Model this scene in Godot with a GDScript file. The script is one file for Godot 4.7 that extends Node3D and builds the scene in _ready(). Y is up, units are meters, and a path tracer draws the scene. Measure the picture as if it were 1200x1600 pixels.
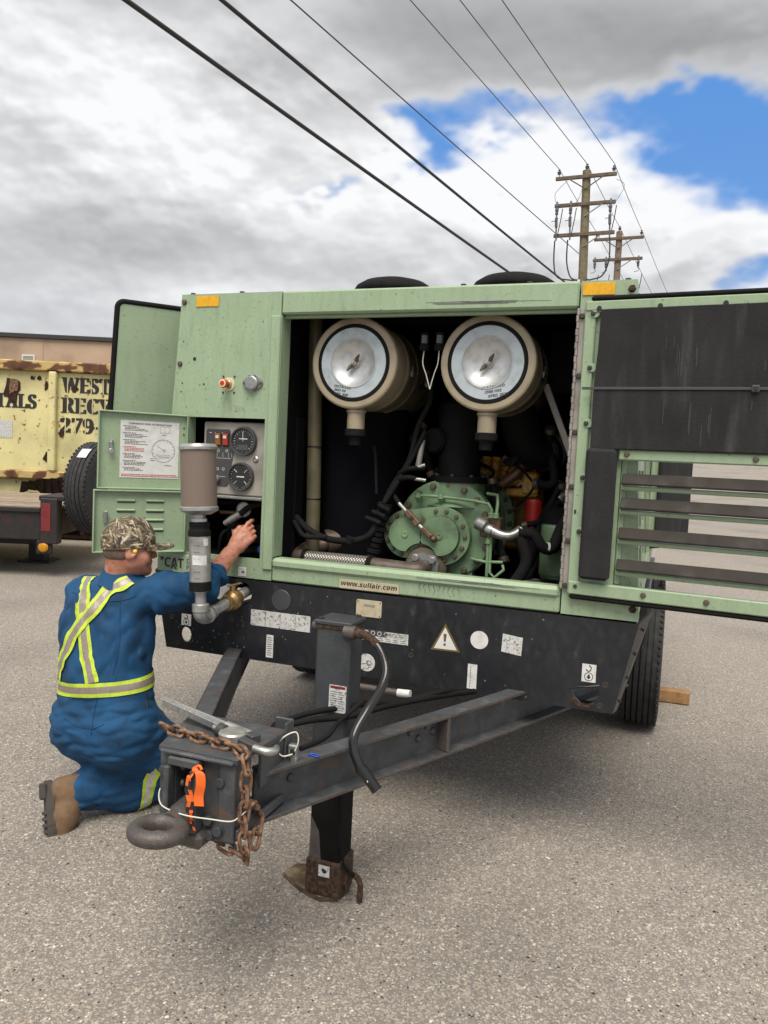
extends Node3D

# ---------------------------------------------------------------- mesh builder
class Surf:
	var v := PackedVector3Array()
	var n := PackedVector3Array()
	var u := PackedVector2Array()

class MB:
	var s := {}
	var xf := Transform3D()
	func sf(m) -> Surf:
		if not s.has(m):
			s[m] = Surf.new()
		return s[m]
	# corners counter-clockwise as seen from outside
	func tri(m, a: Vector3, b: Vector3, c: Vector3, na := Vector3.ZERO, nb := Vector3.ZERO, nc := Vector3.ZERO, ua := Vector2.ZERO, ub := Vector2.ZERO, uc := Vector2.ZERO) -> void:
		var f := sf(m)
		a = xf * a; b = xf * b; c = xf * c
		var g := (b - a).cross(c - a)
		if g.length_squared() < 1e-18:
			return
		g = g.normalized()
		var x := xf.basis
		if na != Vector3.ZERO:
			# a normal that disagrees with its face would shade black
			if (x * na).dot(g) < 0.05: na = Vector3.ZERO
			if (x * nb).dot(g) < 0.05: nb = Vector3.ZERO
			if (x * nc).dot(g) < 0.05: nc = Vector3.ZERO
		f.v.append(a); f.v.append(c); f.v.append(b)
		f.n.append(g if na == Vector3.ZERO else (x * na).normalized())
		f.n.append(g if nc == Vector3.ZERO else (x * nc).normalized())
		f.n.append(g if nb == Vector3.ZERO else (x * nb).normalized())
		f.u.append(ua); f.u.append(uc); f.u.append(ub)
	func quad(m, a: Vector3, b: Vector3, c: Vector3, d: Vector3) -> void:
		tri(m, a, b, c, Vector3.ZERO, Vector3.ZERO, Vector3.ZERO, Vector2(0, 1), Vector2(1, 1), Vector2(1, 0))
		tri(m, a, c, d, Vector3.ZERO, Vector3.ZERO, Vector3.ZERO, Vector2(0, 1), Vector2(1, 0), Vector2(0, 0))
	func box(m, c: Vector3, size: Vector3, bev := 0.004, b := Basis()) -> void:
		var h := size * 0.5
		var e: float = minf(bev, minf(h.x, minf(h.y, h.z)) * 0.9)
		var old := xf
		xf = xf * Transform3D(b, c)
		var ax := [Vector3.RIGHT, Vector3.UP, Vector3.BACK]
		for k in 3:
			var i := (k + 1) % 3
			var j := (k + 2) % 3
			for sg in [-1.0, 1.0]:
				var o: Vector3 = ax[k] * (h[k] * sg)
				var p: Vector3 = ax[i] * (h[i] - e)
				var q: Vector3 = ax[j] * (h[j] - e)
				if sg > 0:
					quad(m, o - p - q, o + p - q, o + p + q, o - p + q)
				else:
					quad(m, o - p - q, o - p + q, o + p + q, o + p - q)
		if e > 0.0:
			for k in 3:
				var i := (k + 1) % 3
				var j := (k + 2) % 3
				for a in [-1.0, 1.0]:
					for d in [-1.0, 1.0]:
						var w: Vector3 = ax[k] * (h[k] - e)
						var p1: Vector3 = ax[i] * (h[i] * a) + ax[j] * ((h[j] - e) * d)
						var p2: Vector3 = ax[i] * ((h[i] - e) * a) + ax[j] * (h[j] * d)
						if a * d > 0:
							quad(m, p1 - w, p2 - w, p2 + w, p1 + w)
						else:
							quad(m, p1 - w, p1 + w, p2 + w, p2 - w)
			for a in [-1.0, 1.0]:
				for d in [-1.0, 1.0]:
					for g in [-1.0, 1.0]:
						var x := Vector3(h.x * a, (h.y - e) * d, (h.z - e) * g)
						var y := Vector3((h.x - e) * a, h.y * d, (h.z - e) * g)
						var z := Vector3((h.x - e) * a, (h.y - e) * d, h.z * g)
						if a * d * g > 0:
							tri(m, x, y, z)
						else:
							tri(m, x, z, y)
		xf = old
	# box from two opposite corners
	func bx(m, a: Vector3, b: Vector3, bev := 0.004) -> void:
		box(m, (a + b) * 0.5, (b - a).abs(), bev)
	# a bar of rectangular section between two points (w across, h along up)
	func bar(m, a: Vector3, b: Vector3, w: float, h: float, bev := 0.003, up := Vector3.UP) -> void:
		var z := (b - a).normalized()
		var x := up.cross(z).normalized()
		box(m, (a + b) * 0.5, Vector3(w, h, a.distance_to(b)), bev, Basis(x, z.cross(x), z))
	func tube(m, pts: Array, r, seg := 10, caps := true, closed := false) -> void:
		var n := pts.size()
		var t0: Vector3 = (pts[1] - pts[0]).normalized()
		var x := t0.cross(Vector3.UP if absf(t0.y) < 0.9 else Vector3.RIGHT).normalized()
		var rings := []
		var tl := 0.0
		for i in n:
			var t: Vector3
			if closed:
				t = (pts[(i + 1) % n] - pts[(i + n - 1) % n]).normalized()
			else:
				t = (pts[mini(i + 1, n - 1)] - pts[maxi(i - 1, 0)]).normalized()
			x = (x - t * x.dot(t)).normalized()
			var y := t.cross(x)
			var rr: float = r if not r is Array else r[i]
			if i > 0:
				tl += pts[i].distance_to(pts[i - 1])
			var ring := []
			for k in seg + 1:
				var a := TAU * k / seg
				var d := x * cos(a) + y * sin(a)
				ring.append([pts[i] + d * rr, d, Vector2(float(k) / seg, tl)])
			rings.append(ring)
		for i in (n if closed else n - 1):
			var A: Array = rings[i]
			var B: Array = rings[(i + 1) % n]
			for k in seg:
				var p = A[k]; var q = A[k + 1]; var w = B[k + 1]; var z = B[k]
				tri(m, p[0], q[0], w[0], p[1], q[1], w[1], p[2], q[2], w[2])
				tri(m, p[0], w[0], z[0], p[1], w[1], z[1], p[2], w[2], z[2])
		if caps and not closed:
			for e in 2:
				var A: Array = rings[0 if e == 0 else n - 1]
				var c: Vector3 = pts[0 if e == 0 else n - 1]
				for k in seg:
					if e == 0:
						tri(m, c, A[k + 1][0], A[k][0])
					else:
						tri(m, c, A[k][0], A[k + 1][0])
	func rod(m, a: Vector3, b: Vector3, r: float, seg := 12) -> void:
		tube(m, [a, b], r, seg)
	# profile of (radius, height) turned about axis from origin o; faces are smooth round, sharp along
	func lathe(m, prof: Array, o: Vector3, axis: Vector3, seg := 28, smooth := false) -> void:
		var z := axis.normalized()
		var x := z.cross(Vector3.UP if absf(z.y) < 0.9 else Vector3.RIGHT).normalized()
		var y := z.cross(x)
		var ns := []
		for i in prof.size() - 1:
			var d: Vector2 = prof[i + 1] - prof[i]
			ns.append(Vector2(d.y, -d.x).normalized())
		for i in prof.size() - 1:
			var p: Vector2 = prof[i]; var q: Vector2 = prof[i + 1]
			if p.distance_to(q) < 1e-6:
				continue
			var n0: Vector2 = ns[i]; var n1: Vector2 = ns[i]
			if smooth:
				if i > 0: n0 = (ns[i] + ns[i - 1]).normalized()
				if i < ns.size() - 1: n1 = (ns[i] + ns[i + 1]).normalized()
			for k in seg:
				var a := TAU * k / seg; var b := TAU * (k + 1) / seg
				var da := x * cos(a) + y * sin(a); var db := x * cos(b) + y * sin(b)
				var A := o + da * p.x + z * p.y; var B := o + db * p.x + z * p.y
				var C := o + db * q.x + z * q.y; var D := o + da * q.x + z * q.y
				var ta := Vector2(float(k) / seg, p.y); var tb := Vector2(float(k + 1) / seg, p.y)
				var tc := Vector2(float(k + 1) / seg, q.y); var td := Vector2(float(k) / seg, q.y)
				tri(m, A, B, C, da * n0.x + z * n0.y, db * n0.x + z * n0.y, db * n1.x + z * n1.y, ta, tb, tc)
				tri(m, A, C, D, da * n0.x + z * n0.y, db * n1.x + z * n1.y, da * n1.x + z * n1.y, ta, tc, td)
	func disc(m, o: Vector3, axis: Vector3, r: float, h: float, seg := 24, b := 0.002) -> void:
		lathe(m, [Vector2(0, 0), Vector2(r, 0), Vector2(r, h - b), Vector2(r - b, h), Vector2(0, h)], o, axis, seg)
	func bolt(m, o: Vector3, axis: Vector3, r := 0.011, h := 0.008) -> void:
		lathe(m, [Vector2(r * 1.25, 0), Vector2(r * 1.25, h * 0.25), Vector2(r, h * 0.26), Vector2(r, h * 0.9), Vector2(r * 0.85, h), Vector2(0, h)], o, axis, 6)
	func ball(m, c: Vector3, r: Vector3, seg := 16, b := Basis()) -> void:
		var rows := seg / 2
		for i in rows:
			for k in seg:
				var P := []
				for e in [[i, k], [i, k + 1], [i + 1, k + 1], [i + 1, k]]:
					var th: float = PI * e[0] / rows; var ph: float = TAU * e[1] / seg
					var d := Vector3(sin(th) * cos(ph), cos(th), sin(th) * sin(ph))
					P.append([c + b * (d * r), b * (d / r).normalized()])
				tri(m, P[0][0], P[1][0], P[2][0], P[0][1], P[1][1], P[2][1])
				tri(m, P[0][0], P[2][0], P[3][0], P[0][1], P[2][1], P[3][1])
	# outline (counter-clockwise in local xy, seen from +z) with holes, pushed from z0 to z1
	func plate(m, outer: PackedVector2Array, holes: Array, z0: float, z1: float, bev := 0.0) -> void:
		var poly := outer.duplicate()
		if Geometry2D.is_polygon_clockwise(poly):
			poly.reverse()
		var rims := [poly.duplicate()]
		var merged := poly
		for h in holes:
			var q: PackedVector2Array = h.duplicate()
			if not Geometry2D.is_polygon_clockwise(q):
				q.reverse()
			rims.append(q.duplicate())
			var best := 1e9; var bi := 0; var bj := 0
			for i in merged.size():
				for j in q.size():
					var d := merged[i].distance_squared_to(q[j])
					if d < best:
						best = d; bi = i; bj = j
			var out := PackedVector2Array()
			for i in bi + 1: out.append(merged[i])
			for j in q.size() + 1: out.append(q[(bj + j) % q.size()])
			for i in range(bi, merged.size()): out.append(merged[i])
			merged = out
		var idx := Geometry2D.triangulate_polygon(merged)
		for i in range(0, idx.size(), 3):
			var a := merged[idx[i]]; var b := merged[idx[i + 1]]; var c := merged[idx[i + 2]]
			if (b - a).cross(c - a) < 0:
				var t := b; b = c; c = t
			tri(m, Vector3(a.x, a.y, z1), Vector3(b.x, b.y, z1), Vector3(c.x, c.y, z1))
			tri(m, Vector3(a.x, a.y, z0), Vector3(c.x, c.y, z0), Vector3(b.x, b.y, z0))
		for r in rims:
			for i in r.size():
				var a: Vector2 = r[i]; var b: Vector2 = r[(i + 1) % r.size()]
				quad(m, Vector3(a.x, a.y, z0), Vector3(b.x, b.y, z0), Vector3(b.x, b.y, z1), Vector3(a.x, a.y, z1))
	# a face whose texture runs once across it, lying in local xy
	func decal(m, x0: float, y0: float, x1: float, y1: float, z: float) -> void:
		quad(m, Vector3(x0, y0, z), Vector3(x1, y0, z), Vector3(x1, y1, z), Vector3(x0, y1, z))
	# lettering: baseline-left at local origin, capital height h, fitted to width w if given
	func text(m, str: String, at: Vector3, h: float, w := 0.0, font := "Droid Sans", bold := true, depth := 0.0008, right := Vector3.RIGHT, up := Vector3.UP, slant := 0.0, embolden := 0.0) -> void:
		var f := SystemFont.new()
		f.font_names = PackedStringArray([font])
		f.font_weight = 700 if bold else 400
		var t := TextMesh.new()
		var fv := FontVariation.new()
		fv.base_font = f
		fv.variation_embolden = embolden
		t.font = fv; t.text = str; t.font_size = 64; t.pixel_size = 0.01; t.depth = 0.02; t.curve_step = 2.0
		var ar := t.get_mesh_arrays()
		var vs: PackedVector3Array = ar[Mesh.ARRAY_VERTEX]
		var ix = ar[Mesh.ARRAY_INDEX]
		if vs.is_empty(): return
		var lo := vs[0]; var hi := vs[0]
		for p in vs:
			lo = lo.min(p); hi = hi.max(p)
		var ky := h / maxf(0.001, hi.y - lo.y)
		var kx := ky if w <= 0.0 else w / (hi.x - lo.x)
		var kz := depth / 0.02
		var out := right.cross(up)
		var P := PackedVector3Array()
		for p in vs:
			var lx := (p.x - lo.x) * kx + slant * (p.y - lo.y) * ky
			P.append(at + right * lx + up * ((p.y - lo.y) * ky) + out * ((p.z - lo.z) * kz))
		if ix == null or ix.is_empty():
			ix = PackedInt32Array(range(vs.size()))
		for i in range(0, ix.size(), 3):
			tri(m, P[ix[i]], P[ix[i + 2]], P[ix[i + 1]])
	func mesh(off := Vector3.ZERO) -> ArrayMesh:
		var am := ArrayMesh.new()
		for m in s:
			var f: Surf = s[m]
			if f.v.is_empty(): continue
			var v := f.v
			if off != Vector3.ZERO:
				for i in v.size(): v[i] -= off
			var ar := []
			ar.resize(Mesh.ARRAY_MAX)
			ar[Mesh.ARRAY_VERTEX] = v
			ar[Mesh.ARRAY_NORMAL] = f.n
			ar[Mesh.ARRAY_TEX_UV] = f.u
			am.add_surface_from_arrays(Mesh.PRIMITIVE_TRIANGLES, ar)
			am.surface_set_material(am.get_surface_count() - 1, m)
		return am

# ---------------------------------------------------------------- distance field -> skin (surface nets)
class Field:
	var o: Vector3
	var h: float
	var nx: int
	var ny: int
	var nz: int
	var d := PackedFloat32Array()
	func _init(lo: Vector3, hi: Vector3, cell: float):
		o = lo; h = cell
		nx = int((hi.x - lo.x) / h) + 2; ny = int((hi.y - lo.y) / h) + 2; nz = int((hi.z - lo.z) / h) + 2
		d.resize(nx * ny * nz); d.fill(1.0)
	func span(lo: Vector3, hi: Vector3) -> Array:
		var a := ((lo - o) / h).floor(); var b := ((hi - o) / h).ceil()
		return [maxi(0, int(a.x)), maxi(0, int(a.y)), maxi(0, int(a.z)), mini(nx - 1, int(b.x)), mini(ny - 1, int(b.y)), mini(nz - 1, int(b.z))]
	func join(i: int, e: float, k: float) -> void:
		var c := d[i]
		var t := maxf(k - absf(c - e), 0.0) / k
		d[i] = minf(c, e) - t * t * k * 0.25
	func cap(a: Vector3, b: Vector3, ra: float, rb: float, k := 0.03) -> void:
		var R := maxf(ra, rb) + k + 2.0 * h
		var q := span(a.min(b) - Vector3.ONE * R, a.max(b) + Vector3.ONE * R)
		var ab := b - a
		var l2 := maxf(ab.length_squared(), 1e-9)
		for z in range(q[2], q[5] + 1):
			for y in range(q[1], q[4] + 1):
				var i: int = (z * ny + y) * nx + q[0]
				var p := o + Vector3(q[0], y, z) * h - a
				for x in range(q[0], q[3] + 1):
					var t := clampf(p.dot(ab) / l2, 0.0, 1.0)
					var e := (p - ab * t).length() - lerpf(ra, rb, t)
					var c := d[i]
					if e < c + k:
						var w := maxf(k - absf(c - e), 0.0) / k
						d[i] = minf(c, e) - w * w * k * 0.25
					i += 1
					p.x += h
	func chain(pts: Array, rs: Array, k := 0.03) -> void:
		for i in pts.size() - 1:
			cap(pts[i], pts[i + 1], rs[i], rs[i + 1], k)
	func elli(c: Vector3, r: Vector3, b := Basis(), k := 0.03, sign := 1.0) -> void:
		var R := maxf(r.x, maxf(r.y, r.z)) + k + 2.0 * h
		var q := span(c - Vector3.ONE * R, c + Vector3.ONE * R)
		var bt := b.transposed()
		var rm := minf(r.x, minf(r.y, r.z))
		for z in range(q[2], q[5] + 1):
			for y in range(q[1], q[4] + 1):
				var i: int = (z * ny + y) * nx + q[0]
				for x in range(q[0], q[3] + 1):
					var p := bt * (o + Vector3(x, y, z) * h - c)
					var s := p / r
					var l := s.length()
					var e := (l - 1.0) * rm if l < 0.5 else l * (l - 1.0) / maxf((s / r).length(), 1e-6)
					if sign > 0:
						join(i, e, k)
					else:
						var c0 := -d[i]
						var t := maxf(k - absf(c0 - e), 0.0) / k
						d[i] = -(minf(c0, e) - t * t * k * 0.25)
					i += 1
	func at(p: Vector3) -> float:
		var g := (p - o) / h
		var x := clampi(int(g.x), 0, nx - 2); var y := clampi(int(g.y), 0, ny - 2); var z := clampi(int(g.z), 0, nz - 2)
		var f := g - Vector3(x, y, z)
		var i := (z * ny + y) * nx + x
		var j := i + nx * ny
		var a := lerpf(lerpf(d[i], d[i + 1], f.x), lerpf(d[i + nx], d[i + nx + 1], f.x), f.y)
		var b := lerpf(lerpf(d[j], d[j + 1], f.x), lerpf(d[j + nx], d[j + nx + 1], f.x), f.y)
		return lerpf(a, b, f.z)
	func grad(p: Vector3) -> Vector3:
		var e := h * 0.8
		var g := Vector3(at(p + Vector3(e, 0, 0)) - at(p - Vector3(e, 0, 0)), at(p + Vector3(0, e, 0)) - at(p - Vector3(0, e, 0)), at(p + Vector3(0, 0, e)) - at(p - Vector3(0, 0, e)))
		return g.normalized() if g.length_squared() > 1e-16 else Vector3.UP
	# first surface point from p along dir
	func hit(p: Vector3, dir: Vector3, far := 1.0) -> Vector3:
		var t := 0.0
		while t < far:
			var e := at(p + dir * t)
			if e < 0.0005:
				break
			t += clampf(e * 0.6, 0.0008, 0.03)
		return p + dir * t
	func roughen(noise: FastNoiseLite, amp: float, stretch := Vector3.ONE, lo := Vector3(-99, -99, -99), hi := Vector3(99, 99, 99)) -> void:
		for z in nz:
			for y in ny:
				var i := (z * ny + y) * nx
				for x in nx:
					if absf(d[i]) < 0.05:
						var p := o + Vector3(x, y, z) * h
						if p.x > lo.x and p.y > lo.y and p.z > lo.z and p.x < hi.x and p.y < hi.y and p.z < hi.z:
							var w := smoothstep(lo.y, lo.y + 0.07, p.y) * smoothstep(hi.y, hi.y - 0.07, p.y)
							d[i] += amp * w * noise.get_noise_3dv(p * stretch)
					i += 1
	func skin(mb: MB, m) -> void:
		var vid := {}
		var pos := []
		var nor := []
		var sx := 1; var sy := nx; var sz := nx * ny
		var offs := [0, sx, sy, sx + sy, sz, sx + sz, sy + sz, sx + sy + sz]
		var E := [[0, 1], [2, 3], [4, 5], [6, 7], [0, 2], [1, 3], [4, 6], [5, 7], [0, 4], [1, 5], [2, 6], [3, 7]]
		var C := [Vector3(0, 0, 0), Vector3(1, 0, 0), Vector3(0, 1, 0), Vector3(1, 1, 0), Vector3(0, 0, 1), Vector3(1, 0, 1), Vector3(0, 1, 1), Vector3(1, 1, 1)]
		var lim := h * 5.0
		for z in nz - 1:
			for y in ny - 1:
				var i := (z * ny + y) * nx
				for x in nx - 1:
					if absf(d[i]) < lim:
						var neg := 0
						for k in 8:
							if d[i + offs[k]] < 0.0: neg += 1
						if neg > 0 and neg < 8:
							var p := Vector3.ZERO; var n := 0
							for e in E:
								var a := d[i + offs[e[0]]]; var b := d[i + offs[e[1]]]
								if (a < 0.0) != (b < 0.0):
									p += C[e[0]].lerp(C[e[1]], a / (a - b)); n += 1
							var w := o + (Vector3(x, y, z) + p / n) * h
							vid[i] = pos.size()
							pos.append(w)
							nor.append(grad(w))
					i += 1
		for i in vid:
			for ax in 3:
				var s: int = [sx, sy, sz][ax]
				var u: int = [sy, sz, sx][ax]
				var w: int = [sz, sx, sy][ax]
				if i + s >= d.size(): continue
				var a := d[i]; var b := d[i + s]
				if (a < 0.0) == (b < 0.0): continue
				if not (vid.has(i - u) and vid.has(i - w) and vid.has(i - u - w)): continue
				var q := [vid[i - u - w], vid[i - w], vid[i], vid[i - u]]
				if a >= 0.0: q.reverse()
				mb.tri(m, pos[q[0]], pos[q[1]], pos[q[2]], nor[q[0]], nor[q[1]], nor[q[2]])
				mb.tri(m, pos[q[0]], pos[q[2]], pos[q[3]], nor[q[0]], nor[q[2]], nor[q[3]])

# ---------------------------------------------------------------- nodes
var used := {}
var org := {}

func numbered(called: String, parent: Node) -> String:
	var key := str(parent.get_instance_id()) + called
	var n: int = used.get(key, 0)
	used[key] = n + 1
	return called if n == 0 else "%s_%03d" % [called, n]

func tag(o: Node, label := "", category := "", group := "", kind := "") -> Node:
	if label: o.set_meta("label", label)
	if category: o.set_meta("category", category)
	if group: o.set_meta("group", group)
	if kind: o.set_meta("kind", kind)
	return o

func thing(called: String, at: Vector3, label: String, category: String, group := "") -> Node3D:
	var o := Node3D.new()
	o.name = numbered(called, self)
	add_child(o, true)
	o.position = at
	org[o] = at
	tag(o, label, category, group)
	return o

# commits a builder whose points are in the world; parent is a thing or a part
func put(mb: MB, called: String, parent: Node = self, label := "") -> MeshInstance3D:
	var off: Vector3 = org.get(parent, Vector3.ZERO)
	var o := MeshInstance3D.new()
	o.name = numbered(called, parent)
	o.mesh = mb.mesh(off)
	parent.add_child(o, true)
	org[o] = off
	if label: o.set_meta("label", label)
	return o

func copy_mesh(src: MeshInstance3D, called: String, parent: Node, t: Transform3D) -> MeshInstance3D:
	var o := MeshInstance3D.new()
	o.name = numbered(called, parent)
	o.mesh = src.mesh
	o.transform = t
	parent.add_child(o, true)
	org[o] = org.get(parent, Vector3.ZERO)
	return o

func rnd(r: RandomNumberGenerator, a: float, b: float) -> float:
	return r.randf_range(a, b)

# smooth curve through points
func spline(p: Array, n := 6) -> Array:
	var out := []
	for i in p.size() - 1:
		var a: Vector3 = p[maxi(i - 1, 0)]; var b: Vector3 = p[i]; var c: Vector3 = p[i + 1]; var d: Vector3 = p[mini(i + 2, p.size() - 1)]
		for k in n:
			out.append(b.cubic_interpolate(c, a, d, float(k) / n))
	out.append(p[p.size() - 1])
	return out

func circle2(c: Vector2, rx: float, ry: float, n := 20, jag := 0.0, rg: RandomNumberGenerator = null) -> PackedVector2Array:
	var o := PackedVector2Array()
	for i in n:
		var a := TAU * i / n
		var k := 1.0 + (rg.randf_range(-jag, jag) if rg else 0.0)
		o.append(c + Vector2(cos(a) * rx, sin(a) * ry) * k)
	return o

func rect2(x0: float, y0: float, x1: float, y1: float) -> PackedVector2Array:
	return PackedVector2Array([Vector2(x0, y0), Vector2(x1, y0), Vector2(x1, y1), Vector2(x0, y1)])

func rounded2(x0: float, y0: float, x1: float, y1: float, r: float, n := 5) -> PackedVector2Array:
	var o := PackedVector2Array()
	for q in [[x1 - r, y0 + r, -PI / 2], [x1 - r, y1 - r, 0.0], [x0 + r, y1 - r, PI / 2], [x0 + r, y0 + r, PI]]:
		for i in n + 1:
			var a: float = q[2] + PI / 2 * i / n
			o.append(Vector2(q[0] + cos(a) * r, q[1] + sin(a) * r))
	return o

# ---------------------------------------------------------------- materials
var M := {}
var ntex := {}

func noise(seed_: int, freq: float, oct := 4, type := FastNoiseLite.TYPE_SIMPLEX_SMOOTH) -> FastNoiseLite:
	var f := FastNoiseLite.new()
	f.noise_type = type
	f.seed = seed_
	f.frequency = freq
	f.fractal_type = FastNoiseLite.FRACTAL_FBM if oct > 1 else FastNoiseLite.FRACTAL_NONE
	f.fractal_octaves = oct
	return f

# stops: [offset, Color] pairs; colours are sRGB
func ntx(key: String, seed_: int, freq: float, oct: int, stops: Array, size := 512, normal := false, type := FastNoiseLite.TYPE_SIMPLEX_SMOOTH) -> NoiseTexture2D:
	if ntex.has(key): return ntex[key]
	var t := NoiseTexture2D.new()
	t.width = size; t.height = size
	t.seamless = true
	t.seamless_blend_skirt = 0.15
	t.noise = noise(seed_, freq, oct, type)
	if normal:
		t.as_normal_map = true
		t.bump_strength = 4.0
	elif stops.size():
		var g := Gradient.new()
		var o := PackedFloat32Array(); var c := PackedColorArray()
		for s in stops:
			o.append(s[0]); c.append(s[1])
		g.offsets = o; g.colors = c
		t.color_ramp = g
	ntex[key] = t
	return t

func gray(v: float, a := 1.0) -> Color:
	return Color(v, v, v, a)

func lin(r: float, g: float, b: float) -> Color:
	return Color(r, g, b).linear_to_srgb()

func mat(called: String, col: Color, rough := 0.6, metal := 0.0, tex: Texture2D = null, scale := 1.0, dirt: Texture2D = null, bump: Texture2D = null, bump_cm := 0.1) -> StandardMaterial3D:
	var m := StandardMaterial3D.new()
	m.resource_name = called
	m.albedo_color = col
	m.roughness = rough
	m.metallic = metal
	if tex or dirt or bump:
		m.uv1_triplanar = true
		m.uv1_world_triplanar = true
		m.uv1_triplanar_sharpness = 6.0
		m.uv1_scale = Vector3.ONE * scale
	if tex: m.albedo_texture = tex
	if dirt:
		m.detail_enabled = true
		m.detail_albedo = dirt
		m.detail_blend_mode = BaseMaterial3D.BLEND_MODE_MIX
	if bump:
		m.heightmap_enabled = true
		m.heightmap_texture = bump
		m.heightmap_scale = bump_cm
	M[called] = m
	return m

func streaks(m: StandardMaterial3D, t: Texture2D, scale: Vector3) -> void:
	m.detail_enabled = true
	m.detail_albedo = t
	m.detail_blend_mode = BaseMaterial3D.BLEND_MODE_MIX
	m.detail_uv_layer = BaseMaterial3D.DETAIL_UV_2
	m.uv2_triplanar = true
	m.uv2_world_triplanar = true
	m.uv2_triplanar_sharpness = 6.0
	m.uv2_scale = scale

func make_materials() -> void:
	var mott := ntx("mottle", 3, 0.012, 5, [[0.0, gray(0.84)], [0.45, gray(0.95)], [1.0, gray(1.0)]])
	var soft := ntx("soft", 8, 0.006, 5, [[0.0, gray(0.78)], [0.5, gray(0.93)], [1.0, gray(1.0)]])
	var grit := ntx("grit", 11, 0.08, 3, [], 512)
	var dust := ntx("dust", 31, 0.004, 7, [[0.0, Color(0.3, 0.3, 0.31, 0.0)], [0.4, Color(0.4, 0.4, 0.41, 0.01)], [0.6, Color(0.45, 0.45, 0.45, 0.04)], [0.85, Color(0.5, 0.5, 0.5, 0.09)], [1.0, Color(0.55, 0.54, 0.53, 0.15)]], 1024)
	var chips := ntx("chips", 44, 0.045, 4, [[0.0, Color(0.6, 0.57, 0.53, 0.6)], [0.12, Color(0.5, 0.48, 0.45, 0.4)], [0.16, Color(0.4, 0.4, 0.4, 0.05)], [0.5, Color(0.3, 0.3, 0.3, 0.0)], [0.75, Color(0.45, 0.44, 0.43, 0.07)], [1.0, Color(0.5, 0.48, 0.46, 0.15)]], 1024)
	var rust := ntx("rust", 51, 0.02, 6, [[0.0, Color(0.2, 0.14, 0.11)], [0.35, Color(0.36, 0.26, 0.2)], [0.6, Color(0.48, 0.38, 0.3)], [1.0, Color(0.62, 0.55, 0.48)]])
	var rustpatch := ntx("rustpatch", 53, 0.005, 7, [[0.0, Color(0.36, 0.25, 0.18, 0.7)], [0.2, Color(0.38, 0.29, 0.22, 0.4)], [0.32, Color(0.4, 0.35, 0.3, 0.03)], [0.6, Color(0.5, 0.5, 0.5, 0.04)], [0.95, Color(0.58, 0.57, 0.56, 0.22)]], 1024)
	var binrust := ntx("binrust", 57, 0.02, 6, [[0.0, Color(0.2, 0.11, 0.06, 1.0)], [0.15, Color(0.34, 0.2, 0.1, 0.95)], [0.21, Color(0.6, 0.42, 0.2, 0.5)], [0.3, Color(0.8, 0.65, 0.3, 0.0)], [1.0, Color(0.9, 0.8, 0.5, 0.0)]], 1024)
	var grime := ntx("grime", 61, 0.01, 6, [[0.0, Color(0.1, 0.09, 0.06, 0.6)], [0.3, Color(0.14, 0.12, 0.08, 0.3)], [0.55, Color(0.2, 0.17, 0.1, 0.05)], [1.0, Color(0.3, 0.3, 0.2, 0.0)]], 512)
	var specks := ntx("specks", 21, 0.05, 3, [[0.0, Color(0.36, 0.31, 0.25)], [0.13, Color(0.5, 0.45, 0.38)], [0.165, gray(0.96)], [0.75, gray(1.0)], [1.0, gray(0.95)]], 1024)
	var gm := mat("green", lin(0.288, 0.388, 0.252), 0.4, 0.0, specks, 0.9, null, ntx("dents", 19, 0.006, 3, [], 256), 0.5)
	streaks(gm, ntx("runs", 23, 0.012, 6, [[0.0, Color(0.3, 0.27, 0.2, 0.26)], [0.25, Color(0.36, 0.34, 0.26, 0.08)], [0.45, Color(0.4, 0.4, 0.35, 0.02)], [0.7, Color(0.75, 0.78, 0.7, 0.03)], [1.0, Color(0.8, 0.82, 0.76, 0.12)]], 1024), Vector3(1.6, 0.28, 1.6))
	mat("green_in", lin(0.215, 0.34, 0.2), 0.5, 0.0, mott, 0.7)
	mat("green_cast", lin(0.19, 0.31, 0.175), 0.45, 0.0, soft, 1.2, grime, grit, 0.04)
	var bp := mat("black_panel", lin(0.013, 0.0145, 0.019), 0.38, 0.0, soft, 1.3)
	var smear := ntx("smear", 25, 0.01, 7, [[0.0, Color(0.4, 0.39, 0.37, 0.22)], [0.25, Color(0.4, 0.4, 0.4, 0.06)], [0.5, Color(0.4, 0.4, 0.4, 0.0)], [0.8, Color(0.5, 0.5, 0.5, 0.05)], [1.0, Color(0.6, 0.59, 0.57, 0.22)]], 1024)
	streaks(bp, smear, Vector3(1.1, 0.6, 1.1))
	mat("black_steel", lin(0.048, 0.054, 0.061), 0.5, 0.0, soft, 1.6, chips, grit, 0.03)
	mat("worn_steel", lin(0.057, 0.064, 0.073), 0.55, 0.0, soft, 2.0, rustpatch, grit, 0.05)
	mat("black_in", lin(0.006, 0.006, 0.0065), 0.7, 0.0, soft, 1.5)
	mat("tank", lin(0.003, 0.0035, 0.006), 0.85, 0.0, soft, 1.5)
	var fm := mat("foam", lin(0.017, 0.017, 0.019), 0.95, 0.0, soft, 1.2, null, grit, 0.08)
	streaks(fm, ntx("foamdust", 27, 0.01, 7, [[0.0, Color(0.4, 0.39, 0.38, 0.1)], [0.3, Color(0.4, 0.4, 0.4, 0.02)], [0.6, Color(0.4, 0.4, 0.4, 0.0)], [1.0, Color(0.55, 0.54, 0.53, 0.13)]], 512), Vector3(1.8, 0.3, 1.8))
	mat("foam_streak", lin(0.05, 0.05, 0.052), 0.95)
	mat("slat", lin(0.034, 0.028, 0.023), 0.85, 0.0, soft, 2.0, dust)
	mat("rubber", lin(0.013, 0.013, 0.014), 0.8, 0.0, soft, 3.0)
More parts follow.
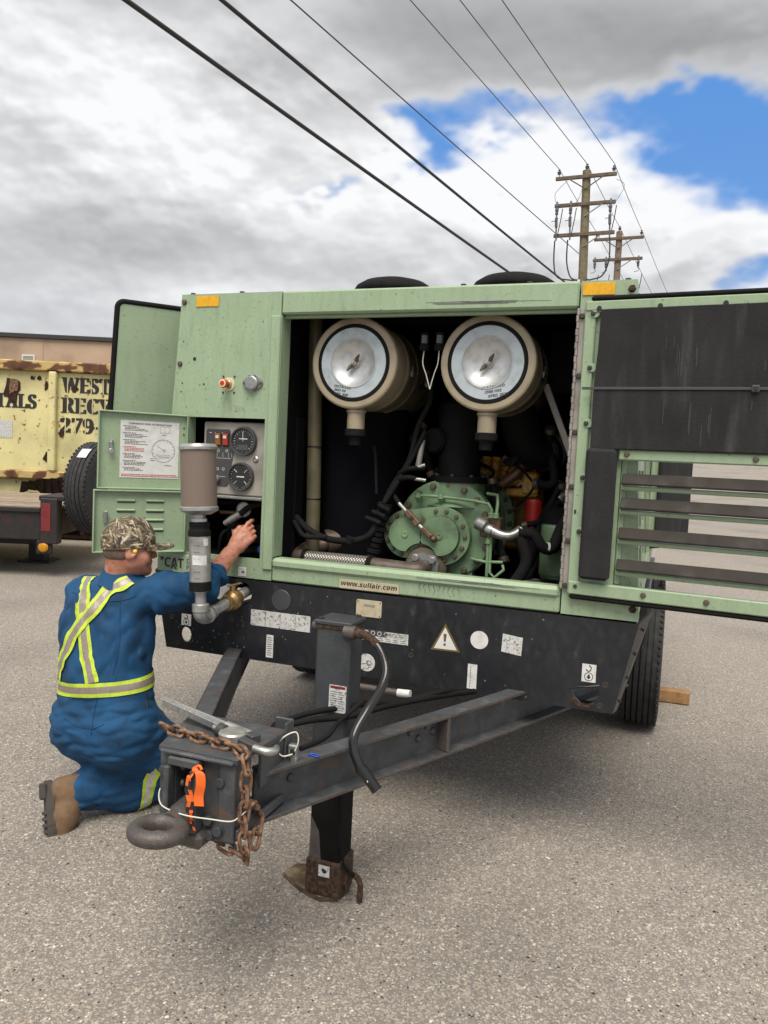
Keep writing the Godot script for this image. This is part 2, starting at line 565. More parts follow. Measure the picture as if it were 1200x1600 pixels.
	mat("tyre", lin(0.025, 0.025, 0.026), 0.85, 0.0, soft, 3.0, dust)
	mat("cast_black", lin(0.008, 0.008, 0.0085), 0.75, 0.0, soft, 2.0)
	mat("black_gloss", lin(0.012, 0.012, 0.013), 0.22)
	mat("tan", lin(0.365, 0.305, 0.215), 0.4, 0.0, mott, 1.3)
	mat("tan_grimy", lin(0.18, 0.15, 0.1), 0.45, 0.0, soft, 1.4, grime)
	mat("olive", lin(0.13, 0.115, 0.065), 0.4, 0.0, soft, 1.6)
	mat("blue_grey", lin(0.5, 0.56, 0.6), 0.4, 0.15, mott, 2.0)
	mat("spun", lin(0.66, 0.68, 0.69), 0.42, 0.6, mott, 3.0)
	mat("steel", lin(0.45, 0.45, 0.44), 0.36, 0.85, mott, 5.0)
	mat("galv", lin(0.36, 0.37, 0.37), 0.42, 0.75, mott, 7.0, null, grit, 0.03)
	mat("bare", lin(0.5, 0.49, 0.47), 0.4, 0.6, soft, 4.0)
	mat("zinc", lin(0.46, 0.46, 0.455), 0.36, 0.6, soft, 5.0, null, grit, 0.02)
	mat("ink_faint", lin(0.4, 0.4, 0.4), 0.6)
	mat("brass", lin(0.42, 0.27, 0.12), 0.4, 0.75, soft, 7.0)
	mat("copper", lin(0.2, 0.12, 0.075), 0.5, 0.5, soft, 5.0)
	mat("pipe_brown", lin(0.095, 0.07, 0.055), 0.5, 0.2, soft, 3.0, rustpatch)
	mat("dusty_rust", lin(0.72, 0.68, 0.62), 0.9, 0.0, ntx("dustrust", 52, 0.008, 6, [[0.0, Color(0.27, 0.2, 0.15)], [0.4, Color(0.38, 0.32, 0.25)], [0.7, Color(0.5, 0.45, 0.37)], [1.0, Color(0.6, 0.57, 0.5)]]), 2.5, null, grit, 0.12)
	mat("rust", lin(1.0, 0.94, 0.88), 0.9, 0.0, rust, 2.6, null, grit, 0.12)
	mat("rust_dark", lin(0.3, 0.27, 0.25), 0.85, 0.1, rust, 5.0, null, grit, 0.1)
	mat("ring_iron", lin(0.095, 0.09, 0.088), 0.55, 0.3, soft, 4.0, ntx("ironrust", 54, 0.02, 6, [[0.0, Color(0.36, 0.25, 0.18, 0.6)], [0.3, Color(0.4, 0.3, 0.23, 0.35)], [0.5, Color(0.4, 0.35, 0.31, 0.08)], [0.6, Color(0.5, 0.5, 0.5, 0.0)], [1.0, Color(0.58, 0.57, 0.56, 0.3)]]), grit, 0.12)
	mat("bolt", lin(0.12, 0.095, 0.07), 0.5, 0.5)
	mat("bolt_dark", lin(0.05, 0.045, 0.04), 0.5, 0.4)
	mat("hinge", lin(0.36, 0.33, 0.3), 0.5, 0.3, soft, 2.0)
	mat("engine", lin(0.8, 0.43, 0.06), 0.5, 0.0, soft, 3.0, grime, grit, 0.1)
	mat("red", lin(0.42, 0.02, 0.015), 0.4)
	mat("red_faded", lin(0.2, 0.018, 0.022), 0.5, 0.0, soft, 4.0)
	mat("amber", lin(0.75, 0.4, 0.01), 0.3, 0.0, mott, 6.0)
	mat("amber_lamp", lin(0.5, 0.22, 0.01), 0.3)
	mat("cream", lin(0.62, 0.53, 0.26), 0.5)
	mat("white", lin(0.68, 0.69, 0.68), 0.5, 0.0, mott, 3.0)
	mat("white_worn", lin(0.6, 0.61, 0.6), 0.55, 0.0, mott, 5.0, ntx("scuff", 71, 0.02, 5, [[0.0, Color(0.12, 0.12, 0.13, 0.9)], [0.28, Color(0.2, 0.2, 0.2, 0.6)], [0.38, Color(0.4, 0.4, 0.4, 0.0)], [1.0, Color(0.6, 0.6, 0.6, 0.1)]]))
	mat("ivory", lin(0.5, 0.44, 0.31), 0.5, 0.0, mott, 4.0)
	mat("ink", lin(0.015, 0.015, 0.016), 0.6)
	mat("ink_gray", lin(0.13, 0.13, 0.14), 0.6)
	mat("ink_olive", lin(0.12, 0.09, 0.02), 0.6)
	mat("panel_gray", lin(0.37, 0.345, 0.305), 0.45, 0.1, soft, 2.0)
	mat("dark_gray", lin(0.05, 0.05, 0.052), 0.5)
	mat("gauge_face", lin(0.018, 0.019, 0.02), 0.35)
	mat("lcd", lin(0.05, 0.065, 0.06), 0.2)
	mat("switch_amber", lin(0.28, 0.1, 0.02), 0.3)
	mat("switch_red", lin(0.4, 0.035, 0.015), 0.3)
	mat("blue_cap", lin(0.01, 0.04, 0.2), 0.4)
	mat("mesh_filter", lin(0.24, 0.185, 0.15), 0.85, 0.0, ntx("mesh", 81, 0.12, 2, [[0.0, gray(0.6)], [0.5, gray(0.9)], [1.0, gray(1.0)]]), 5.0, null, grit, 0.1)
	mat("wood", lin(0.36, 0.2, 0.085), 0.8, 0.0, soft, 4.0)
	mat("orange", lin(0.75, 0.13, 0.015), 0.5)
	mat("wire_white", lin(0.6, 0.58, 0.52), 0.5)
	mat("blue_plastic", lin(0.02, 0.06, 0.4), 0.4)
	var braid := Image.create(64, 64, false, Image.FORMAT_RGB8)
	for y in 64:
		for x in 64:
			var a := fposmod(x + y, 16.0) / 16.0; var b := fposmod(x - y, 16.0) / 16.0
			var over := int(floor((x + y) / 16.0) + floor((x - y + 64) / 16.0)) % 2 == 0
			var t := sin(PI * (a if over else b))
			braid.set_pixel(x, y, gray(0.25 + 0.75 * t))
	var bt := ImageTexture.create_from_image(braid)
	var bm := mat("braid", lin(0.42, 0.4, 0.37), 0.45, 0.6)
	bm.albedo_texture = bt
	bm.heightmap_enabled = true; bm.heightmap_texture = bt; bm.heightmap_scale = 0.25
	bm.uv1_scale = Vector3(3, 18, 1)
	for k in ["tank", "black_in", "cast_black", "rubber"]:
		M[k].metallic_specular = 0.25
	mat("oily", lin(0.1, 0.105, 0.06), 0.3, 0.0, soft, 4.0)
	# worker
	var weave := ntx("weave", 91, 0.16, 2, [], 512)
	var blue := mat("coverall", lin(0.0025, 0.062, 0.165), 0.85, 0.0, ntx("bluefade", 92, 0.008, 5, [[0.0, gray(0.72)], [0.5, gray(0.92)], [1.0, gray(1.0)]]), 1.4, null, weave, 0.06)
	blue.rim_enabled = true; blue.rim = 0.08; blue.rim_tint = 0.9
	mat("seam", lin(0.003, 0.035, 0.10), 0.9)
	mat("lime", lin(0.52, 0.68, 0.05), 0.6, 0.0, mott, 8.0)
	mat("silver_tape", lin(0.33, 0.29, 0.25), 0.45, 0.3, mott, 8.0)
	mat("silver_bright", lin(0.6, 0.58, 0.54), 0.45, 0.2, mott, 8.0)
	var sk := mat("skin", lin(0.47, 0.235, 0.165), 0.5, 0.0, ntx("skinmot", 95, 0.03, 4, [[0.0, Color(0.86, 0.68, 0.64)], [0.5, Color(0.98, 0.93, 0.91)], [1.0, Color(1, 1, 1)]]), 2.0)
	sk.subsurf_scatter_enabled = true; sk.subsurf_scatter_strength = 0.12
	mat("hair", lin(0.2, 0.125, 0.095), 0.8, 0.0, soft, 9.0, null, weave, 0.2)
	mat("boot", lin(0.17, 0.1, 0.05), 0.75, 0.0, soft, 5.0, dust, grit, 0.1)
	mat("boot_sole", lin(0.06, 0.052, 0.045), 0.85, 0.0, soft, 6.0, dust)
	mat("eye", lin(0.7, 0.7, 0.68), 0.25)
	mat("yellow_foam", lin(0.75, 0.7, 0.08), 0.8)
	var cm := mat("camo", Color.WHITE, 0.9, 0.0, null, 1.0, null, weave, 0.05)
	cm.albedo_texture = camo_texture()
	cm.uv1_scale = Vector3.ONE * 3.0
	# yard
	mat("bin_yellow", lin(0.7, 0.64, 0.32), 0.6, 0.0, soft, 0.35, binrust)
	mat("bin_rail", lin(0.56, 0.42, 0.17), 0.7, 0.0, soft, 0.5, ntx("railrust", 58, 0.012, 6, [[0.0, Color(0.24, 0.12, 0.07, 1.0)], [0.45, Color(0.36, 0.2, 0.12, 0.95)], [0.52, Color(0.6, 0.42, 0.2, 0.3)], [0.6, Color(0.8, 0.65, 0.3, 0.0)], [1.0, Color(0.9, 0.8, 0.5, 0.0)]], 512))
	mat("bin_edge", lin(0.16, 0.09, 0.06), 0.9, 0.0, rust, 0.8)
	mat("deck_wood", lin(0.3, 0.23, 0.165), 0.9, 0.0, soft, 2.0, null, grit, 0.2)
	mat("deck_wood_b", lin(0.36, 0.285, 0.21), 0.9, 0.0, soft, 2.0, null, grit, 0.2)
	mat("deck_wood_c", lin(0.22, 0.18, 0.14), 0.9, 0.0, soft, 2.0, null, grit, 0.2)
	mat("trailer_black", lin(0.012, 0.012, 0.013), 0.6, 0.0, soft, 1.0, ntx("trust", 59, 0.012, 5, [[0.0, Color(0.2, 0.1, 0.08, 0.8)], [0.35, Color(0.22, 0.12, 0.1, 0.5)], [0.5, Color(0.3, 0.2, 0.2, 0.0)], [1.0, Color(0.3, 0.3, 0.3, 0.15)]]))
	mat("trailer_brown", lin(0.075, 0.05, 0.035), 0.8, 0.0, soft, 1.0)
	mat("wall_tan", lin(0.45, 0.325, 0.23), 0.85, 0.0, ntx("wallstain", 97, 0.004, 5, [[0.0, gray(0.78)], [0.5, gray(0.95)], [1.0, gray(1.0)]]), 0.2)
	mat("roof_trim", lin(0.025, 0.024, 0.025), 0.6)
	mat("pole_wood", lin(0.2, 0.17, 0.105), 0.9, 0.0, soft, 1.2, null, grit, 0.4)
	mat("pole_wood_b", lin(0.23, 0.17, 0.13), 0.9, 0.0, soft, 1.2, null, grit, 0.4)
	mat("arm_wood", lin(0.15, 0.115, 0.085), 0.9, 0.0, soft, 1.0)
	mat("porcelain", lin(0.1, 0.1, 0.11), 0.3)
	mat("wire", lin(0.02, 0.02, 0.022), 0.6)
	mat("wire_thin", lin(0.07, 0.07, 0.075), 0.6)

func camo_texture() -> ImageTexture:
	var r := RandomNumberGenerator.new()
	r.seed = 77
	var n := 256
	var im := Image.create(n, n, false, Image.FORMAT_RGB8)
	im.fill(lin(0.06, 0.045, 0.03))
	var cols := [lin(0.1, 0.075, 0.045), lin(0.03, 0.025, 0.018), lin(0.15, 0.115, 0.07), lin(0.42, 0.36, 0.27), lin(0.22, 0.17, 0.1), lin(0.025, 0.02, 0.015), lin(0.5, 0.45, 0.36), lin(0.09, 0.08, 0.045)]
	for i in 620:
		var c: Color = cols[r.randi() % cols.size()]
		var p := Vector2(r.randf() * n, r.randf() * n)
		var a := r.randf_range(-1.1, 1.1) + (PI / 2 if r.randf() < 0.35 else 0.0)
		var L := r.randf_range(16, 52)
		var w := r.randf_range(1.0, 4.2)
		if i < 120:
			w *= 2.6; c = cols[[0, 1, 4, 7][r.randi() % 4]]
		var d := Vector2(cos(a), sin(a)); var bend := r.randf_range(-0.5, 0.5)
		for t in int(L):
			var f := t / L
			var ww := w * sin(PI * clampf(f * 0.9 + 0.08, 0, 1))
			var q := p + d * t + d.orthogonal() * bend * f * f * L * 0.4
			for k in range(int(-ww), int(ww) + 1):
				var s := q + d.orthogonal() * k
				im.set_pixel(posmod(int(s.x), n), posmod(int(s.y), n), c * (0.9 if k < 0 else 1.05))
	return ImageTexture.create_from_image(im)

# ---------------------------------------------------------------- chip-seal ground texture: [colour, height]
func chip_seal() -> Array:
	var n := 1536
	var r := RandomNumberGenerator.new()
	r.seed = 5
	var col := PackedByteArray(); col.resize(n * n * 3)
	var hei := PackedByteArray(); hei.resize(n * n)
	var base := noise(9, 0.05, 3)
	for i in n * n:
		var v := 114 + int((i * 7919 % 23))
		col[i * 3] = v; col[i * 3 + 1] = v - 3; col[i * 3 + 2] = v - 6
	var tones := [[153, 148, 142], [145, 140, 134], [162, 156, 149], [171, 165, 157], [135, 130, 125], [184, 176, 166], [151, 144, 135], [166, 157, 145], [121, 118, 114], [206, 199, 189]]
	for k in 150000:
		var t: Array
		var q := r.randf()
		if q < 0.62: t = tones[r.randi() % 5]
		elif q < 0.955: t = tones[r.randi() % 9]
		elif q < 0.993: t = tones[9]
		else: t = [48, 45, 43]
		var big := 1.0 if r.randf() < 0.82 else 1.5
		var rx := r.randf_range(1.3, 3.4) * big; var ry := rx * r.randf_range(0.5, 0.9)
		var ang := r.randf() * PI
		var ca := cos(ang) / rx; var sa := sin(ang) / rx
		var cb := -sin(ang) / ry; var sb := cos(ang) / ry
		var cx := r.randi() % n; var cy := r.randi() % n
		var R := int(ceil(rx))
		var lift := int(r.randf_range(90, 225))
		var v: float = r.randf_range(0.86, 1.1)
		var c0 := int(t[0] * v); var c1 := int(t[1] * v); var c2 := int(t[2] * v)
		for dy in range(-R, R + 1):
			var row := posmod(cy + dy, n) * n
			for dx in range(-R, R + 1):
				var e := ca * dx + sa * dy
				var f := cb * dx + sb * dy
				var w := maxf(absf(e) + absf(f) * 0.4, absf(f) + absf(e) * 0.25)
				if w < 1.0:
					var i := row + posmod(cx + dx, n)
					hei[i] = lift - int(45.0 * w * w)
					col[i * 3] = c0; col[i * 3 + 1] = c1; col[i * 3 + 2] = c2
	var a := Image.create_from_data(n, n, false, Image.FORMAT_RGB8, col)
	var b := Image.create_from_data(n, n, false, Image.FORMAT_L8, hei)
	return [ImageTexture.create_from_image(a), ImageTexture.create_from_image(b)]

# ---------------------------------------------------------------- sky: broken cumulus under a grey deck
func bump2(az: float, el: float, c: Array) -> float:
	var dx: float = wrapf(az - c[0], -180.0, 180.0) / c[2]
	var dy: float = (el - c[1]) / c[3]
	var q := dx * dx + dy * dy
	return exp(-q) * c[4] if q < 9.0 else 0.0

func sky_image() -> Image:
	var W := 3072; var H := 1536
	var im := Image.create(W, H, false, Image.FORMAT_RGBF)
	var f1 := noise(101, 1.5, 4)
	var f2 := noise(202, 4.4, 5); f2.fractal_gain = 0.55
	var f3 := noise(303, 1.1, 3)
	var f4 := noise(404, 22.0, 3)
	# openings and cloud masses in view: [azimuth, elevation, half widths, strength]
	var open := [[0.5, 20.3, 5.5, 2.4, 0.74], [3.5, 17.4, 3.4, 2.4, 0.5], [-14.6, 24.4, 4.6, 1.5, 0.8], [-18.8, 23.0, 2.6, 1.8, 0.75], [-16.8, 20.9, 2.8, 1.1, 0.75], [-24.0, 18.9, 1.0, 1.3, 0.6], [6.0, 21.0, 4.0, 2.0, 0.3], [4.0, 12.9, 2.5, 0.7, 0.5], [-6.0, 22.6, 4.0, 1.3, 0.5],
		[-11.0, 18.0, 6.0, 3.2, -0.7], [-7.0, 14.5, 5.0, 3.0, -0.5], [0.5, 14.7, 2.4, 1.2, -0.7], [5.5, 14.4, 2.6, 1.5, -0.6], [-30.0, 18.0, 6.5, 7.0, -0.5], [-3.0, 28.5, 14.0, 3.6, -1.1], [-25.0, 27.5, 9.0, 3.5, -0.8], [-40.0, 20.0, 9.0, 9.0, -0.7], [-20.0, 15.0, 7.0, 4.0, -0.4]]
	var dark := [[-7.0, 27.8, 15.0, 3.6, 0.44], [-22.0, 27.5, 8.0, 3.4, 0.3], [-44.0, 29.0, 9.0, 3.0, 0.35], [-41.0, 13.4, 8.0, 2.4, 0.2], [-29.0, 14.0, 6.0, 2.0, 0.1], [-35.0, 18.3, 7.0, 2.4, -0.22], [-44.0, 20.5, 5.0, 3.5, -0.12], [-12.0, 18.0, 6.0, 3.6, -0.3], [-33.0, 10.4, 9.0, 1.2, -0.25], [-26.0, 21.0, 5.0, 3.0, -0.14]]
	var dens := PackedFloat32Array()
	dens.resize(W * H)
	var rows := int(H * 92.0 / 180.0)
	for y in rows:
		var el := 90.0 - (y + 0.5) / H * 180.0
		var se := sin(deg_to_rad(el)) * 2.0; var ce := cos(deg_to_rad(el))
		var near := el < 42.0
		for x in W:
			var az := wrapf((x + 0.5) / W * 360.0, -180.0, 180.0)
			var a := deg_to_rad(az)
			var p := Vector3(sin(a) * ce, se, -cos(a) * ce)
			var n1 := f1.get_noise_3dv(p)
			var n2 := f2.get_noise_3dv(p)
			var d := 0.44 + n1 * 0.5 + (0.5 - absf(n2)) * 0.5 - 0.17 + n2 * 0.22 + f4.get_noise_3dv(p) * 0.2
			if near and az > -62.0 and az < 20.0:
				var ra := az + n2 * 6.0 + n1 * 2.0
				var re := el + n1 * 1.5 + n2 * 2.2
				for c in open: d -= bump2(ra, re, c)
			dens[y * W + x] = d
	for y in rows:
		var el := 90.0 - (y + 0.5) / H * 180.0
		var se := sin(deg_to_rad(el)) * 2.0; var ce := cos(deg_to_rad(el))
		var t := clampf(se / 1.5, 0.0, 1.0)
		var blue := Vector3(0.24, 0.46, 0.78).lerp(Vector3(0.06, 0.22, 0.62), pow(t, 0.6))
		var near := el < 42.0
		var low := smoothstep(15.0, 2.0, el)
		for x in W:
			var az := wrapf((x + 0.5) / W * 360.0, -180.0, 180.0)
			var a := deg_to_rad(az)
			var d := dens[y * W + x]
			var up := dens[maxi(y - 9, 0) * W + x]
			var up2 := dens[maxi(y - 26, 0) * W + posmod(x + 8, W)]
			var up0 := dens[maxi(y - 3, 0) * W + posmod(x + 2, W)]
			var relief := clampf((d - up0) * 0.9 + (d - up) * 0.9 + (d - up2) * 0.5, -0.6, 0.6)
			var thick := smoothstep(0.15, 0.95, d)
			var n3 := f3.get_noise_3d(sin(a) * ce, se, -cos(a) * ce)
			var deck := 0.0
			var shade := 0.09 + 0.24 * thick + n3 * 0.26
			if near and az > -62.0 and az < 20.0:
				for c in dark:
					var v := bump2(az + n3 * 6.0, el + n3 * 2.0, c)
					shade += v
					deck += maxf(v, 0.0)
			shade = clampf(shade - relief * lerpf(0.36, 0.10, clampf(deck * 2.5, 0.0, 1.0)), 0.0, 1.0)
			var cover := smoothstep(-0.3, 0.42, d)
			var cl := Vector3(0.88, 0.885, 0.9).lerp(Vector3(0.19, 0.194, 0.203), pow(shade, 0.8))
			cl = cl.lerp(Vector3(0.55, 0.6, 0.66), low * 0.4)
			var c3 := blue.lerp(cl, cover)
			im.set_pixel(x, y, Color(c3.x, c3.y, c3.z))
	for y in range(rows, H):
		for x in range(0, W, 8):
			im.fill_rect(Rect2i(x, y, 8, 1), Color(0.35, 0.36, 0.37))
	return im

func light_and_camera() -> void:
	var cam := Camera3D.new()
	cam.name = "camera"
	cam.position = Vector3(1.162, 1.56, 3.05)
	cam.fov = 67.38
	cam.near = 0.05
	cam.far = 900.0
	cam.basis = Basis(Vector3.UP, deg_to_rad(20.1310245)) * Basis(Vector3.RIGHT, deg_to_rad(-3.89557579)) * Basis(Vector3.BACK, deg_to_rad(2.76783732))
	add_child(cam)
	cam.current = true
	var env := Environment.new()
	env.background_mode = Environment.BG_SKY
	var sky := Sky.new()
	var pm := PanoramaSkyMaterial.new()
	pm.panorama = ImageTexture.create_from_image(sky_image())
	sky.sky_material = pm
	env.sky = sky
	env.background_energy_multiplier = 1.0
	env.tonemap_mode = Environment.TONE_MAPPER_LINEAR
	env.tonemap_exposure = 1.1
	env.sdfgi_enabled = true
	env.ssao_enabled = true
	env.ssil_enabled = true
	var we := WorldEnvironment.new()
	we.name = "world_environment"
	we.environment = env
	add_child(we)
	# sun behind thin cloud, high and behind the camera
	var sun := DirectionalLight3D.new()
	sun.name = "sun"
	sun.light_energy = 1.25
	sun.light_color = Color(1.0, 0.965, 0.91)
	sun.light_angular_distance = 38.0
	sun.shadow_enabled = true
	sun.basis = Basis.looking_at(Vector3(-0.12, -1.0, -0.55).normalized())
	add_child(sun)

# ---------------------------------------------------------------- the yard
func rise(x: float, z: float) -> float:
	return 3.0 * smoothstep(16.0, 80.0, Vector2(x - 1.0, z).length())

func build_ground() -> void:
	var tx := chip_seal()
	var m := StandardMaterial3D.new()
	m.resource_name = "chip_seal"
	m.albedo_texture = tx[0]
	m.albedo_color = Color(0.975, 0.96, 0.94)
	m.roughness = 0.9
	m.uv1_scale = Vector3(1, 1, 1)
	m.heightmap_enabled = true
	m.heightmap_texture = tx[1]
	m.heightmap_scale = 0.18
	m.detail_enabled = true
	m.detail_blend_mode = BaseMaterial3D.BLEND_MODE_MUL
	m.detail_uv_layer = BaseMaterial3D.DETAIL_UV_2
	m.detail_albedo = ntx("road_tone", 88, 0.005, 7, [[0.0, gray(0.84)], [0.3, gray(0.94)], [0.5, gray(0.985)], [1.0, Color(1, 0.99, 0.97)]], 1024)
	var n := 90
	var v := PackedVector3Array(); var u := PackedVector2Array(); var u2 := PackedVector2Array(); var ix := PackedInt32Array()
	for j in n + 1:
		for i in n + 1:
			var a := (i / float(n)) * 2.0 - 1.0; var b := (j / float(n)) * 2.0 - 1.0
			var x := 1.0 + signf(a) * pow(absf(a), 2.2) * 260.0
			var z := signf(b) * pow(absf(b), 2.2) * 260.0
			v.append(Vector3(x, rise(x, z), z))
			u.append(Vector2(x, z) / 2.3)
			u2.append(Vector2(x * 0.8 + z * 0.6, z * 0.8 - x * 0.6) / 14.0)
	for j in n:
		for i in n:
			var p := j * (n + 1) + i
			ix.append_array(PackedInt32Array([p, p + 1, p + n + 2, p, p + n + 2, p + n + 1]))
	var ar := []
	ar.resize(Mesh.ARRAY_MAX)
	ar[Mesh.ARRAY_VERTEX] = v; ar[Mesh.ARRAY_TEX_UV] = u; ar[Mesh.ARRAY_TEX_UV2] = u2; ar[Mesh.ARRAY_INDEX] = ix
	var st := SurfaceTool.new()
	st.create_from_arrays(ar)
	st.generate_normals()
	st.generate_tangents()
	var g := MeshInstance3D.new()
	g.name = "ground"
	g.mesh = st.commit()
	g.material_override = m
	add_child(g)
	tag(g, "pale chip sealed asphalt of the yard", "ground", "", "structure")

func build_chips() -> void:
	# loose stone chips standing proud of the seal, too many to count
	var r := RandomNumberGenerator.new(); r.seed = 15
	var b := MB.new()
	var m := StandardMaterial3D.new()
	m.resource_name = "stone_chip"; m.roughness = 0.85; m.vertex_color_use_as_albedo = true
	b.box(m, Vector3.ZERO, Vector3(1.0, 0.55, 0.75), 0.28)
	var mm := MultiMesh.new()
	mm.transform_format = MultiMesh.TRANSFORM_3D
	mm.use_colors = true
	mm.mesh = b.mesh()
	var N := 26000
	mm.instance_count = N
	for i in N:
		var d := 1.3 + 4.6 * pow(r.randf(), 1.25)
		var a := deg_to_rad(-21.0 + r.randf_range(-36, 36))
		var p := Vector3(1.162 + sin(a) * d, 0.001, 3.05 - cos(a) * d)
		var s := r.randf_range(0.004, 0.0085)
		var bs := Basis(Vector3.UP, r.randf() * TAU) * Basis(Vector3.RIGHT, r.randf_range(-0.5, 0.5))
		mm.set_instance_transform(i, Transform3D(bs.scaled(Vector3.ONE * s), p))
		var k := r.randf()
		var v := r.randf_range(0.2, 0.34) if k < 0.9 else (r.randf_range(0.36, 0.5) if k < 0.97 else 0.05)
		mm.set_instance_color(i, Color(v, v * 0.94, v * 0.86))
	var o := MultiMeshInstance3D.new()
	o.name = "loose_stone_chips"
	o.multimesh = mm
	add_child(o)
	tag(o, "loose pale stone chips scattered over the asphalt", "gravel", "", "stuff")

func build_warehouse() -> void:
	var a := Vector3(-36.0, 0, -15.6); var c := Vector3(-12.0, 0, -24.6)
	var dir := (c - a).normalized(); var nrm := dir.cross(Vector3.UP)
	if nrm.z < 0: nrm = -nrm
	var L := a.distance_to(c)
	var t := thing("warehouse", (a + c) * 0.5 + Vector3(0, 0, 0), "long tan stucco warehouse with a dark roof edge, behind the yellow bin", "building")
	var bs := Basis(dir, Vector3.UP, dir.cross(Vector3.UP))
	var b := MB.new()
	b.xf = Transform3D(bs, a)
	var sgn := 1.0 if bs.z.dot(nrm) > 0 else -1.0
	b.bx(M.wall_tan, Vector3(0, 0.3, -sgn * 12.0), Vector3(L, 5.62, 0.0), 0.0)
	put(b, "wall", t)
	b = MB.new(); b.xf = Transform3D(bs, a)
	b.bx(M.roof_trim, Vector3(-0.15, 5.625, -sgn * 12.1), Vector3(L + 0.15, 5.80, sgn * 0.12), 0.02)
	put(b, "roof", t)
	b = MB.new(); b.xf = Transform3D(bs, a)
	for x in [4.2, 9.5, 14.8, 20.2]:
		b = MB.new(); b.xf = Transform3D(bs, a)
		b.bx(M.wall_tan, Vector3(x, 0.4, sgn * 0.002), Vector3(x + 0.03, 5.6, sgn * 0.02), 0.0)
		put(b, "wall_joint", t)
	# louvred vent
	var vx := (Vector3(-22.6, 0, -20.5) - a).dot(dir)
	var vent := MB.new(); vent.xf = Transform3D(bs, a)
	vent.bx(M.white, Vector3(vx - 0.25, 4.72, 0.0), Vector3(vx + 0.25, 4.98, sgn * 0.05), 0.01)
	var vp := put(vent, "vent", t)
	var sl := MB.new(); sl.xf = Transform3D(bs, a)
	for k in 4:
		sl.bx(M.ink_gray, Vector3(vx - 0.2, 4.755 + k * 0.05, sgn * 0.045), Vector3(vx + 0.2, 4.78 + k * 0.05, sgn * 0.06), 0.002)
	put(sl, "vent_slats", vp)

func cross_arm(t: Node3D, p: Vector3, half: float, wood, ang := -0.04) -> void:
	var b := MB.new()
	b.xf = Transform3D(Basis(Vector3.UP, ang), p)
	b.box(wood, Vector3(0, 0, 0.17), Vector3(half * 2.0, 0.13, 0.1), 0.012)
	put(b, "crossarm", t)

func utility_pole(foot: Vector3, top: Vector3, label: String, wood, arms: Array, scale_r: float) -> Node3D:
	var t := thing("utility_pole", foot, label, "utility pole", "wooden utility poles on the power line")
	var b := MB.new()
	var pts := []; var rs := []
	for i in 9:
		pts.append(foot.lerp(top, i / 8.0)); rs.append(lerpf(0.19, 0.15, i / 8.0) * scale_r)
	b.tube(wood, pts, rs, 14)
	put(b, "pole", t)
	for a in arms:
		var p := foot.lerp(top, (a[0] - foot.y) / (top.y - foot.y))
		cross_arm(t, p, 1.1, M.arm_wood)
		# braces
		b = MB.new()
		for s in [-1.0, 1.0]:
			if a[1] == "v" or s > 0:
				b.tube(M.galv if a[1] != "v" else M.arm_wood, [p + Vector3(s * 0.62, -0.06, 0.24), p + Vector3(0.0, -0.45, 0.19)], 0.022, 6)
		put(b, "brace", t)
		if a[1] == "v":
			for x in [-0.98, 0.0, 0.98]:
				var base := p + Vector3(x, 0.065 if x != 0.0 else top.y - p.y, 0.17 if x != 0.0 else 0.0)
				b = MB.new()
				b.lathe(M.porcelain, [Vector2(0.0, -0.12), Vector2(0.012, -0.12), Vector2(0.012, 0.08), Vector2(0.07, 0.08), Vector2(0.04, 0.13), Vector2(0.085, 0.14), Vector2(0.035, 0.2), Vector2(0.05, 0.24), Vector2(0.0, 0.25)], base, Vector3.UP, 12)
				put(b, "insulator", t)
		else:
			var xs: Array = [-1.0, -0.5, 0.92]
			for x in xs:
				b = MB.new()
				var q := p + Vector3(x, 0, 0.24)
				if a[1] == "cutout":
					b.lathe(M.porcelain, [Vector2(0, -0.42), Vector2(0.03, -0.42), Vector2(0.03, -0.36), Vector2(0.06, -0.34), Vector2(0.06, -0.28), Vector2(0.04, -0.26), Vector2(0.065, -0.22), Vector2(0.065, -0.14), Vector2(0.04, -0.1), Vector2(0.06, -0.05), Vector2(0.03, 0.12), Vector2(0, 0.12)], q, Vector3.UP, 10)
					b.tube(M.wire_thin, [q + Vector3(0.0, -0.42, 0), q + Vector3(0.07, -0.5, 0.05), q + Vector3(-0.02, -0.6, 0.1), q + Vector3(-0.16, -0.62, 0.1)], 0.014, 5)
					put(b, "fuse_cutout", t)
				else:
					b.lathe(M.porcelain, [Vector2(0, -0.2), Vector2(0.03, -0.2), Vector2(0.03, 0.25), Vector2(0.055, 0.3), Vector2(0.055, 0.62), Vector2(0.02, 0.66), Vector2(0.0, 0.7)], q, Vector3(-0.05, 1, 0), 10)
					b.tube(M.wire, [q + Vector3(0.05, 0.0, 0), q + Vector3(0.14, 0.55, 0.02), q + Vector3(0.18, 0.95, 0)], 0.018, 5)
					put(b, "cable_terminator", t)
	return t

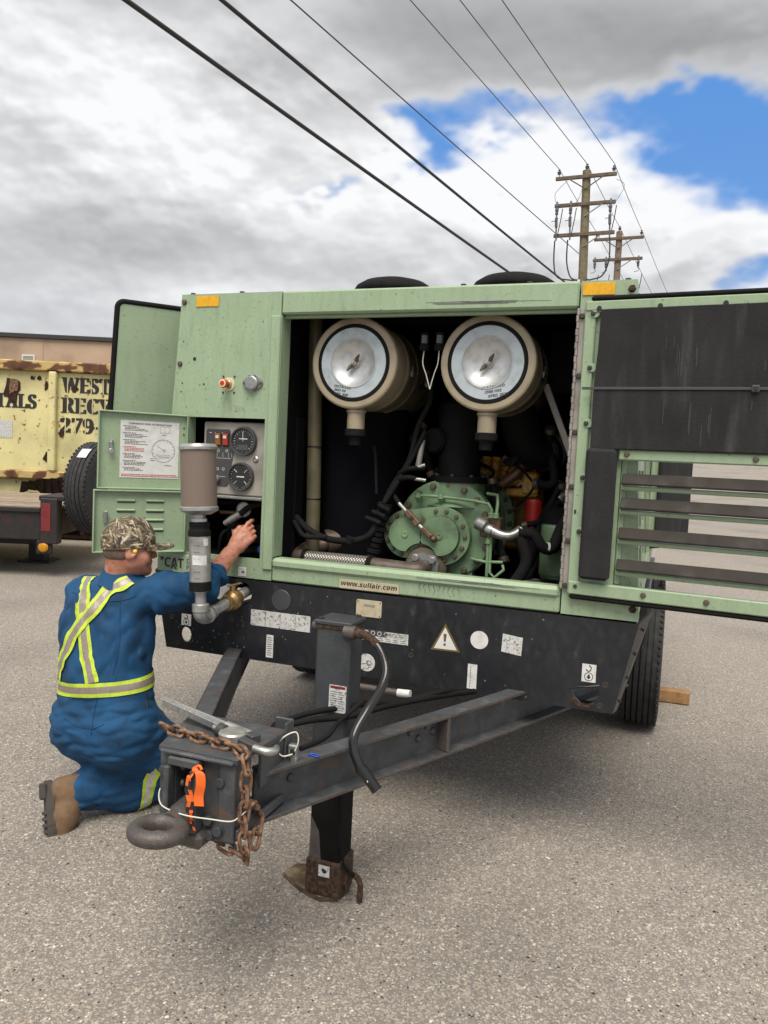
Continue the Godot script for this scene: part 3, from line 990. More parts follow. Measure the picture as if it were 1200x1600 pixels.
func build_poles() -> void:
	var f1 := Vector3(-2.08, rise(-2, -26.4), -26.4); var t1 := Vector3(-2.43, 12.56, -26.75)
	var t := utility_pole(f1, t1, "nearer utility pole with three crossarms and looping black cables", M.pole_wood, [[12.3, "v"], [11.3, "cutout"], [10.2, "term"]], 1.0)
	# the three riser cables droop from the lowest arm to the shaft
	var b: MB
	for c in [[-3.4, 0.55], [-2.93, 0.35], [-1.42, 0.5]]:
		b = MB.new()
		var x: float = c[0]
		var cx: float = -2.3
		var s := signf(x - cx)
		b.tube(M.wire, spline([Vector3(x, 10.0, -26.45), Vector3(x + 0.02, 9.2, -26.42), Vector3(x - s * 0.18, 8.65, -26.4), Vector3(cx + (x - cx) * 0.35, 8.5, -26.35), Vector3(cx + s * 0.1, 8.42, -26.3), Vector3(cx + s * 0.06, 7.6, -26.28)], 6), 0.028, 6)
		put(b, "riser_cable", t)
	b = MB.new()
	b.tube(M.white, [Vector3(-2.42, 8.5, -26.3), Vector3(-2.36, 6.5, -26.24)], 0.06, 8)
	put(b, "conduit", t)
	# jumper loops between the arms
	b = MB.new()
	for c in [[Vector3(-3.1, 12.2, -26.6), Vector3(-3.5, 11.7, -26.5), Vector3(-3.33, 11.15, -26.5)], [Vector3(-1.35, 12.2, -26.8), Vector3(-1.05, 11.9, -26.7), Vector3(-1.4, 11.2, -26.6)], [Vector3(-2.5, 12.0, -26.5), Vector3(-2.6, 11.5, -26.4), Vector3(-2.83, 11.2, -26.5)]]:
		b.tube(M.wire_thin, spline(c, 6), 0.009, 5)
	put(b, "jumper_wire", t)
	var f2 := Vector3(-1.62, rise(-1.6, -34.2), -34.2); var t2 := Vector3(-1.71, 12.55, -34.5)
	utility_pole(f2, t2, "farther pinkish utility pole with two crossarms, right of the nearer one", M.pole_wood_b, [[12.2, "v"], [11.25, "cutout"], [9.6, "term"]], 0.95)

func wire(a: Vector3, b2: Vector3, r: float, sag: float, m, label: String, group: String, c := Vector3.INF) -> void:
	var pts := []
	for i in 25:
		var f := i / 24.0
		pts.append(a.lerp(b2, f) - Vector3(0, 4.0 * sag * f * (1.0 - f), 0))
	if c != Vector3.INF:
		for i in range(1, 13):
			var f := i / 12.0
			pts.append(b2.lerp(c, f) - Vector3(0, 0.2 * f * (1.0 - f), 0))
	var b := MB.new()
	b.tube(m, pts, r, 6)
	var o := put(b, "power_line", self)
	tag(o, label, "power line", group)

func build_wires() -> void:
	var d := Vector3(-0.172, 0, 1.0)
	var P := [Vector3(-3.4, 12.62, -26.55), Vector3(-2.43, 12.8, -26.7), Vector3(-1.45, 12.72, -26.7)]
	var Q := [Vector3(-2.69, 12.5, -34.4), Vector3(-1.71, 12.75, -34.5), Vector3(-0.73, 12.55, -34.5)]
	var names := ["thin power line reaching the left end of the near pole's top arm", "thin power line reaching the very top of the nearer pole", "rightmost thin power line, meeting the right end of the top arm"]
	for i in 3:
		wire(P[i] + d * 46.0, P[i], 0.013, 0.1, M.wire_thin, names[i], "thin overhead lines", Q[i])
		wire(Q[i], Q[i] + Vector3(4.6, -0.3, -46.0), 0.013, 0.5, M.wire_thin, ["thin line running on behind the farther pole's left arm end", "thin line running on behind the top of the farther pole", "thin line running on behind the farther pole's right arm end"][i], "thin overhead lines")
	wire(Vector3(-2.5, 9.5, -26.5) + Vector3(-0.175, 0, 1.0) * 46.0, Vector3(-2.5, 9.5, -26.5), 0.014, 0.1, M.wire_thin, "thin neutral wire ending halfway up the nearer pole", "thin overhead lines")
	var dc := Vector3(-0.139, 0, 1.0)
	wire(Vector3(-2.2, 6.95, -26.5) + dc * 42.0, Vector3(-2.2, 6.95, -26.5), 0.032, 0.12, M.wire, "lower of the two thick black overhead cables, at the far left", "thick black overhead cables")
	wire(Vector3(-2.22, 7.9, -26.5) + Vector3(-0.142, 0, 1.0) * 42.0, Vector3(-2.22, 7.9, -26.5), 0.031, 0.12, M.wire, "upper of the two thick black overhead cables", "thick black overhead cables")

func build_bin() -> void:
	# roll-off scrap bin; its long side lies along dir
	var o := Vector3(-8.1, 0.0, -6.72)
	var dir := Vector3(cos(deg_to_rad(6)), 0, -sin(deg_to_rad(6)))
	dir = Vector3(0.937, 0, -0.349).lerp(dir, 0.0).normalized()
	var t := thing("scrap_bin", o, "rusty yellow steel scrap bin with black stencilled lettering, behind the flatbed trailer", "scrap bin")
	var bs := Basis(dir, Vector3.UP, dir.cross(Vector3.UP))
	var X := Transform3D(bs, o)
	var b := MB.new(); b.xf = X
	b.bx(M.bin_yellow, Vector3(-3.2, 0.25, -2.4), Vector3(3.2, 2.7, 0.0), 0.01)
	put(b, "side_wall", t)
	b = MB.new(); b.xf = X
	b.bx(M.bin_rail, Vector3(-3.25, 2.70, -2.45), Vector3(3.25, 2.86, 0.09), 0.02)
	put(b, "top_rail", t)
	b = MB.new(); b.xf = X
	b.bx(M.bin_rail, Vector3(-3.25, 0.98, 0.003), Vector3(3.25, 1.12, 0.12), 0.02)
	put(b, "bottom_rail", t)
	for x in [-1.85, -0.02, 1.8]:
		b = MB.new(); b.xf = X
		b.bx(M.bin_yellow, Vector3(x - 0.06, 1.121, 0.003), Vector3(x + 0.06, 2.698, 0.1), 0.015)
		put(b, "rib", t)
	b = MB.new(); b.xf = X
	b.bx(M.bin_edge, Vector3(-3.1, 0.02, -2.2), Vector3(3.1, 0.249, -0.15), 0.01)
	put(b, "skid", t)
	# torn, rusted holes with curled lips
	var r := RandomNumberGenerator.new(); r.seed = 3
	for c in [[-0.68, 2.40, 0.12, 0.19], [0.31, 2.45, 0.07, 0.03], [-0.37, 2.59, 0.035, 0.03], [-0.26, 2.59, 0.035, 0.035], [-0.15, 2.47, 0.03, 0.07], [0.1, 1.72, 0.04, 0.05], [-0.12, 1.33, 0.06, 0.08], [-0.05, 2.63, 0.03, 0.06]]:
		b = MB.new(); b.xf = X
		b.plate(M.bin_edge, circle2(Vector2(c[0], c[1]), c[2], c[3], 11, 0.3, r), [], 0.002, 0.012)
		if c[2] > 0.1:
			b.plate(M.rust, circle2(Vector2(c[0] + 0.01, c[1] + 0.05), c[2] * 0.7, c[3] * 0.6, 9, 0.3, r), [], 0.0125, 0.02)
		put(b, "torn_hole", t)
	# a curl of torn sheet steel at the foot of the rib
	b = MB.new(); b.xf = X
	for k in 9:
		var f := k / 9.0
		b.quad(M.bin_edge, Vector3(-0.55 + f * 1.2, 0.72 + 0.1 * sin(f * 9.0), 0.02), Vector3(-0.55 + (f + 0.12) * 1.2, 0.70 + 0.1 * sin(f * 9.0 + 1.0), 0.02), Vector3(-0.4 + (f + 0.12) * 1.0, 0.95 + 0.16 * f, 0.28), Vector3(-0.4 + f * 1.0, 0.95 + 0.15 * f, 0.26))
	put(b, "torn_sheet", t)
	var lt := MB.new(); lt.xf = X
	for k in 3:
		lt.text(M.ink, "METALS", Vector3(-1.35 + (k - 1) * 0.013, 2.10, 0.004 + k * 0.0004), 0.23, 1.04, "Droid Serif")
	put(lt, "lettering", t, "black stencilled word on the left panel")
	lt = MB.new(); lt.xf = X
	for k in 3:
		lt.text(M.ink, "WEST", Vector3(0.10 + (k - 1) * 0.013, 2.38, 0.004 + k * 0.0004), 0.245, 0.76, "Droid Serif")
	for k in 3:
		lt.text(M.ink, "RECY", Vector3(0.10 + (k - 1) * 0.013, 2.06, 0.004 + k * 0.0004), 0.245, 0.80, "Droid Serif")
	for k in 3:
		lt.text(M.ink, "279-6", Vector3(0.09 + (k - 1) * 0.013, 1.74, 0.004 + k * 0.0004), 0.245, 0.80, "Droid Serif")
	# the bridges of the stencil, bare yellow
	for row in [[2.38, 0.10, 0.76, 4], [2.06, 0.10, 0.80, 4], [1.74, 0.09, 0.80, 5]]:
		for k in row[3]:
			var x: float = row[1] + row[2] * (k + 0.47) / row[3]
			lt.bx(M.bin_yellow, Vector3(x - 0.007, row[0] - 0.01, 0.0062), Vector3(x + 0.007, row[0] + 0.255, 0.0072), 0.0)
	put(lt, "lettering", t, "three lines of black stencilled letters and digits")
	var st := MB.new(); st.xf = X
	st.bx(M.white_worn, Vector3(-1.12, 1.62, 0.003), Vector3(-0.68, 1.9, 0.006), 0.0)
	put(st, "faded_sticker", t)

func build_flatbed() -> void:
	var c := Vector3(-5.5, 0.0, -3.92)                 # near right corner of the deck
	var dx := Vector3(0.91, 0, -0.40).normalized()     # along the near edge
	var dz := Vector3(0.40, 0, 0.91).normalized()
	var X := Transform3D(Basis(dx, Vector3.UP, dz), c)
	var t := thing("flatbed_trailer", c + dx * -2.0, "black flatbed trailer with a worn plank deck, left of the green machine", "trailer")
	var r := RandomNumberGenerator.new(); r.seed = 12
	for k in 15:
		var b := MB.new(); b.xf = X
		var z0 := -0.09 - k * 0.178
		b.bx([M.deck_wood, M.deck_wood_b, M.deck_wood_c][r.randi() % 3], Vector3(-6.5, 0.765, z0 - 0.17), Vector3(0.0 - r.randf() * 0.03, 0.805 + r.randf() * 0.008, z0), 0.006)
		put(b, "plank", t)
	var b := MB.new(); b.xf = X
	b.bx(M.trailer_black, Vector3(-6.5, 0.44, -0.085), Vector3(-0.1, 0.80, 0.0), 0.01)
	b.bx(M.trailer_black, Vector3(-6.5, 0.76, -0.06), Vector3(-0.1, 0.815, 0.03), 0.008)
	put(b, "front_rail", t)
	b = MB.new(); b.xf = X
	b.bx(M.trailer_brown, Vector3(0.005, 0.5, -2.7), Vector3(0.10, 0.80, -0.06), 0.01)
	put(b, "side_rail", t)
	b = MB.new(); b.xf = X
	b.bx(M.trailer_black, Vector3(-0.10, 0.40, -0.12), Vector3(0.10, 0.93, 0.03), 0.01)
	b.bx(M.trailer_black, Vector3(-0.12, 0.9, -0.6), Vector3(0.55, 0.96, 0.02), 0.01)
	put(b, "corner_post", t)
	b = MB.new(); b.xf = X
	b.bx(M.red_faded, Vector3(-0.085, 0.55, 0.031), Vector3(0.02, 0.87, 0.036), 0.002)
	put(b, "red_reflector", t)
	b = MB.new(); b.xf = X
	b.bx(M.red_faded, Vector3(-1.9, 0.70, 0.002), Vector3(-0.55, 0.76, 0.006), 0.001)
	put(b, "red_reflector", t, "long faded red reflective strip")
	b = MB.new(); b.xf = X
	b.box(M.trailer_black, Vector3(-0.06, 0.36, -0.02), Vector3(0.19, 0.17, 0.04), 0.03)
	b.lathe(M.amber_lamp, [Vector2(0.05, 0), Vector2(0.058, 0.02), Vector2(0.04, 0.035), Vector2(0, 0.04)], Vector3(-0.06, 0.36, 0.0), Vector3(0, 0, 1), 18)
	put(b, "marker_lamp", t)
	for s in [-1.6, -4.6]:
		b = MB.new(); b.xf = X
		b.bx(M.trailer_black, Vector3(s - 0.1, 0.3, -2.6), Vector3(s + 0.1, 0.75, -0.2), 0.01)
		put(b, "cross_member", t)
	for z in [-0.75, -1.95]:
		b = MB.new(); b.xf = X
		b.bx(M.trailer_black, Vector3(-6.4, 0.30, z - 0.08), Vector3(-0.25, 0.755, z + 0.08), 0.01)
		put(b, "main_beam", t)
	# landing leg and dual wheels that carry it, out of sight under the deck
	for s in [[-5.2, -0.4], [-5.2, -2.2], [-3.9, -0.4], [-3.9, -2.2]]:
		b = MB.new(); b.xf = X
		tyre_shape(b, Vector3(s[0], 0.37, s[1]), Vector3(0, 0, 1), 0.37, 0.24)
		put(b, "wheel", t)
	b = MB.new(); b.xf = X
	b.bx(M.trailer_black, Vector3(-0.7, 0.0, -1.4), Vector3(-0.5, 0.7, -1.2), 0.01)
	b.bx(M.trailer_black, Vector3(-0.8, 0.0, -1.5), Vector3(-0.4, 0.03, -1.1), 0.005)
	put(b, "landing_leg", t)
	# spare wheel carried upright on the corner
	var w := MB.new()
	var ax := Vector3(0.985, 0.0, -0.12).normalized()
	var wc := Vector3(-5.24, 1.05, -4.47)
	tyre_shape(w, wc, ax, 0.56, 0.30)
	var wt := put(w, "spare_tyre", t, "large black tyre carried upright with a white label on its tread")
	w = MB.new()
	w.lathe(M.dark_gray, [Vector2(0.29, -0.1), Vector2(0.29, 0.1), Vector2(0.26, 0.11), Vector2(0.25, 0.02), Vector2(0.1, -0.03), Vector2(0.08, 0.03), Vector2(0, 0.03)], wc, ax, 24)
	put(w, "rim", wt)
	w = MB.new()
	var side := ax.cross(Vector3.UP).normalized()
	var up := side.cross(ax).normalized()
	for k in 3:
		var a0 := 0.98 - k * 0.09; var a1 := a0 - 0.09
		var d0 := up * sin(a0) + side * -cos(a0); var d1 := up * sin(a1) + side * -cos(a1)
		if d0.z < 0: d0 = up * sin(a0) + side * cos(a0); d1 = up * sin(a1) + side * cos(a1)
		w.quad(M.white, wc + d1 * 0.564 - ax * 0.05, wc + d1 * 0.564 + ax * 0.07, wc + d0 * 0.564 + ax * 0.07, wc + d0 * 0.564 - ax * 0.05)
	put(w, "label", wt)

func tyre_shape(b: MB, c: Vector3, ax: Vector3, R: float, W: float, tread := 5) -> void:
	var h := W * 0.5
	var p := [Vector2(R * 0.55, -h * 0.72), Vector2(R * 0.62, -h * 0.95), Vector2(R * 0.78, -h * 1.0), Vector2(R * 0.9, -h * 0.96), Vector2(R * 0.965, -h * 0.86)]
	var q := []
	for i in tread:
		var x0 := -h * 0.82 + i * (h * 1.64 / tread)
		var x1 := x0 + h * 1.64 / tread
		var crown := R * (1.0 - 0.012 * absf(i - (tread - 1) * 0.5))
		q.append(Vector2(crown, x0 + 0.002)); q.append(Vector2(crown, x1 - 0.009))
		if i < tread - 1:
			q.append(Vector2(crown - 0.016, x1 - 0.007)); q.append(Vector2(crown - 0.016, x1))
	p.append_array(q)
	for i in range(4, -1, -1):
		p.append(Vector2([R * 0.55, R * 0.62, R * 0.78, R * 0.9, R * 0.965][i], h * [0.72, 0.95, 1.0, 0.96, 0.86][i]))
	b.lathe(M.tyre, p, c, ax, 56)
	# shoulder lugs
	var z := ax.normalized()
	var x := z.cross(Vector3.UP).normalized(); var y := z.cross(x)
	for k in 60:
		var a := TAU * k / 60.0
		var d := x * cos(a) + y * sin(a)
		var tg := z.cross(d)
		for s in [-1.0, 1.0]:
			b.box(M.tyre, c + d * (R * 0.968) + z * (s * h * 0.86), Vector3(R * 0.05, R * 0.05, h * 0.13), 0.002, Basis(d, tg, z))

# ---------------------------------------------------------------- the compressor trailer
const TOP := 2.275
var RG := RandomNumberGenerator.new()

func side_x(y: float) -> float:      # the cabinet leans in towards the roof
	return lerpf(1.09, 1.0, clampf((y - 0.99) / (TOP - 0.99), 0.0, 1.0))

func build_compressor() -> void:
	RG.seed = 42
	var T := thing("compressor_trailer", Vector3(0, 0, -1.4), "big green towable air compressor with its service doors open", "air compressor")
	cabinet(T)
	bumper(T)
	control_bay(T)
	right_door(T)
	left_doors(T)
	filters(T)
	air_end(T)
	bay_fittings(T)
	engine(T)
	silencer(T)
	tongue(T)
	jack(T)
	running_gear(T)

func cabinet(T: Node3D) -> void:
	var G = M.green
	# left front panel with the control bay opening and the small holes
	var b := MB.new()
	var outer := PackedVector2Array([Vector2(-1.09, 0.992), Vector2(-0.482, 0.992), Vector2(-0.482, TOP), Vector2(-1.0, TOP)])
	b.plate(G, outer, [rect2(-0.943, 1.083, -0.543, 1.716)], -0.02, 0.0)
	# return flanges of the openings
	b.bx(G, Vector3(-0.95, 1.078, -0.06), Vector3(-0.944, 1.72, -0.0205), 0.001)
	b.bx(G, Vector3(-0.542, 1.078, -0.06), Vector3(-0.536, 1.72, -0.0205), 0.001)
	b.bx(G, Vector3(-0.95, 1.717, -0.06), Vector3(-0.536, 1.722, -0.0205), 0.001)
	var left := put(b, "front_panel", T)
	b = MB.new()
	for p in [Vector3(-0.985, 2.24, 0), Vector3(-1.0, 1.958, 0), Vector3(-1.035, 1.55, 0)]:
		b.bolt(M.bolt, p, Vector3.BACK, 0.011, 0.01)
	tag(put(b, "bolts", left), "", "", "", "stuff")
	b = MB.new()
	for p in [[-0.922, 1.981, 0.009], [-0.868, 1.866, 0.005], [-0.985, 1.87, 0.004], [-0.99, 1.83, 0.004], [-0.96, 1.76, 0.003], [-0.985, 2.06, 0.003], [-0.89, 2.09, 0.002]]:
		b.disc(M.ink, Vector3(p[0], p[1], 0.0002), Vector3.BACK, p[2], 0.0006, 12, 0.0002)
	tag(put(b, "small_holes", left), "", "", "", "stuff")
	# post between the control bay and the engine bay
	b = MB.new()
	b.bx(G, Vector3(-0.526, 1.04, 0.001), Vector3(-0.479, 2.17, 0.012), 0.005)
	b.bx(G, Vector3(-0.4855, 1.098, -0.09), Vector3(-0.4785, 2.174, -0.003), 0.002)
	put(b, "door_post", T)
	# header above the engine bay
	b = MB.new()
	b.bx(G, Vector3(-0.478, 2.175, -0.06), Vector3(0.797, TOP, 0.006), 0.008)
	b.bx(G, Vector3(-0.478, 2.162, -0.05), Vector3(0.797, 2.176, -0.028), 0.003)
	put(b, "header_panel", T)
	# sill below it: an upright face under a rounded step
	b = MB.new()
	b.bx(G, Vector3(-0.478, 0.992, -0.05), Vector3(0.797, 1.075, 0.004), 0.006)
	b.bx(G, Vector3(-0.478, 1.05, -0.06), Vector3(0.797, 1.098, 0.018), 0.014)
	var sill := put(b, "sill_panel", T)
	b = MB.new()
	for k in 9:
		var x := 0.22 + k * 0.021
		var y1 := 1.06
		var p := []
		for i in 7:
			p.append(Vector3(x + 0.004 * sin(i * 1.3 + k), y1 - i * (0.006 + 0.001 * (k % 4)), 0.0045))
		b.tube(M.ink_gray, p, [0.0012, 0.0016, 0.0014, 0.0012, 0.001, 0.0008, 0.0004], 5)
	tag(put(b, "oil_streaks", sill), "", "", "", "stuff")
	b = MB.new()
	for k in 16:
		var x0 := 0.18 + rnd(RG, 0.0, 0.3); var x1 := x0 + rnd(RG, 0.06, 0.3)
		var y := 2.205 + rnd(RG, -0.006, 0.005)
		b.tube(M.ink_gray, [Vector3(x0, y, 0.0064), Vector3(x1, y + rnd(RG, -0.002, 0.003), 0.0064)], 0.0007, 4)
	for k in 22:
		var x0 := 0.2 + rnd(RG, 0.0, 0.35); var x1 := x0 + rnd(RG, 0.04, 0.25)
		var y := 1.080 + rnd(RG, -0.007, 0.003)
		b.tube(M.ink_gray, [Vector3(x0, y, 0.0184), Vector3(minf(x1, 0.72), y + rnd(RG, -0.002, 0.002), 0.0184)], 0.0007, 4)
	tag(put(b, "scuff_marks", T), "", "", "", "stuff")
	# right corner post, cut with the lean of the side
	b = MB.new()
	b.plate(G, PackedVector2Array([Vector2(0.803, 0.992), Vector2(1.094, 0.992), Vector2(1.006, TOP), Vector2(0.803, TOP)]), [], -0.09, 0.004)
	var post := put(b, "corner_panel", T)
	b = MB.new()
	for p in [Vector3(0.988, 2.241, 0.004), Vector3(1.07, 1.037, 0.004), Vector3(1.02, 1.9, 0.004)]:
		b.bolt(M.rust_dark, p, Vector3.BACK, 0.012, 0.01)
	tag(put(b, "bolts", post), "", "", "", "stuff")
	# door seal landing line and piano hinge with its knuckles
	b = MB.new()
	b.bx(M.hinge, Vector3(0.797, 1.092, 0.008), Vector3(0.824, 2.172, 0.013), 0.001)
	var hinge := put(b, "hinge", T)
	b = MB.new()
	for k in 42:
		var y := 1.096 + k * 0.0256
		b.tube(M.hinge, [Vector3(0.80 if k % 2 else 0.798, y, 0.016), Vector3(0.80 if k % 2 else 0.798, y + 0.0235, 0.016)], 0.0062, 8)
	tag(put(b, "knuckles", hinge), "", "", "", "stuff")
	b = MB.new()
	for y in [2.14, 1.915, 1.7, 1.49, 1.28, 1.105]:
		b.bolt(M.bolt_dark, Vector3(0.815, y, 0.013), Vector3.BACK, 0.010, 0.012)
	tag(put(b, "bolts", hinge), "", "", "", "stuff")
	# amber reflectors
	for r in [[-0.921, 2.217, -0.801, 2.265, 0.0], [0.809, 2.22, 0.927, 2.266, 0.005]]:
		b = MB.new()
		b.bx(M.amber, Vector3(r[0], r[1], r[4] + 0.001), Vector3(r[2], r[3], r[4] + 0.004), 0.001)
		put(b, "reflector", T)
	# web address strip on the sill
	b = MB.new()
	b.bx(M.ivory, Vector3(-0.145, 0.996, 0.005), Vector3(0.13, 1.036, 0.0075), 0.002)
	var strip := put(b, "name_strip", T)
	b = MB.new()
	b.text(M.ink, "www.sullair.com", Vector3(-0.138, 1.009, 0.0076), 0.022, 0.258, "Droid Sans", true, 0.0006, Vector3.RIGHT, Vector3.UP, 0.15)
	put(b, "lettering", strip)
	# emergency stop
	b = MB.new()
	var e := Vector3(-0.735, 1.866, 0.001)
	b.disc(M.cream, e, Vector3.BACK, 0.031, 0.004, 28)
	for s in [[-1, -1], [1, -1], [-1, 1], [1, 1]]:
		b.bolt(M.bolt_dark, e + Vector3(s[0] * 0.029, s[1] * 0.036, 0), Vector3.BACK, 0.004, 0.004)
	b.disc(M.steel, e + Vector3(0, 0, 0.004), Vector3.BACK, 0.019, 0.012, 24)
	var st := put(b, "emergency_stop", T)
	b = MB.new()
	b.lathe(M.red, [Vector2(0, 0), Vector2(0.013, 0), Vector2(0.013, 0.02), Vector2(0.019, 0.024), Vector2(0.021, 0.034), Vector2(0.018, 0.04)], e + Vector3(0, 0, 0.015), Vector3.BACK, 24)
	b.lathe(M.cream, [Vector2(0.018, 0.04), Vector2(0.0115, 0.0415)], e + Vector3(0, 0, 0.015), Vector3.BACK, 24)
	b.lathe(M.red, [Vector2(0.0115, 0.0415), Vector2(0, 0.0415)], e + Vector3(0, 0, 0.015), Vector3.BACK, 24)
	put(b, "button", st)
	# seven-way socket with spring lid
	b = MB.new()
	var q := Vector3(-0.609, 1.873, 0.001)
	var dia := PackedVector2Array()
	for i in 24:
		var a := TAU * i / 24
		var rr := 0.033 + 0.018 * pow(absf(cos(a)), 6.0) + 0.006 * pow(absf(sin(a)), 8.0)
		dia.append(Vector2(cos(a) * rr, sin(a) * rr))
	b.xf = Transform3D(Basis(), q)
	b.plate(M.galv, dia, [], 0.0, 0.008)
	b.lathe(M.galv, [Vector2(0.030, 0.008), Vector2(0.029, 0.016), Vector2(0.032, 0.017), Vector2(0.032, 0.022), Vector2(0.026, 0.025), Vector2(0, 0.026)], Vector3.ZERO, Vector3.BACK, 24)
	b.rod(M.galv, Vector3(-0.016, 0.034, 0.016), Vector3(0.016, 0.034, 0.016), 0.005, 8)
	b.bolt(M.bolt, Vector3(-0.042, 0, 0.008), Vector3.BACK, 0.006, 0.005)
	b.bolt(M.bolt, Vector3(0.042, 0, 0.008), Vector3.BACK, 0.006, 0.005)
	put(b, "socket", T)
	# scratched hatch mark, small white label under the bay
	b = MB.new()
	for k in 5:
		b.rod(M.ink_gray, Vector3(-0.69 + k * 0.01, 1.745, 0.0006), Vector3(-0.705 + k * 0.012, 1.775 - k * 0.002, 0.0006), 0.0008, 4)
	tag(put(b, "scratches", left), "", "", "", "stuff")
	b = MB.new()
	b.bx(M.white, Vector3(-0.652, 0.998, 0.001), Vector3(-0.61, 1.04, 0.0025), 0.0005)
	b.bx(M.ink_gray, Vector3(-0.634, 1.012, 0.0026), Vector3(-0.618, 1.024, 0.003), 0.0)
	b.bx(M.ink_gray, Vector3(-0.646, 1.03, 0.0026), Vector3(-0.62, 1.032, 0.003), 0.0)
	put(b, "label", T)
	# engine maker's plate low on the left
	b = MB.new()
	b.bx(M.green, Vector3(-1.088, 0.982, 0.002), Vector3(-0.79, 1.07, 0.012), 0.004)
	b.bolt(M.bolt, Vector3(-1.062, 1.045, 0.012), Vector3.BACK, 0.008, 0.007)
	var cp := put(b, "engine_plate", T)
	b = MB.new()
	b.text(M.ink, "CAT", Vector3(-1.045, 1.006, 0.0122), 0.046, 0.105, "Droid Sans")
	b.plate(M.green_in, PackedVector2Array([Vector2(-1.018, 1.0), Vector2(-0.968, 1.0), Vector2(-0.993, 1.028)]), [], 0.0131, 0.0136)
	b.plate(M.ink, PackedVector2Array([Vector2(-1.012, 0.999), Vector2(-1.002, 0.999), Vector2(-0.993, 1.012), Vector2(-0.984, 0.999), Vector2(-0.974, 0.999), Vector2(-0.993, 1.026)]), [], 0.0137, 0.0142)
	b.text(M.ink, "Diesel", Vector3(-0.922, 1.032, 0.0122), 0.022, 0.085, "Droid Sans", false)
	b.text(M.ink, "Power", Vector3(-0.922, 1.001, 0.0122), 0.022, 0.082, "Droid Sans", false)
	put(b, "lettering", cp)
	# roof with rolled front edge and two black rain caps
	b = MB.new()
	b.plate(G, PackedVector2Array([Vector2(-1.0, TOP - 0.03), Vector2(1.006, TOP - 0.03), Vector2(0.985, TOP - 0.002), Vector2(-0.98, TOP - 0.002)]), [], -3.7, -0.022)
	b.bx(G, Vector3(-0.98, TOP - 0.004, -3.68), Vector3(0.98, TOP + 0.012, -0.1), 0.01)
	var roof := put(b, "roof", T)
	b = MB.new()
	for x in [-0.96, -0.7, 0.33, 0.6, 0.97]:
		b.bolt(M.bolt_dark, Vector3(x, TOP, -0.03), Vector3.UP, 0.012, 0.012)
	tag(put(b, "bolts", roof), "", "", "", "stuff")
	for p in [Vector3(-0.14, TOP + 0.012, -0.5), Vector3(0.447, TOP + 0.012, -0.5)]:
		b = MB.new()
		b.lathe(M.rubber, [Vector2(0.15, 0.0), Vector2(0.15, 0.06), Vector2(0.192, 0.062), Vector2(0.196, 0.08), Vector2(0.185, 0.1), Vector2(0.15, 0.122), Vector2(0.09, 0.138), Vector2(0.0, 0.143)], p, Vector3.UP, 36, true)
		put(b, "rain_cap", T)
	# left side: shut panels, with the doorway near the front
	b = MB.new()
	var L := func(m, z0: float, z1: float, y0: float, y1: float):
		var a0 := -side_x(y0); var a1 := -side_x(y1)
		var w := 0.02
		b.quad(m, Vector3(a0, y0, z0), Vector3(a0, y0, z1), Vector3(a1, y1, z1), Vector3(a1, y1, z0))
		b.quad(m, Vector3(a0 + w, y0, z0), Vector3(a1 + w, y1, z0), Vector3(a1 + w, y1, z1), Vector3(a0 + w, y0, z1))
		b.quad(m, Vector3(a0, y0, z1), Vector3(a0 + w, y0, z1), Vector3(a1 + w, y1, z1), Vector3(a1, y1, z1))
		b.quad(m, Vector3(a0, y0, z0), Vector3(a1, y1, z0), Vector3(a1 + w, y1, z0), Vector3(a0 + w, y0, z0))
		b.quad(m, Vector3(a1, y1, z0), Vector3(a1, y1, z1), Vector3(a1 + w, y1, z1), Vector3(a1 + w, y1, z0))
		b.quad(m, Vector3(a0, y0, z0), Vector3(a0 + w, y0, z0), Vector3(a0 + w, y0, z1), Vector3(a0, y0, z1))
	L.call(G, -3.7, -0.40, 0.99, TOP - 0.03)
	L.call(G, -0.40, -0.021, 2.235, TOP - 0.03)
	L.call(G, -0.40, -0.021, 0.99, 1.08)
	put(b, "side_panel", T)
	# right side: post, louvred panel, posts and an open doorway farther back
	b = MB.new()
	var R := func(m, z0: float, z1: float, y0: float, y1: float, w := 0.02):
		var a0 := side_x(y0); var a1 := side_x(y1)
		b.quad(m, Vector3(a0, y0, z1), Vector3(a0, y0, z0), Vector3(a1, y1, z0), Vector3(a1, y1, z1))
		b.quad(m, Vector3(a0 - w, y0, z1), Vector3(a1 - w, y1, z1), Vector3(a1 - w, y1, z0), Vector3(a0 - w, y0, z0))
		b.quad(m, Vector3(a0 - w, y0, z1), Vector3(a0, y0, z1), Vector3(a1, y1, z1), Vector3(a1 - w, y1, z1))
		b.quad(m, Vector3(a0, y0, z0), Vector3(a0 - w, y0, z0), Vector3(a1 - w, y1, z0), Vector3(a1, y1, z0))
		b.quad(m, Vector3(a1, y1, z0), Vector3(a1 - w, y1, z0), Vector3(a1 - w, y1, z1), Vector3(a1, y1, z1))
		b.quad(m, Vector3(a0, y0, z0), Vector3(a0, y0, z1), Vector3(a0 - w, y0, z1), Vector3(a0 - w, y0, z0))
	R.call(G, -1.0, -0.091, 1.72, TOP - 0.03)
	for y in [1.09, 1.25, 1.41, 1.565]:
		R.call(G, -0.45, -0.091, y, y + 0.075)
		R.call(G, -0.9, -0.55, y, y + 0.075)
	for z in [-0.15, -0.5, -0.95]:
		R.call(G, z - 0.05, z + 0.05, 1.0, 1.72)
	R.call(G, -3.7, -0.091, 0.99, 1.07)
	R.call(G, -3.7, -1.0, 2.16, TOP - 0.03)
	for z in [-1.95, -2.8, -3.65]:
		R.call(G, z - 0.05, z + 0.05, 1.07, 2.16)
	put(b, "side_frame", T)
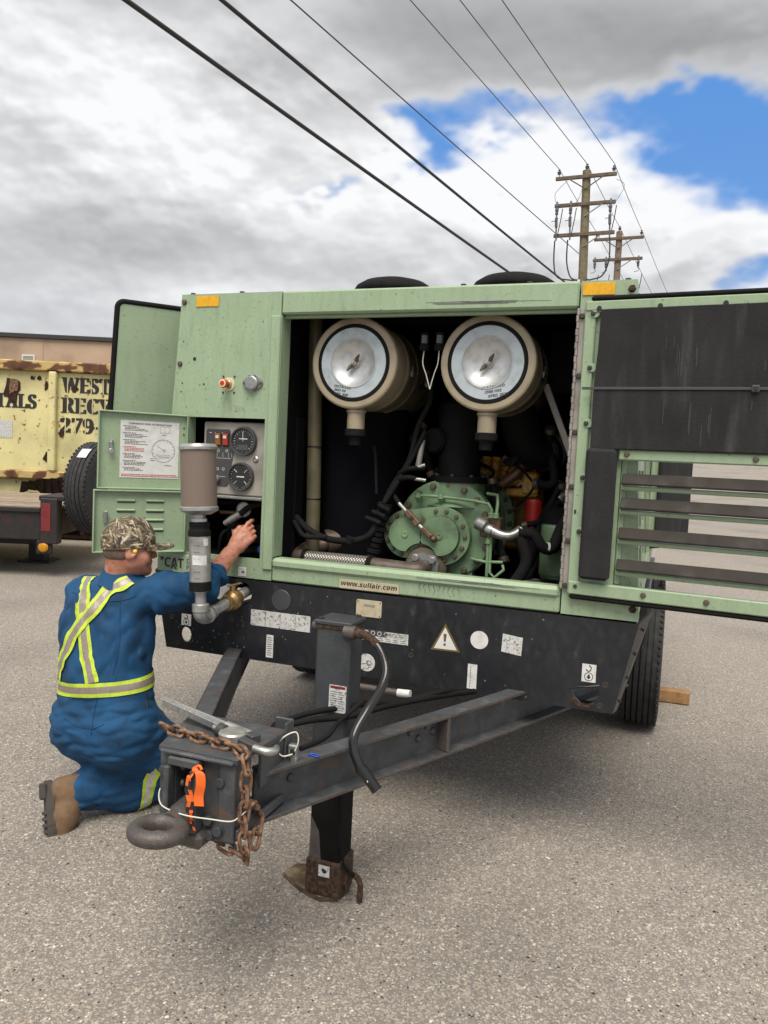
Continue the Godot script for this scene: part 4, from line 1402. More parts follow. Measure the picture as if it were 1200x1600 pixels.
	# open rear side doors, seen past the louvres of the front door
	for d in [[-1.95, 62.0, 0.5], [-2.8, 75.0, 0.42]]:
		b = MB.new()
		var bs := Basis(Vector3.UP, deg_to_rad(d[1]))
		b.xf = Transform3D(bs, Vector3(1.075, 0, d[0]))
		b.bx(G, Vector3(0.0, 1.1, -0.02), Vector3(d[2], 1.96, 0.0), 0.006)
		b.bx(M.rubber, Vector3(0.01, 1.085, -0.03), Vector3(d[2] + 0.012, 1.975, -0.018), 0.006)
		var dd := put(b, "side_door", T)
		b = MB.new(); b.xf = Transform3D(bs, Vector3(1.075, 0, d[0]))
		b.bx(M.foam, Vector3(0.05, 1.15, 0.001), Vector3(d[2] - 0.05, 1.9, 0.03), 0.01)
		put(b, "foam_panel", dd)
	# rear wall and the floor of the engine bay
	b = MB.new()
	b.bx(G, Vector3(-1.08, 0.99, -3.72), Vector3(1.08, TOP - 0.03, -3.7), 0.004)
	put(b, "rear_wall", T)
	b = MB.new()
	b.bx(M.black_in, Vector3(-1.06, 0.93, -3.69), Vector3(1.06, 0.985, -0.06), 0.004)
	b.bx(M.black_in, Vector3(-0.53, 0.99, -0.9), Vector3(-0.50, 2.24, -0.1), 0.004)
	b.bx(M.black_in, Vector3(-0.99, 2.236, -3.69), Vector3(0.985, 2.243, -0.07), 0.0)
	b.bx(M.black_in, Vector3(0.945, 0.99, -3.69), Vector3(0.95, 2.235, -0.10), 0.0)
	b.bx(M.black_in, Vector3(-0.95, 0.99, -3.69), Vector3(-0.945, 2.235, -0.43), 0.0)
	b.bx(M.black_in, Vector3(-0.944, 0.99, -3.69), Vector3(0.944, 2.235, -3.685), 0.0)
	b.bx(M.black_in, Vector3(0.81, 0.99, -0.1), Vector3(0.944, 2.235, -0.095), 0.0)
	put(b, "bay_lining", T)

func bumper(T: Node3D) -> void:
	var b := MB.new()
	var outer := PackedVector2Array([Vector2(-1.022, 0.622), Vector2(1.024, 0.626), Vector2(1.098, 0.985), Vector2(-1.098, 0.985)])
	var holes := [circle2(Vector2(-0.613, 0.922), 0.042, 0.05, 22), circle2(Vector2(-0.915, 0.695), 0.03, 0.036, 18)]
	var rg := RandomNumberGenerator.new(); rg.seed = 4
	var tear := PackedVector2Array([Vector2(0.862, 0.705), Vector2(0.89, 0.716), Vector2(0.93, 0.722), Vector2(0.968, 0.729), Vector2(0.972, 0.70), Vector2(0.955, 0.665), Vector2(0.928, 0.648), Vector2(0.90, 0.652), Vector2(0.876, 0.672)])
	holes.append(tear)
	b.plate(M.black_panel, outer, holes, 0.0, 0.012)
	b.bx(M.black_panel, Vector3(-1.09, 0.972, -0.05), Vector3(1.09, 0.9845, -0.002), 0.003)
	b.bx(M.black_panel, Vector3(-1.02, 0.622, -0.10), Vector3(1.02, 0.632, -0.002), 0.003)
	var bp := put(b, "bumper_plate", T)
	# angled wings that close its ends
	for s in [-1.0, 1.0]:
		b = MB.new()
		var a := Vector3(s * 1.098, 0.985, 0.01); var c := Vector3(s * 1.024, 0.626, 0.01)
		var d := Vector3(s * 1.036, 0.615, -0.09); var e := Vector3(s * 1.142, 1.02, -0.12)
		var w := Vector3(-s * 0.008, 0, -0.004)
		if s > 0:
			b.quad(M.black_panel, c, d, e, a); b.quad(M.black_panel, c + w, a + w, e + w, d + w)
			b.quad(M.black_panel, d, d + w, e + w, e); b.quad(M.black_panel, c, c + w, d + w, d); b.quad(M.black_panel, a, e, e + w, a + w)
		else:
			b.quad(M.black_panel, c, a, e, d); b.quad(M.black_panel, c + w, d + w, e + w, a + w)
			b.quad(M.black_panel, d, e, e + w, d + w); b.quad(M.black_panel, c, d, d + w, c + w); b.quad(M.black_panel, a, a + w, e + w, e)
		for k in 4:
			b.bolt(M.bolt_dark, c.lerp(d, 0.5).lerp(a.lerp(e, 0.5), 0.12 + k * 0.25) + Vector3(s * 0.003, 0, 0.002), Vector3(s, 0, 0.5), 0.006, 0.006)
		put(b, "bumper_wing", T)
	# torn lip of the right-hand hole and rust round it
	b = MB.new()
	b.plate(M.rust_dark, PackedVector2Array([Vector2(0.87, 0.672), Vector2(0.9, 0.652), Vector2(0.928, 0.648), Vector2(0.955, 0.662), Vector2(0.945, 0.64), Vector2(0.90, 0.634), Vector2(0.868, 0.655)]), [], 0.0125, 0.0155)
	put(b, "rust_patch", bp)
	b = MB.new()
	b.tube(M.black_panel, [Vector3(0.862, 0.705, 0.012), Vector3(0.89, 0.716, 0.02), Vector3(0.93, 0.722, 0.022), Vector3(0.968, 0.729, 0.012)], 0.005, 6)
	put(b, "torn_lip", bp)
	b = MB.new()
	b.disc(M.black_steel, Vector3(-0.419, 0.912, 0.0125), Vector3.BACK, 0.048, 0.004, 32)
	put(b, "blanking_disc", bp)
	b = MB.new()
	for p in [Vector3(0.20, 0.745, 0.0), Vector3(-0.995, 0.77, 0), Vector3(0.99, 0.735, 0), Vector3(0.975, 0.65, 0)]:
		b.lathe(M.bolt_dark, [Vector2(0.013, 0.012), Vector2(0.013, 0.014), Vector2(0.008, 0.0145), Vector2(0.007, 0.0125), Vector2(0, 0.0125)], p, Vector3.BACK, 14)
	tag(put(b, "drain_holes", bp), "", "", "", "stuff")
	# decals
	var z := 0.0125
	b = MB.new()
	b.bx(M.white_worn, Vector3(-0.570, 0.783, z), Vector3(-0.272, 0.855, z + 0.0015), 0.0)
	var lab := put(b, "decal", bp, "long white four-panel pictogram strip, worn")
	b = MB.new()
	for k in 3:
		b.bx(M.ink_gray, Vector3(-0.496 + k * 0.075, 0.785, z + 0.0016), Vector3(-0.494 + k * 0.075, 0.853, z + 0.002), 0.0)
	for k in 26:
		var x := -0.56 + RG.randf() * 0.27; var y := 0.795 + RG.randf() * 0.045
		b.rod(M.ink_faint, Vector3(x, y, z + 0.0016), Vector3(x + rnd(RG, -0.018, 0.018), y + rnd(RG, -0.012, 0.012), z + 0.0016), 0.0009, 4)
	tag(put(b, "pictograms", bp), "", "", "", "stuff")
	b = MB.new()
	b.bx(M.white, Vector3(-0.486, 0.645, z), Vector3(-0.451, 0.748, z + 0.0015), 0.0)
	for k in 9:
		b.bx(M.ink_gray, Vector3(-0.481, 0.655 + k * 0.0098, z + 0.0016), Vector3(-0.459 + 0.004 * (k % 2), 0.6585 + k * 0.0098, z + 0.002), 0.0)
	put(b, "decal", bp, "small upright white label with fine print")
	b = MB.new()
	b.plate(M.ivory, rounded2(-0.056, 0.886, 0.06, 0.958, 0.008), [], z, z + 0.004)
	for k in 3:
		b.bx(M.ink_gray, Vector3(-0.02, 0.938 - k * 0.004, z + 0.0042), Vector3(0.03, 0.9395 - k * 0.004, z + 0.0046), 0.0)
	for s in [[-0.049, 0.893], [0.053, 0.893], [-0.049, 0.951], [0.053, 0.951]]:
		b.disc(M.bolt, Vector3(s[0], s[1], z + 0.004), Vector3.BACK, 0.003, 0.0015, 8, 0.0005)
	put(b, "rating_plate", bp)
	b = MB.new()
	b.bx(M.dark_gray, Vector3(-0.053, 0.785, z), Vector3(0.185, 0.832, z + 0.001), 0.0)
	b.bx(M.white_worn, Vector3(-0.053, 0.785, z + 0.0011), Vector3(0.185, 0.806, z + 0.0016), 0.0)
	b.bx(M.white_worn, Vector3(0.09, 0.807, z + 0.0011), Vector3(0.185, 0.83, z + 0.0016), 0.0)
	for k in 5:
		b.lathe(M.white_worn, [Vector2(0.010, 0), Vector2(0.010, 0.0006), Vector2(0.007, 0.0006), Vector2(0.007, 0)], Vector3(-0.035 + k * 0.03, 0.819, z + 0.001), Vector3.BACK, 14)
	for k in 5:
		b.lathe(M.ink_gray, [Vector2(0.008, 0), Vector2(0.008, 0.0006), Vector2(0.006, 0.0006), Vector2(0.006, 0)], Vector3(0.105 + k * 0.017, 0.819, z + 0.0017), Vector3.BACK, 12)
	for k in 7:
		b.bx(M.ink_gray, Vector3(-0.048 + k * 0.033, 0.79, z + 0.0017), Vector3(-0.025 + k * 0.033, 0.7925, z + 0.002), 0.0)
		b.bx(M.ink_gray, Vector3(-0.048 + k * 0.033, 0.798, z + 0.0017), Vector3(-0.028 + k * 0.033, 0.8005, z + 0.002), 0.0)
	put(b, "decal", bp, "grey and white strip of round symbols behind the crank")
	b = MB.new()
	b.disc(M.white_worn, Vector3(0.003, 0.687, z), Vector3.BACK, 0.038, 0.0015, 32, 0.0005)
	b.tube(M.ink_gray, [Vector3(-0.02, 0.68, z + 0.0016), Vector3(0.0, 0.683, z + 0.0016), Vector3(0.02, 0.681, z + 0.0016)], 0.0015, 5)
	b.lathe(M.ink_gray, [Vector2(0.012, 0), Vector2(0.012, 0.0006), Vector2(0.009, 0.0006), Vector2(0.009, 0)], Vector3(0.014, 0.686, z + 0.0015), Vector3.BACK, 14)
	put(b, "decal", bp, "round white sticker just right of the jack post")
	b = MB.new()
	var tri := PackedVector2Array([Vector2(0.284, 0.782), Vector2(0.411, 0.785), Vector2(0.343, 0.898)])
	b.plate(M.ink_olive, tri, [], z, z + 0.001)
	b.plate(M.white, PackedVector2Array([Vector2(0.298, 0.79), Vector2(0.397, 0.792), Vector2(0.343, 0.882)]), [], z + 0.0011, z + 0.0016)
	b.plate(M.ink_olive, PackedVector2Array([Vector2(0.340, 0.822), Vector2(0.348, 0.822), Vector2(0.351, 0.855), Vector2(0.337, 0.855)]), [], z + 0.0017, z + 0.0021)
	b.disc(M.ink_olive, Vector3(0.344, 0.810, z + 0.0017), Vector3.BACK, 0.0055, 0.0005, 12, 0.0001)
	put(b, "warning_sign", bp, "white warning triangle with an exclamation mark")
	b = MB.new()
	b.disc(M.white, Vector3(0.488, 0.847, z), Vector3.BACK, 0.037, 0.0012, 32, 0.0004)
	put(b, "decal", bp, "plain round white sticker")
	b = MB.new()
	b.plate(M.white_worn, PackedVector2Array([Vector2(0.580, 0.813), Vector2(0.661, 0.804), Vector2(0.664, 0.878), Vector2(0.583, 0.886)]), [], z, z + 0.0012)
	for c in [[Vector2(0.592, 0.872), Vector2(0.602, 0.846)], [Vector2(0.602, 0.846), Vector2(0.661, 0.853)], [Vector2(0.602, 0.846), Vector2(0.598, 0.815)], [Vector2(0.64, 0.852), Vector2(0.645, 0.81)]]:
		b.rod(M.ink_gray, Vector3(c[0].x, c[0].y, z + 0.0014), Vector3(c[1].x, c[1].y, z + 0.0014), 0.0006, 4)
	put(b, "decal", bp, "square white sticker, cracked")
	b = MB.new()
	b.bx(M.white, Vector3(0.447, 0.642, z), Vector3(0.486, 0.744, z + 0.0012), 0.0)
	for k in 8:
		b.bx(M.ink_gray, Vector3(0.458, 0.65 + k * 0.011, z + 0.0013), Vector3(0.461, 0.658 + k * 0.011, z + 0.0016), 0.0)
	put(b, "decal", bp, "upright white label below the round sticker")
	# lifting-hook stickers
	for p in [[0.9, 0.738, 0.953, 0.808], [-0.94, 0.738, -0.888, 0.792]]:
		b = MB.new()
		b.bx(M.white, Vector3(p[0], p[1], z), Vector3(p[2], p[3], z + 0.0012), 0.0)
		var cx: float = (p[0] + p[2]) * 0.5
		var y0: float = p[1]; var hh: float = p[3] - p[1]
		b.lathe(M.ink, [Vector2(0.017, 0), Vector2(0.017, 0.0006), Vector2(0.0145, 0.0006), Vector2(0.0145, 0)], Vector3(cx, y0 + hh * 0.3, z + 0.0012), Vector3.BACK, 20)
		b.plate(M.ink, PackedVector2Array([Vector2(cx - 0.009, y0 + hh * 0.3), Vector2(cx, y0 + hh * 0.15), Vector2(cx + 0.009, y0 + hh * 0.3), Vector2(cx + 0.004, y0 + hh * 0.3), Vector2(cx + 0.004, y0 + hh * 0.42), Vector2(cx - 0.004, y0 + hh * 0.42), Vector2(cx - 0.004, y0 + hh * 0.3)]), [], z + 0.0013, z + 0.0018)
		b.tube(M.ink, [Vector3(cx, y0 + hh * 0.95, z + 0.0015), Vector3(cx + 0.008, y0 + hh * 0.82, z + 0.0015), Vector3(cx + 0.006, y0 + hh * 0.66, z + 0.0015), Vector3(cx - 0.004, y0 + hh * 0.6, z + 0.0015), Vector3(cx - 0.011, y0 + hh * 0.7, z + 0.0015)], 0.002, 6)
		put(b, "decal", bp, "white lifting-hook sticker near the bumper end")
	b = MB.new()
	b.bx(M.white, Vector3(-0.749, 0.883, z), Vector3(-0.677, 0.958, z + 0.0012), 0.0)
	put(b, "decal", bp, "small white sticker behind the brass valve")
	# chips of bare metal along the plate
	b = MB.new()
	for k in 70:
		var x := rnd(RG, -1.0, 1.05); var y := rnd(RG, 0.64, 0.97)
		if RG.randf() < 0.6: x = rnd(RG, -0.98, -0.6); y = rnd(RG, 0.64, 0.8)
		b.plate(M.ink_gray if RG.randf() < 0.5 else M.galv, circle2(Vector2(x, y), rnd(RG, 0.0012, 0.004), rnd(RG, 0.0012, 0.005), 6, 0.3, RG), [], 0.0121, 0.0124)
	tag(put(b, "stone_chips", bp), "", "", "", "stuff")

func gauge(c: Vector3, r: float, T: Node, four: bool) -> void:
	var b := MB.new()
	b.lathe(M.dark_gray, [Vector2(r, 0), Vector2(r, 0.016), Vector2(r * 0.97, 0.021), Vector2(r * 0.88, 0.021), Vector2(r * 0.84, 0.012)], c, Vector3.BACK, 36)
	b.lathe(M.gauge_face, [Vector2(r * 0.84, 0.012), Vector2(0, 0.012)], c, Vector3.BACK, 36)
	var z := c.z + 0.0125
	if not four:
		for k in 19:
			var a := deg_to_rad(225.0 - k * 15.0)
			var d := Vector3(cos(a), sin(a), 0)
			var q := Vector3(c.x, c.y, z)
			b.rod(M.white, q + d * r * (0.62 if k % 3 == 0 else 0.68), q + d * r * 0.76, 0.0009, 4)
		b.rod(M.white, Vector3(c.x, c.y, z + 0.002), Vector3(c.x - 0.002, c.y + r * 0.66, z + 0.002), 0.0014, 5)
		b.bx(M.white, Vector3(c.x - r * 0.32, c.y + r * 0.14, z), Vector3(c.x + r * 0.32, c.y + r * 0.2, z + 0.0006), 0.0)
		b.bx(M.lcd, Vector3(c.x - r * 0.42, c.y - r * 0.6, z), Vector3(c.x + r * 0.38, c.y - r * 0.22, z + 0.001), 0.0)
		for s in [-0.4, -0.05, 0.3]:
			b.disc(M.dark_gray, Vector3(c.x + r * s, c.y - r * 0.74, z), Vector3.BACK, r * 0.08, 0.002, 10, 0.0005)
	else:
		for q in [[-1, 1], [1, 1], [-1, -1], [1, -1]]:
			var d := Vector3(q[0], q[1], 0).normalized()
			b.rod(M.white, Vector3(c.x, c.y, z) + d * r * 0.42, Vector3(c.x, c.y, z) + d * r * 0.72, 0.0014, 5)
			var a0 := atan2(q[1], q[0])
			for k in 6:
				var a := a0 + deg_to_rad(-32.0 + k * 12.8)
				b.rod(M.white, Vector3(c.x + cos(a) * r * 0.72, c.y + sin(a) * r * 0.72, z), Vector3(c.x + cos(a) * r * 0.79, c.y + sin(a) * r * 0.79, z), 0.0007, 4)
		b.bx(M.white, Vector3(c.x - r * 0.3, c.y - r * 0.04, z), Vector3(c.x + r * 0.3, c.y + r * 0.04, z + 0.0006), 0.0)
	put(b, "gauge", T)

func control_bay(T: Node3D) -> void:
	var b := MB.new()
	# bay box behind the opening
	b.bx(M.black_in, Vector3(-0.985, 1.03, -0.42), Vector3(-0.5, 1.78, -0.40), 0.0)
	b.bx(M.black_in, Vector3(-0.985, 1.03, -0.40), Vector3(-0.951, 1.78, -0.061), 0.0)
	b.bx(M.black_in, Vector3(-0.535, 1.03, -0.40), Vector3(-0.531, 1.78, -0.061), 0.0)
	b.bx(M.black_in, Vector3(-0.95, 1.724, -0.40), Vector3(-0.536, 1.78, -0.061), 0.0)
	b.bx(M.black_in, Vector3(-0.95, 1.03, -0.40), Vector3(-0.536, 1.075, -0.022), 0.0)
	put(b, "control_bay", T)
	b = MB.new()
	var z := -0.035
	b.bx(M.panel_gray, Vector3(-0.883, 1.362, z - 0.03), Vector3(-0.549, 1.698, z), 0.006)
	b.bx(M.galv, Vector3(-0.89, 1.345, z - 0.05), Vector3(-0.556, 1.36, z + 0.012), 0.004)
	var P := put(b, "control_panel", T)
	b = MB.new()
	b.xf = Transform3D(Basis(), Vector3(0, 0, z))
	b.plate(M.dark_gray, PackedVector2Array([Vector2(-0.868, 1.40), Vector2(-0.752, 1.40), Vector2(-0.742, 1.41), Vector2(-0.716, 1.57), Vector2(-0.738, 1.60), Vector2(-0.738, 1.655), Vector2(-0.745, 1.664), Vector2(-0.86, 1.664), Vector2(-0.868, 1.655)]), [], 0.0005, 0.002)
	b.xf = Transform3D()
	for r in [[-0.80, 1.56, 0.02], [-0.755, 1.56, 0.022], [-0.80, 1.475, 0.018], [-0.77, 1.475, 0.012]]:
		b.bx(M.white, Vector3(r[0] - r[2], r[1] - 0.03, z + 0.0021), Vector3(r[0] + r[2], r[1] - 0.0285, z + 0.0025), 0.0)
		b.lathe(M.white, [Vector2(0.007, 0), Vector2(0.007, 0.0004), Vector2(0.0052, 0.0004), Vector2(0.0052, 0)], Vector3(r[0], r[1] + 0.006, z + 0.0021), Vector3.BACK, 10)
	for r in [[-0.806, 1.535], [-0.775, 1.535], [-0.745, 1.535], [-0.728, 1.535]]:
		b.bx(M.white, Vector3(r[0], r[1], z + 0.0021), Vector3(r[0] + 0.0012, r[1] + 0.022, z + 0.0025), 0.0)
	for k in 4:
		b.bx(M.white, Vector3(-0.85 + k * 0.03, 1.645, z + 0.0021), Vector3(-0.838 + k * 0.03, 1.648, z + 0.0025), 0.0)
	put(b, "switch_plate", P)
	for s in [[-0.8, M.switch_amber], [-0.76, M.switch_red]]:
		b = MB.new()
		b.box(M.ink, Vector3(s[0], 1.617, z + 0.004), Vector3(0.033, 0.062, 0.006), 0.002)
		b.box(s[1], Vector3(s[0], 1.617, z + 0.009), Vector3(0.027, 0.054, 0.012), 0.003, Basis(Vector3.RIGHT, 0.12))
		b.bx(M.white, Vector3(s[0] - 0.008, 1.622, z + 0.0165), Vector3(s[0] + 0.008, 1.636, z + 0.0172), 0.0)
		put(b, "rocker_switch", P)
	gauge(Vector3(-0.664, 1.612, z), 0.067, P, false)
	gauge(Vector3(-0.672, 1.45, z), 0.066, P, true)
	b = MB.new()
	b.lathe(M.steel, [Vector2(0.014, 0), Vector2(0.014, 0.004), Vector2(0.009, 0.008), Vector2(0.008, 0.004), Vector2(0, 0.004)], Vector3(-0.601, 1.533, z), Vector3.BACK, 20)
	put(b, "key_switch", P)
	b = MB.new()
	b.lathe(M.galv, [Vector2(0.02, 0), Vector2(0.02, 0.02), Vector2(0.014, 0.03), Vector2(0, 0.03)], Vector3(-0.802, 1.434, z + 0.002), Vector3.BACK, 18)
	put(b, "knob", P)
	# plumbing below the panel: dial, hose with crimped end, valves, blue cap
	b = MB.new()
	b.lathe(M.galv, [Vector2(0.036, 0), Vector2(0.036, 0.025), Vector2(0.033, 0.026), Vector2(0.032, 0.022)], Vector3(-0.695, 1.293, -0.12), Vector3(0.1, 0.1, 1), 28)
	b.lathe(M.white, [Vector2(0.032, 0.022), Vector2(0, 0.022)], Vector3(-0.695, 1.293, -0.12), Vector3(0.1, 0.1, 1), 28)
	b.rod(M.ink, Vector3(-0.70, 1.3, -0.093), Vector3(-0.67, 1.28, -0.09), 0.001, 4)
	put(b, "pressure_dial", P)
	b = MB.new()
	b.tube(M.rubber, spline([Vector3(-0.70, 1.272, -0.075), Vector3(-0.66, 1.305, -0.08), Vector3(-0.61, 1.325, -0.09), Vector3(-0.54, 1.33, -0.13)], 5), 0.014, 10)
	b.tube(M.galv, [Vector3(-0.775, 1.225, -0.07), Vector3(-0.755, 1.237, -0.07), Vector3(-0.745, 1.243, -0.07), Vector3(-0.695, 1.275, -0.075)], [0.013, 0.015, 0.018, 0.0175], 10)
	put(b, "crimped_hose", P)
	b = MB.new()
	b.bx(M.cast_black, Vector3(-0.80, 1.13, -0.2), Vector3(-0.60, 1.225, -0.12), 0.01)
	b.rod(M.copper, Vector3(-0.85, 1.27, -0.15), Vector3(-0.72, 1.275, -0.14), 0.01)
	b.rod(M.cast_black, Vector3(-0.88, 1.31, -0.17), Vector3(-0.72, 1.33, -0.15), 0.012)
	b.bx(M.white, Vector3(-0.77, 1.186, -0.119), Vector3(-0.74, 1.196, -0.117), 0.002)
	b.tube(M.brass, [Vector3(-0.75, 1.13, -0.13), Vector3(-0.70, 1.13, -0.11), Vector3(-0.68, 1.16, -0.11)], 0.016, 10)
	b.disc(M.copper, Vector3(-0.67, 1.205, -0.115), Vector3.BACK, 0.016, 0.015, 14)
	b.tube(M.rubber, spline([Vector3(-0.83, 1.09, -0.12), Vector3(-0.80, 1.17, -0.09), Vector3(-0.76, 1.2, -0.1)], 5), 0.009, 8)
	b.tube(M.rubber, spline([Vector3(-0.76, 1.1, -0.1), Vector3(-0.68, 1.09, -0.08), Vector3(-0.6, 1.12, -0.1)], 5), 0.012, 8)
	put(b, "valve_block", P)
	b = MB.new()
	b.lathe(M.blue_cap, [Vector2(0, 0), Vector2(0.028, 0), Vector2(0.03, 0.01), Vector2(0.03, 0.035), Vector2(0.024, 0.045), Vector2(0, 0.045)], Vector3(-0.585, 1.11, -0.09), Vector3(0.9, 0.25, 0.3), 8)
	b.rod(M.cast_black, Vector3(-0.66, 1.10, -0.11), Vector3(-0.58, 1.112, -0.09), 0.02)
	put(b, "blue_cap", P)

func right_door(T: Node3D) -> void:
	var X := Transform3D(Basis(Vector3.UP, deg_to_rad(-6.0)), Vector3(0.822, 0, 0.012))
	var G = M.green
	var b := MB.new(); b.xf = X
	var W := 1.27
	# outer skin with the louvre window, and turned edges
	b.plate(G, rect2(0.008, 1.078, W, 2.196), [rect2(0.172, 1.128, 1.15, 1.612)], -0.012, 0.0)
	b.bx(G, Vector3(0.008, 1.078, 0.001), Vector3(W, 1.128, 0.022), 0.004)
	b.bx(G, Vector3(0.008, 2.156, 0.001), Vector3(W, 2.192, 0.022), 0.004)
	b.bx(G, Vector3(0.004, 1.078, 0.001), Vector3(0.046, 2.192, 0.016), 0.004)
	b.bx(G, Vector3(0.165, 1.60, 0.001), Vector3(W - 0.1, 1.64, 0.03), 0.005)
	var D := put(b, "service_door", T)
	# scalloped notches with their studs along hinge edge and top edge
	b = MB.new(); b.xf = X
	for y in [2.146, 1.943, 1.734, 1.528, 1.321, 1.11]:
		b.disc(G, Vector3(0.044, y, 0.0165), Vector3.BACK, 0.017, 0.003, 16)
		b.bolt(M.bolt_dark, Vector3(0.036, y, 0.0195), Vector3.BACK, 0.008, 0.007)
	for x in [0.058, 0.275, 0.493, 0.71, 0.93]:
		b.plate(G, PackedVector2Array([Vector2(x - 0.026, 2.157), Vector2(x - 0.017, 2.150), Vector2(x - 0.012, 2.150), Vector2(x + 0.012, 2.150), Vector2(x + 0.017, 2.150), Vector2(x + 0.026, 2.157)]), [], 0.0, 0.0225)
		b.disc(M.ink, Vector3(x, 2.164, 0.0225), Vector3.BACK, 0.009, 0.001, 14, 0.0003)
		b.bx(M.ink, Vector3(x - 0.009, 2.152, 0.0226), Vector3(x + 0.009, 2.164, 0.0236), 0.0)
	b.bx(M.ink, Vector3(0.012, 1.388, 0.0162), Vector3(0.02, 1.404, 0.0166), 0.0)
	for x in [0.287, 0.504, 0.72]:
		b.bolt(M.bolt, Vector3(x, 1.105, 0.022), Vector3.BACK, 0.009, 0.008)
	for x in [0.195, 0.627, 0.95]:
		b.bolt(M.bolt, Vector3(x, 1.623, 0.03), Vector3.BACK, 0.009, 0.008)
	tag(put(b, "studs", D), "", "", "", "stuff")
	# rubber seals
	b = MB.new(); b.xf = X
	b.bx(M.rubber, Vector3(0.025, 2.193, -0.012), Vector3(W, 2.212, 0.02), 0.007)
	put(b, "rubber_seal", D)
	b = MB.new(); b.xf = X
	b.bx(M.rubber, Vector3(0.012, 1.058, -0.014), Vector3(W, 1.077, 0.018), 0.007)
	put(b, "rubber_seal", D)
	# acoustic foam: the large sheet, and the strip that runs down beside the louvres
	b = MB.new(); b.xf = X
	b.plate(M.foam, PackedVector2Array([Vector2(0.062, 1.642), Vector2(1.2, 1.648), Vector2(1.2, 2.152), Vector2(0.5, 2.154), Vector2(0.07, 2.154), Vector2(0.068, 2.02), Vector2(0.06, 1.87)]), [], 0.023, 0.043)
	put(b, "foam_panel", D)
	b = MB.new(); b.xf = X
	b.box(M.foam, Vector3(0.106, 1.393, 0.036), Vector3(0.112, 0.496, 0.045), 0.012)
	put(b, "foam_panel", D)
	b = MB.new(); b.xf = X
	for k in 34:
		var x := rnd(RG, 0.3, 1.15); var y := rnd(RG, 1.9, 2.13)
		if k % 3 == 0: y = rnd(RG, 1.68, 1.85)
		var l := rnd(RG, 0.02, 0.12)
		if y < 1.86: l = minf(l, y - 1.66)
		b.box(M.foam_streak, Vector3(x, y - l * 0.5, 0.0433), Vector3(0.002 * rnd(RG, 0.5, 1.6), l, 0.0006), 0.0)
	tag(put(b, "drip_marks", D), "", "", "", "stuff")
	b = MB.new(); b.xf = X
	b.bx(M.dark_gray, Vector3(0.018, 1.859, 0.0435), Vector3(1.2, 1.869, 0.0475), 0.001)
	b.bx(M.dark_gray, Vector3(0.596, 1.851, 0.0476), Vector3(0.622, 1.876, 0.054), 0.003)
	b.bx(M.ink, Vector3(0.602, 1.857, 0.0541), Vector3(0.616, 1.870, 0.056), 0.001)
	put(b, "foam_strap", D)
	# louvre slats: each a shelf of grubby felt over a green lip
	for y in [1.525, 1.434, 1.322, 1.203]:
		b = MB.new(); b.xf = X
		var h := 0.046
		b.box(M.slat, Vector3(0.67, y + 0.006, 0.02), Vector3(0.975, h, 0.012), 0.003, Basis(Vector3.RIGHT, -0.5))
		b.bx(G, Vector3(0.178, y - 0.036, -0.02), Vector3(1.148, y - 0.019, 0.012), 0.003)
		put(b, "louvre_slat", D)
	for x in [0.172, 1.13]:
		b = MB.new(); b.xf = X
		b.bx(G, Vector3(x, 1.129, -0.05), Vector3(x + 0.02, 1.61, -0.0125), 0.003)
		put(b, "grille_bar", D)

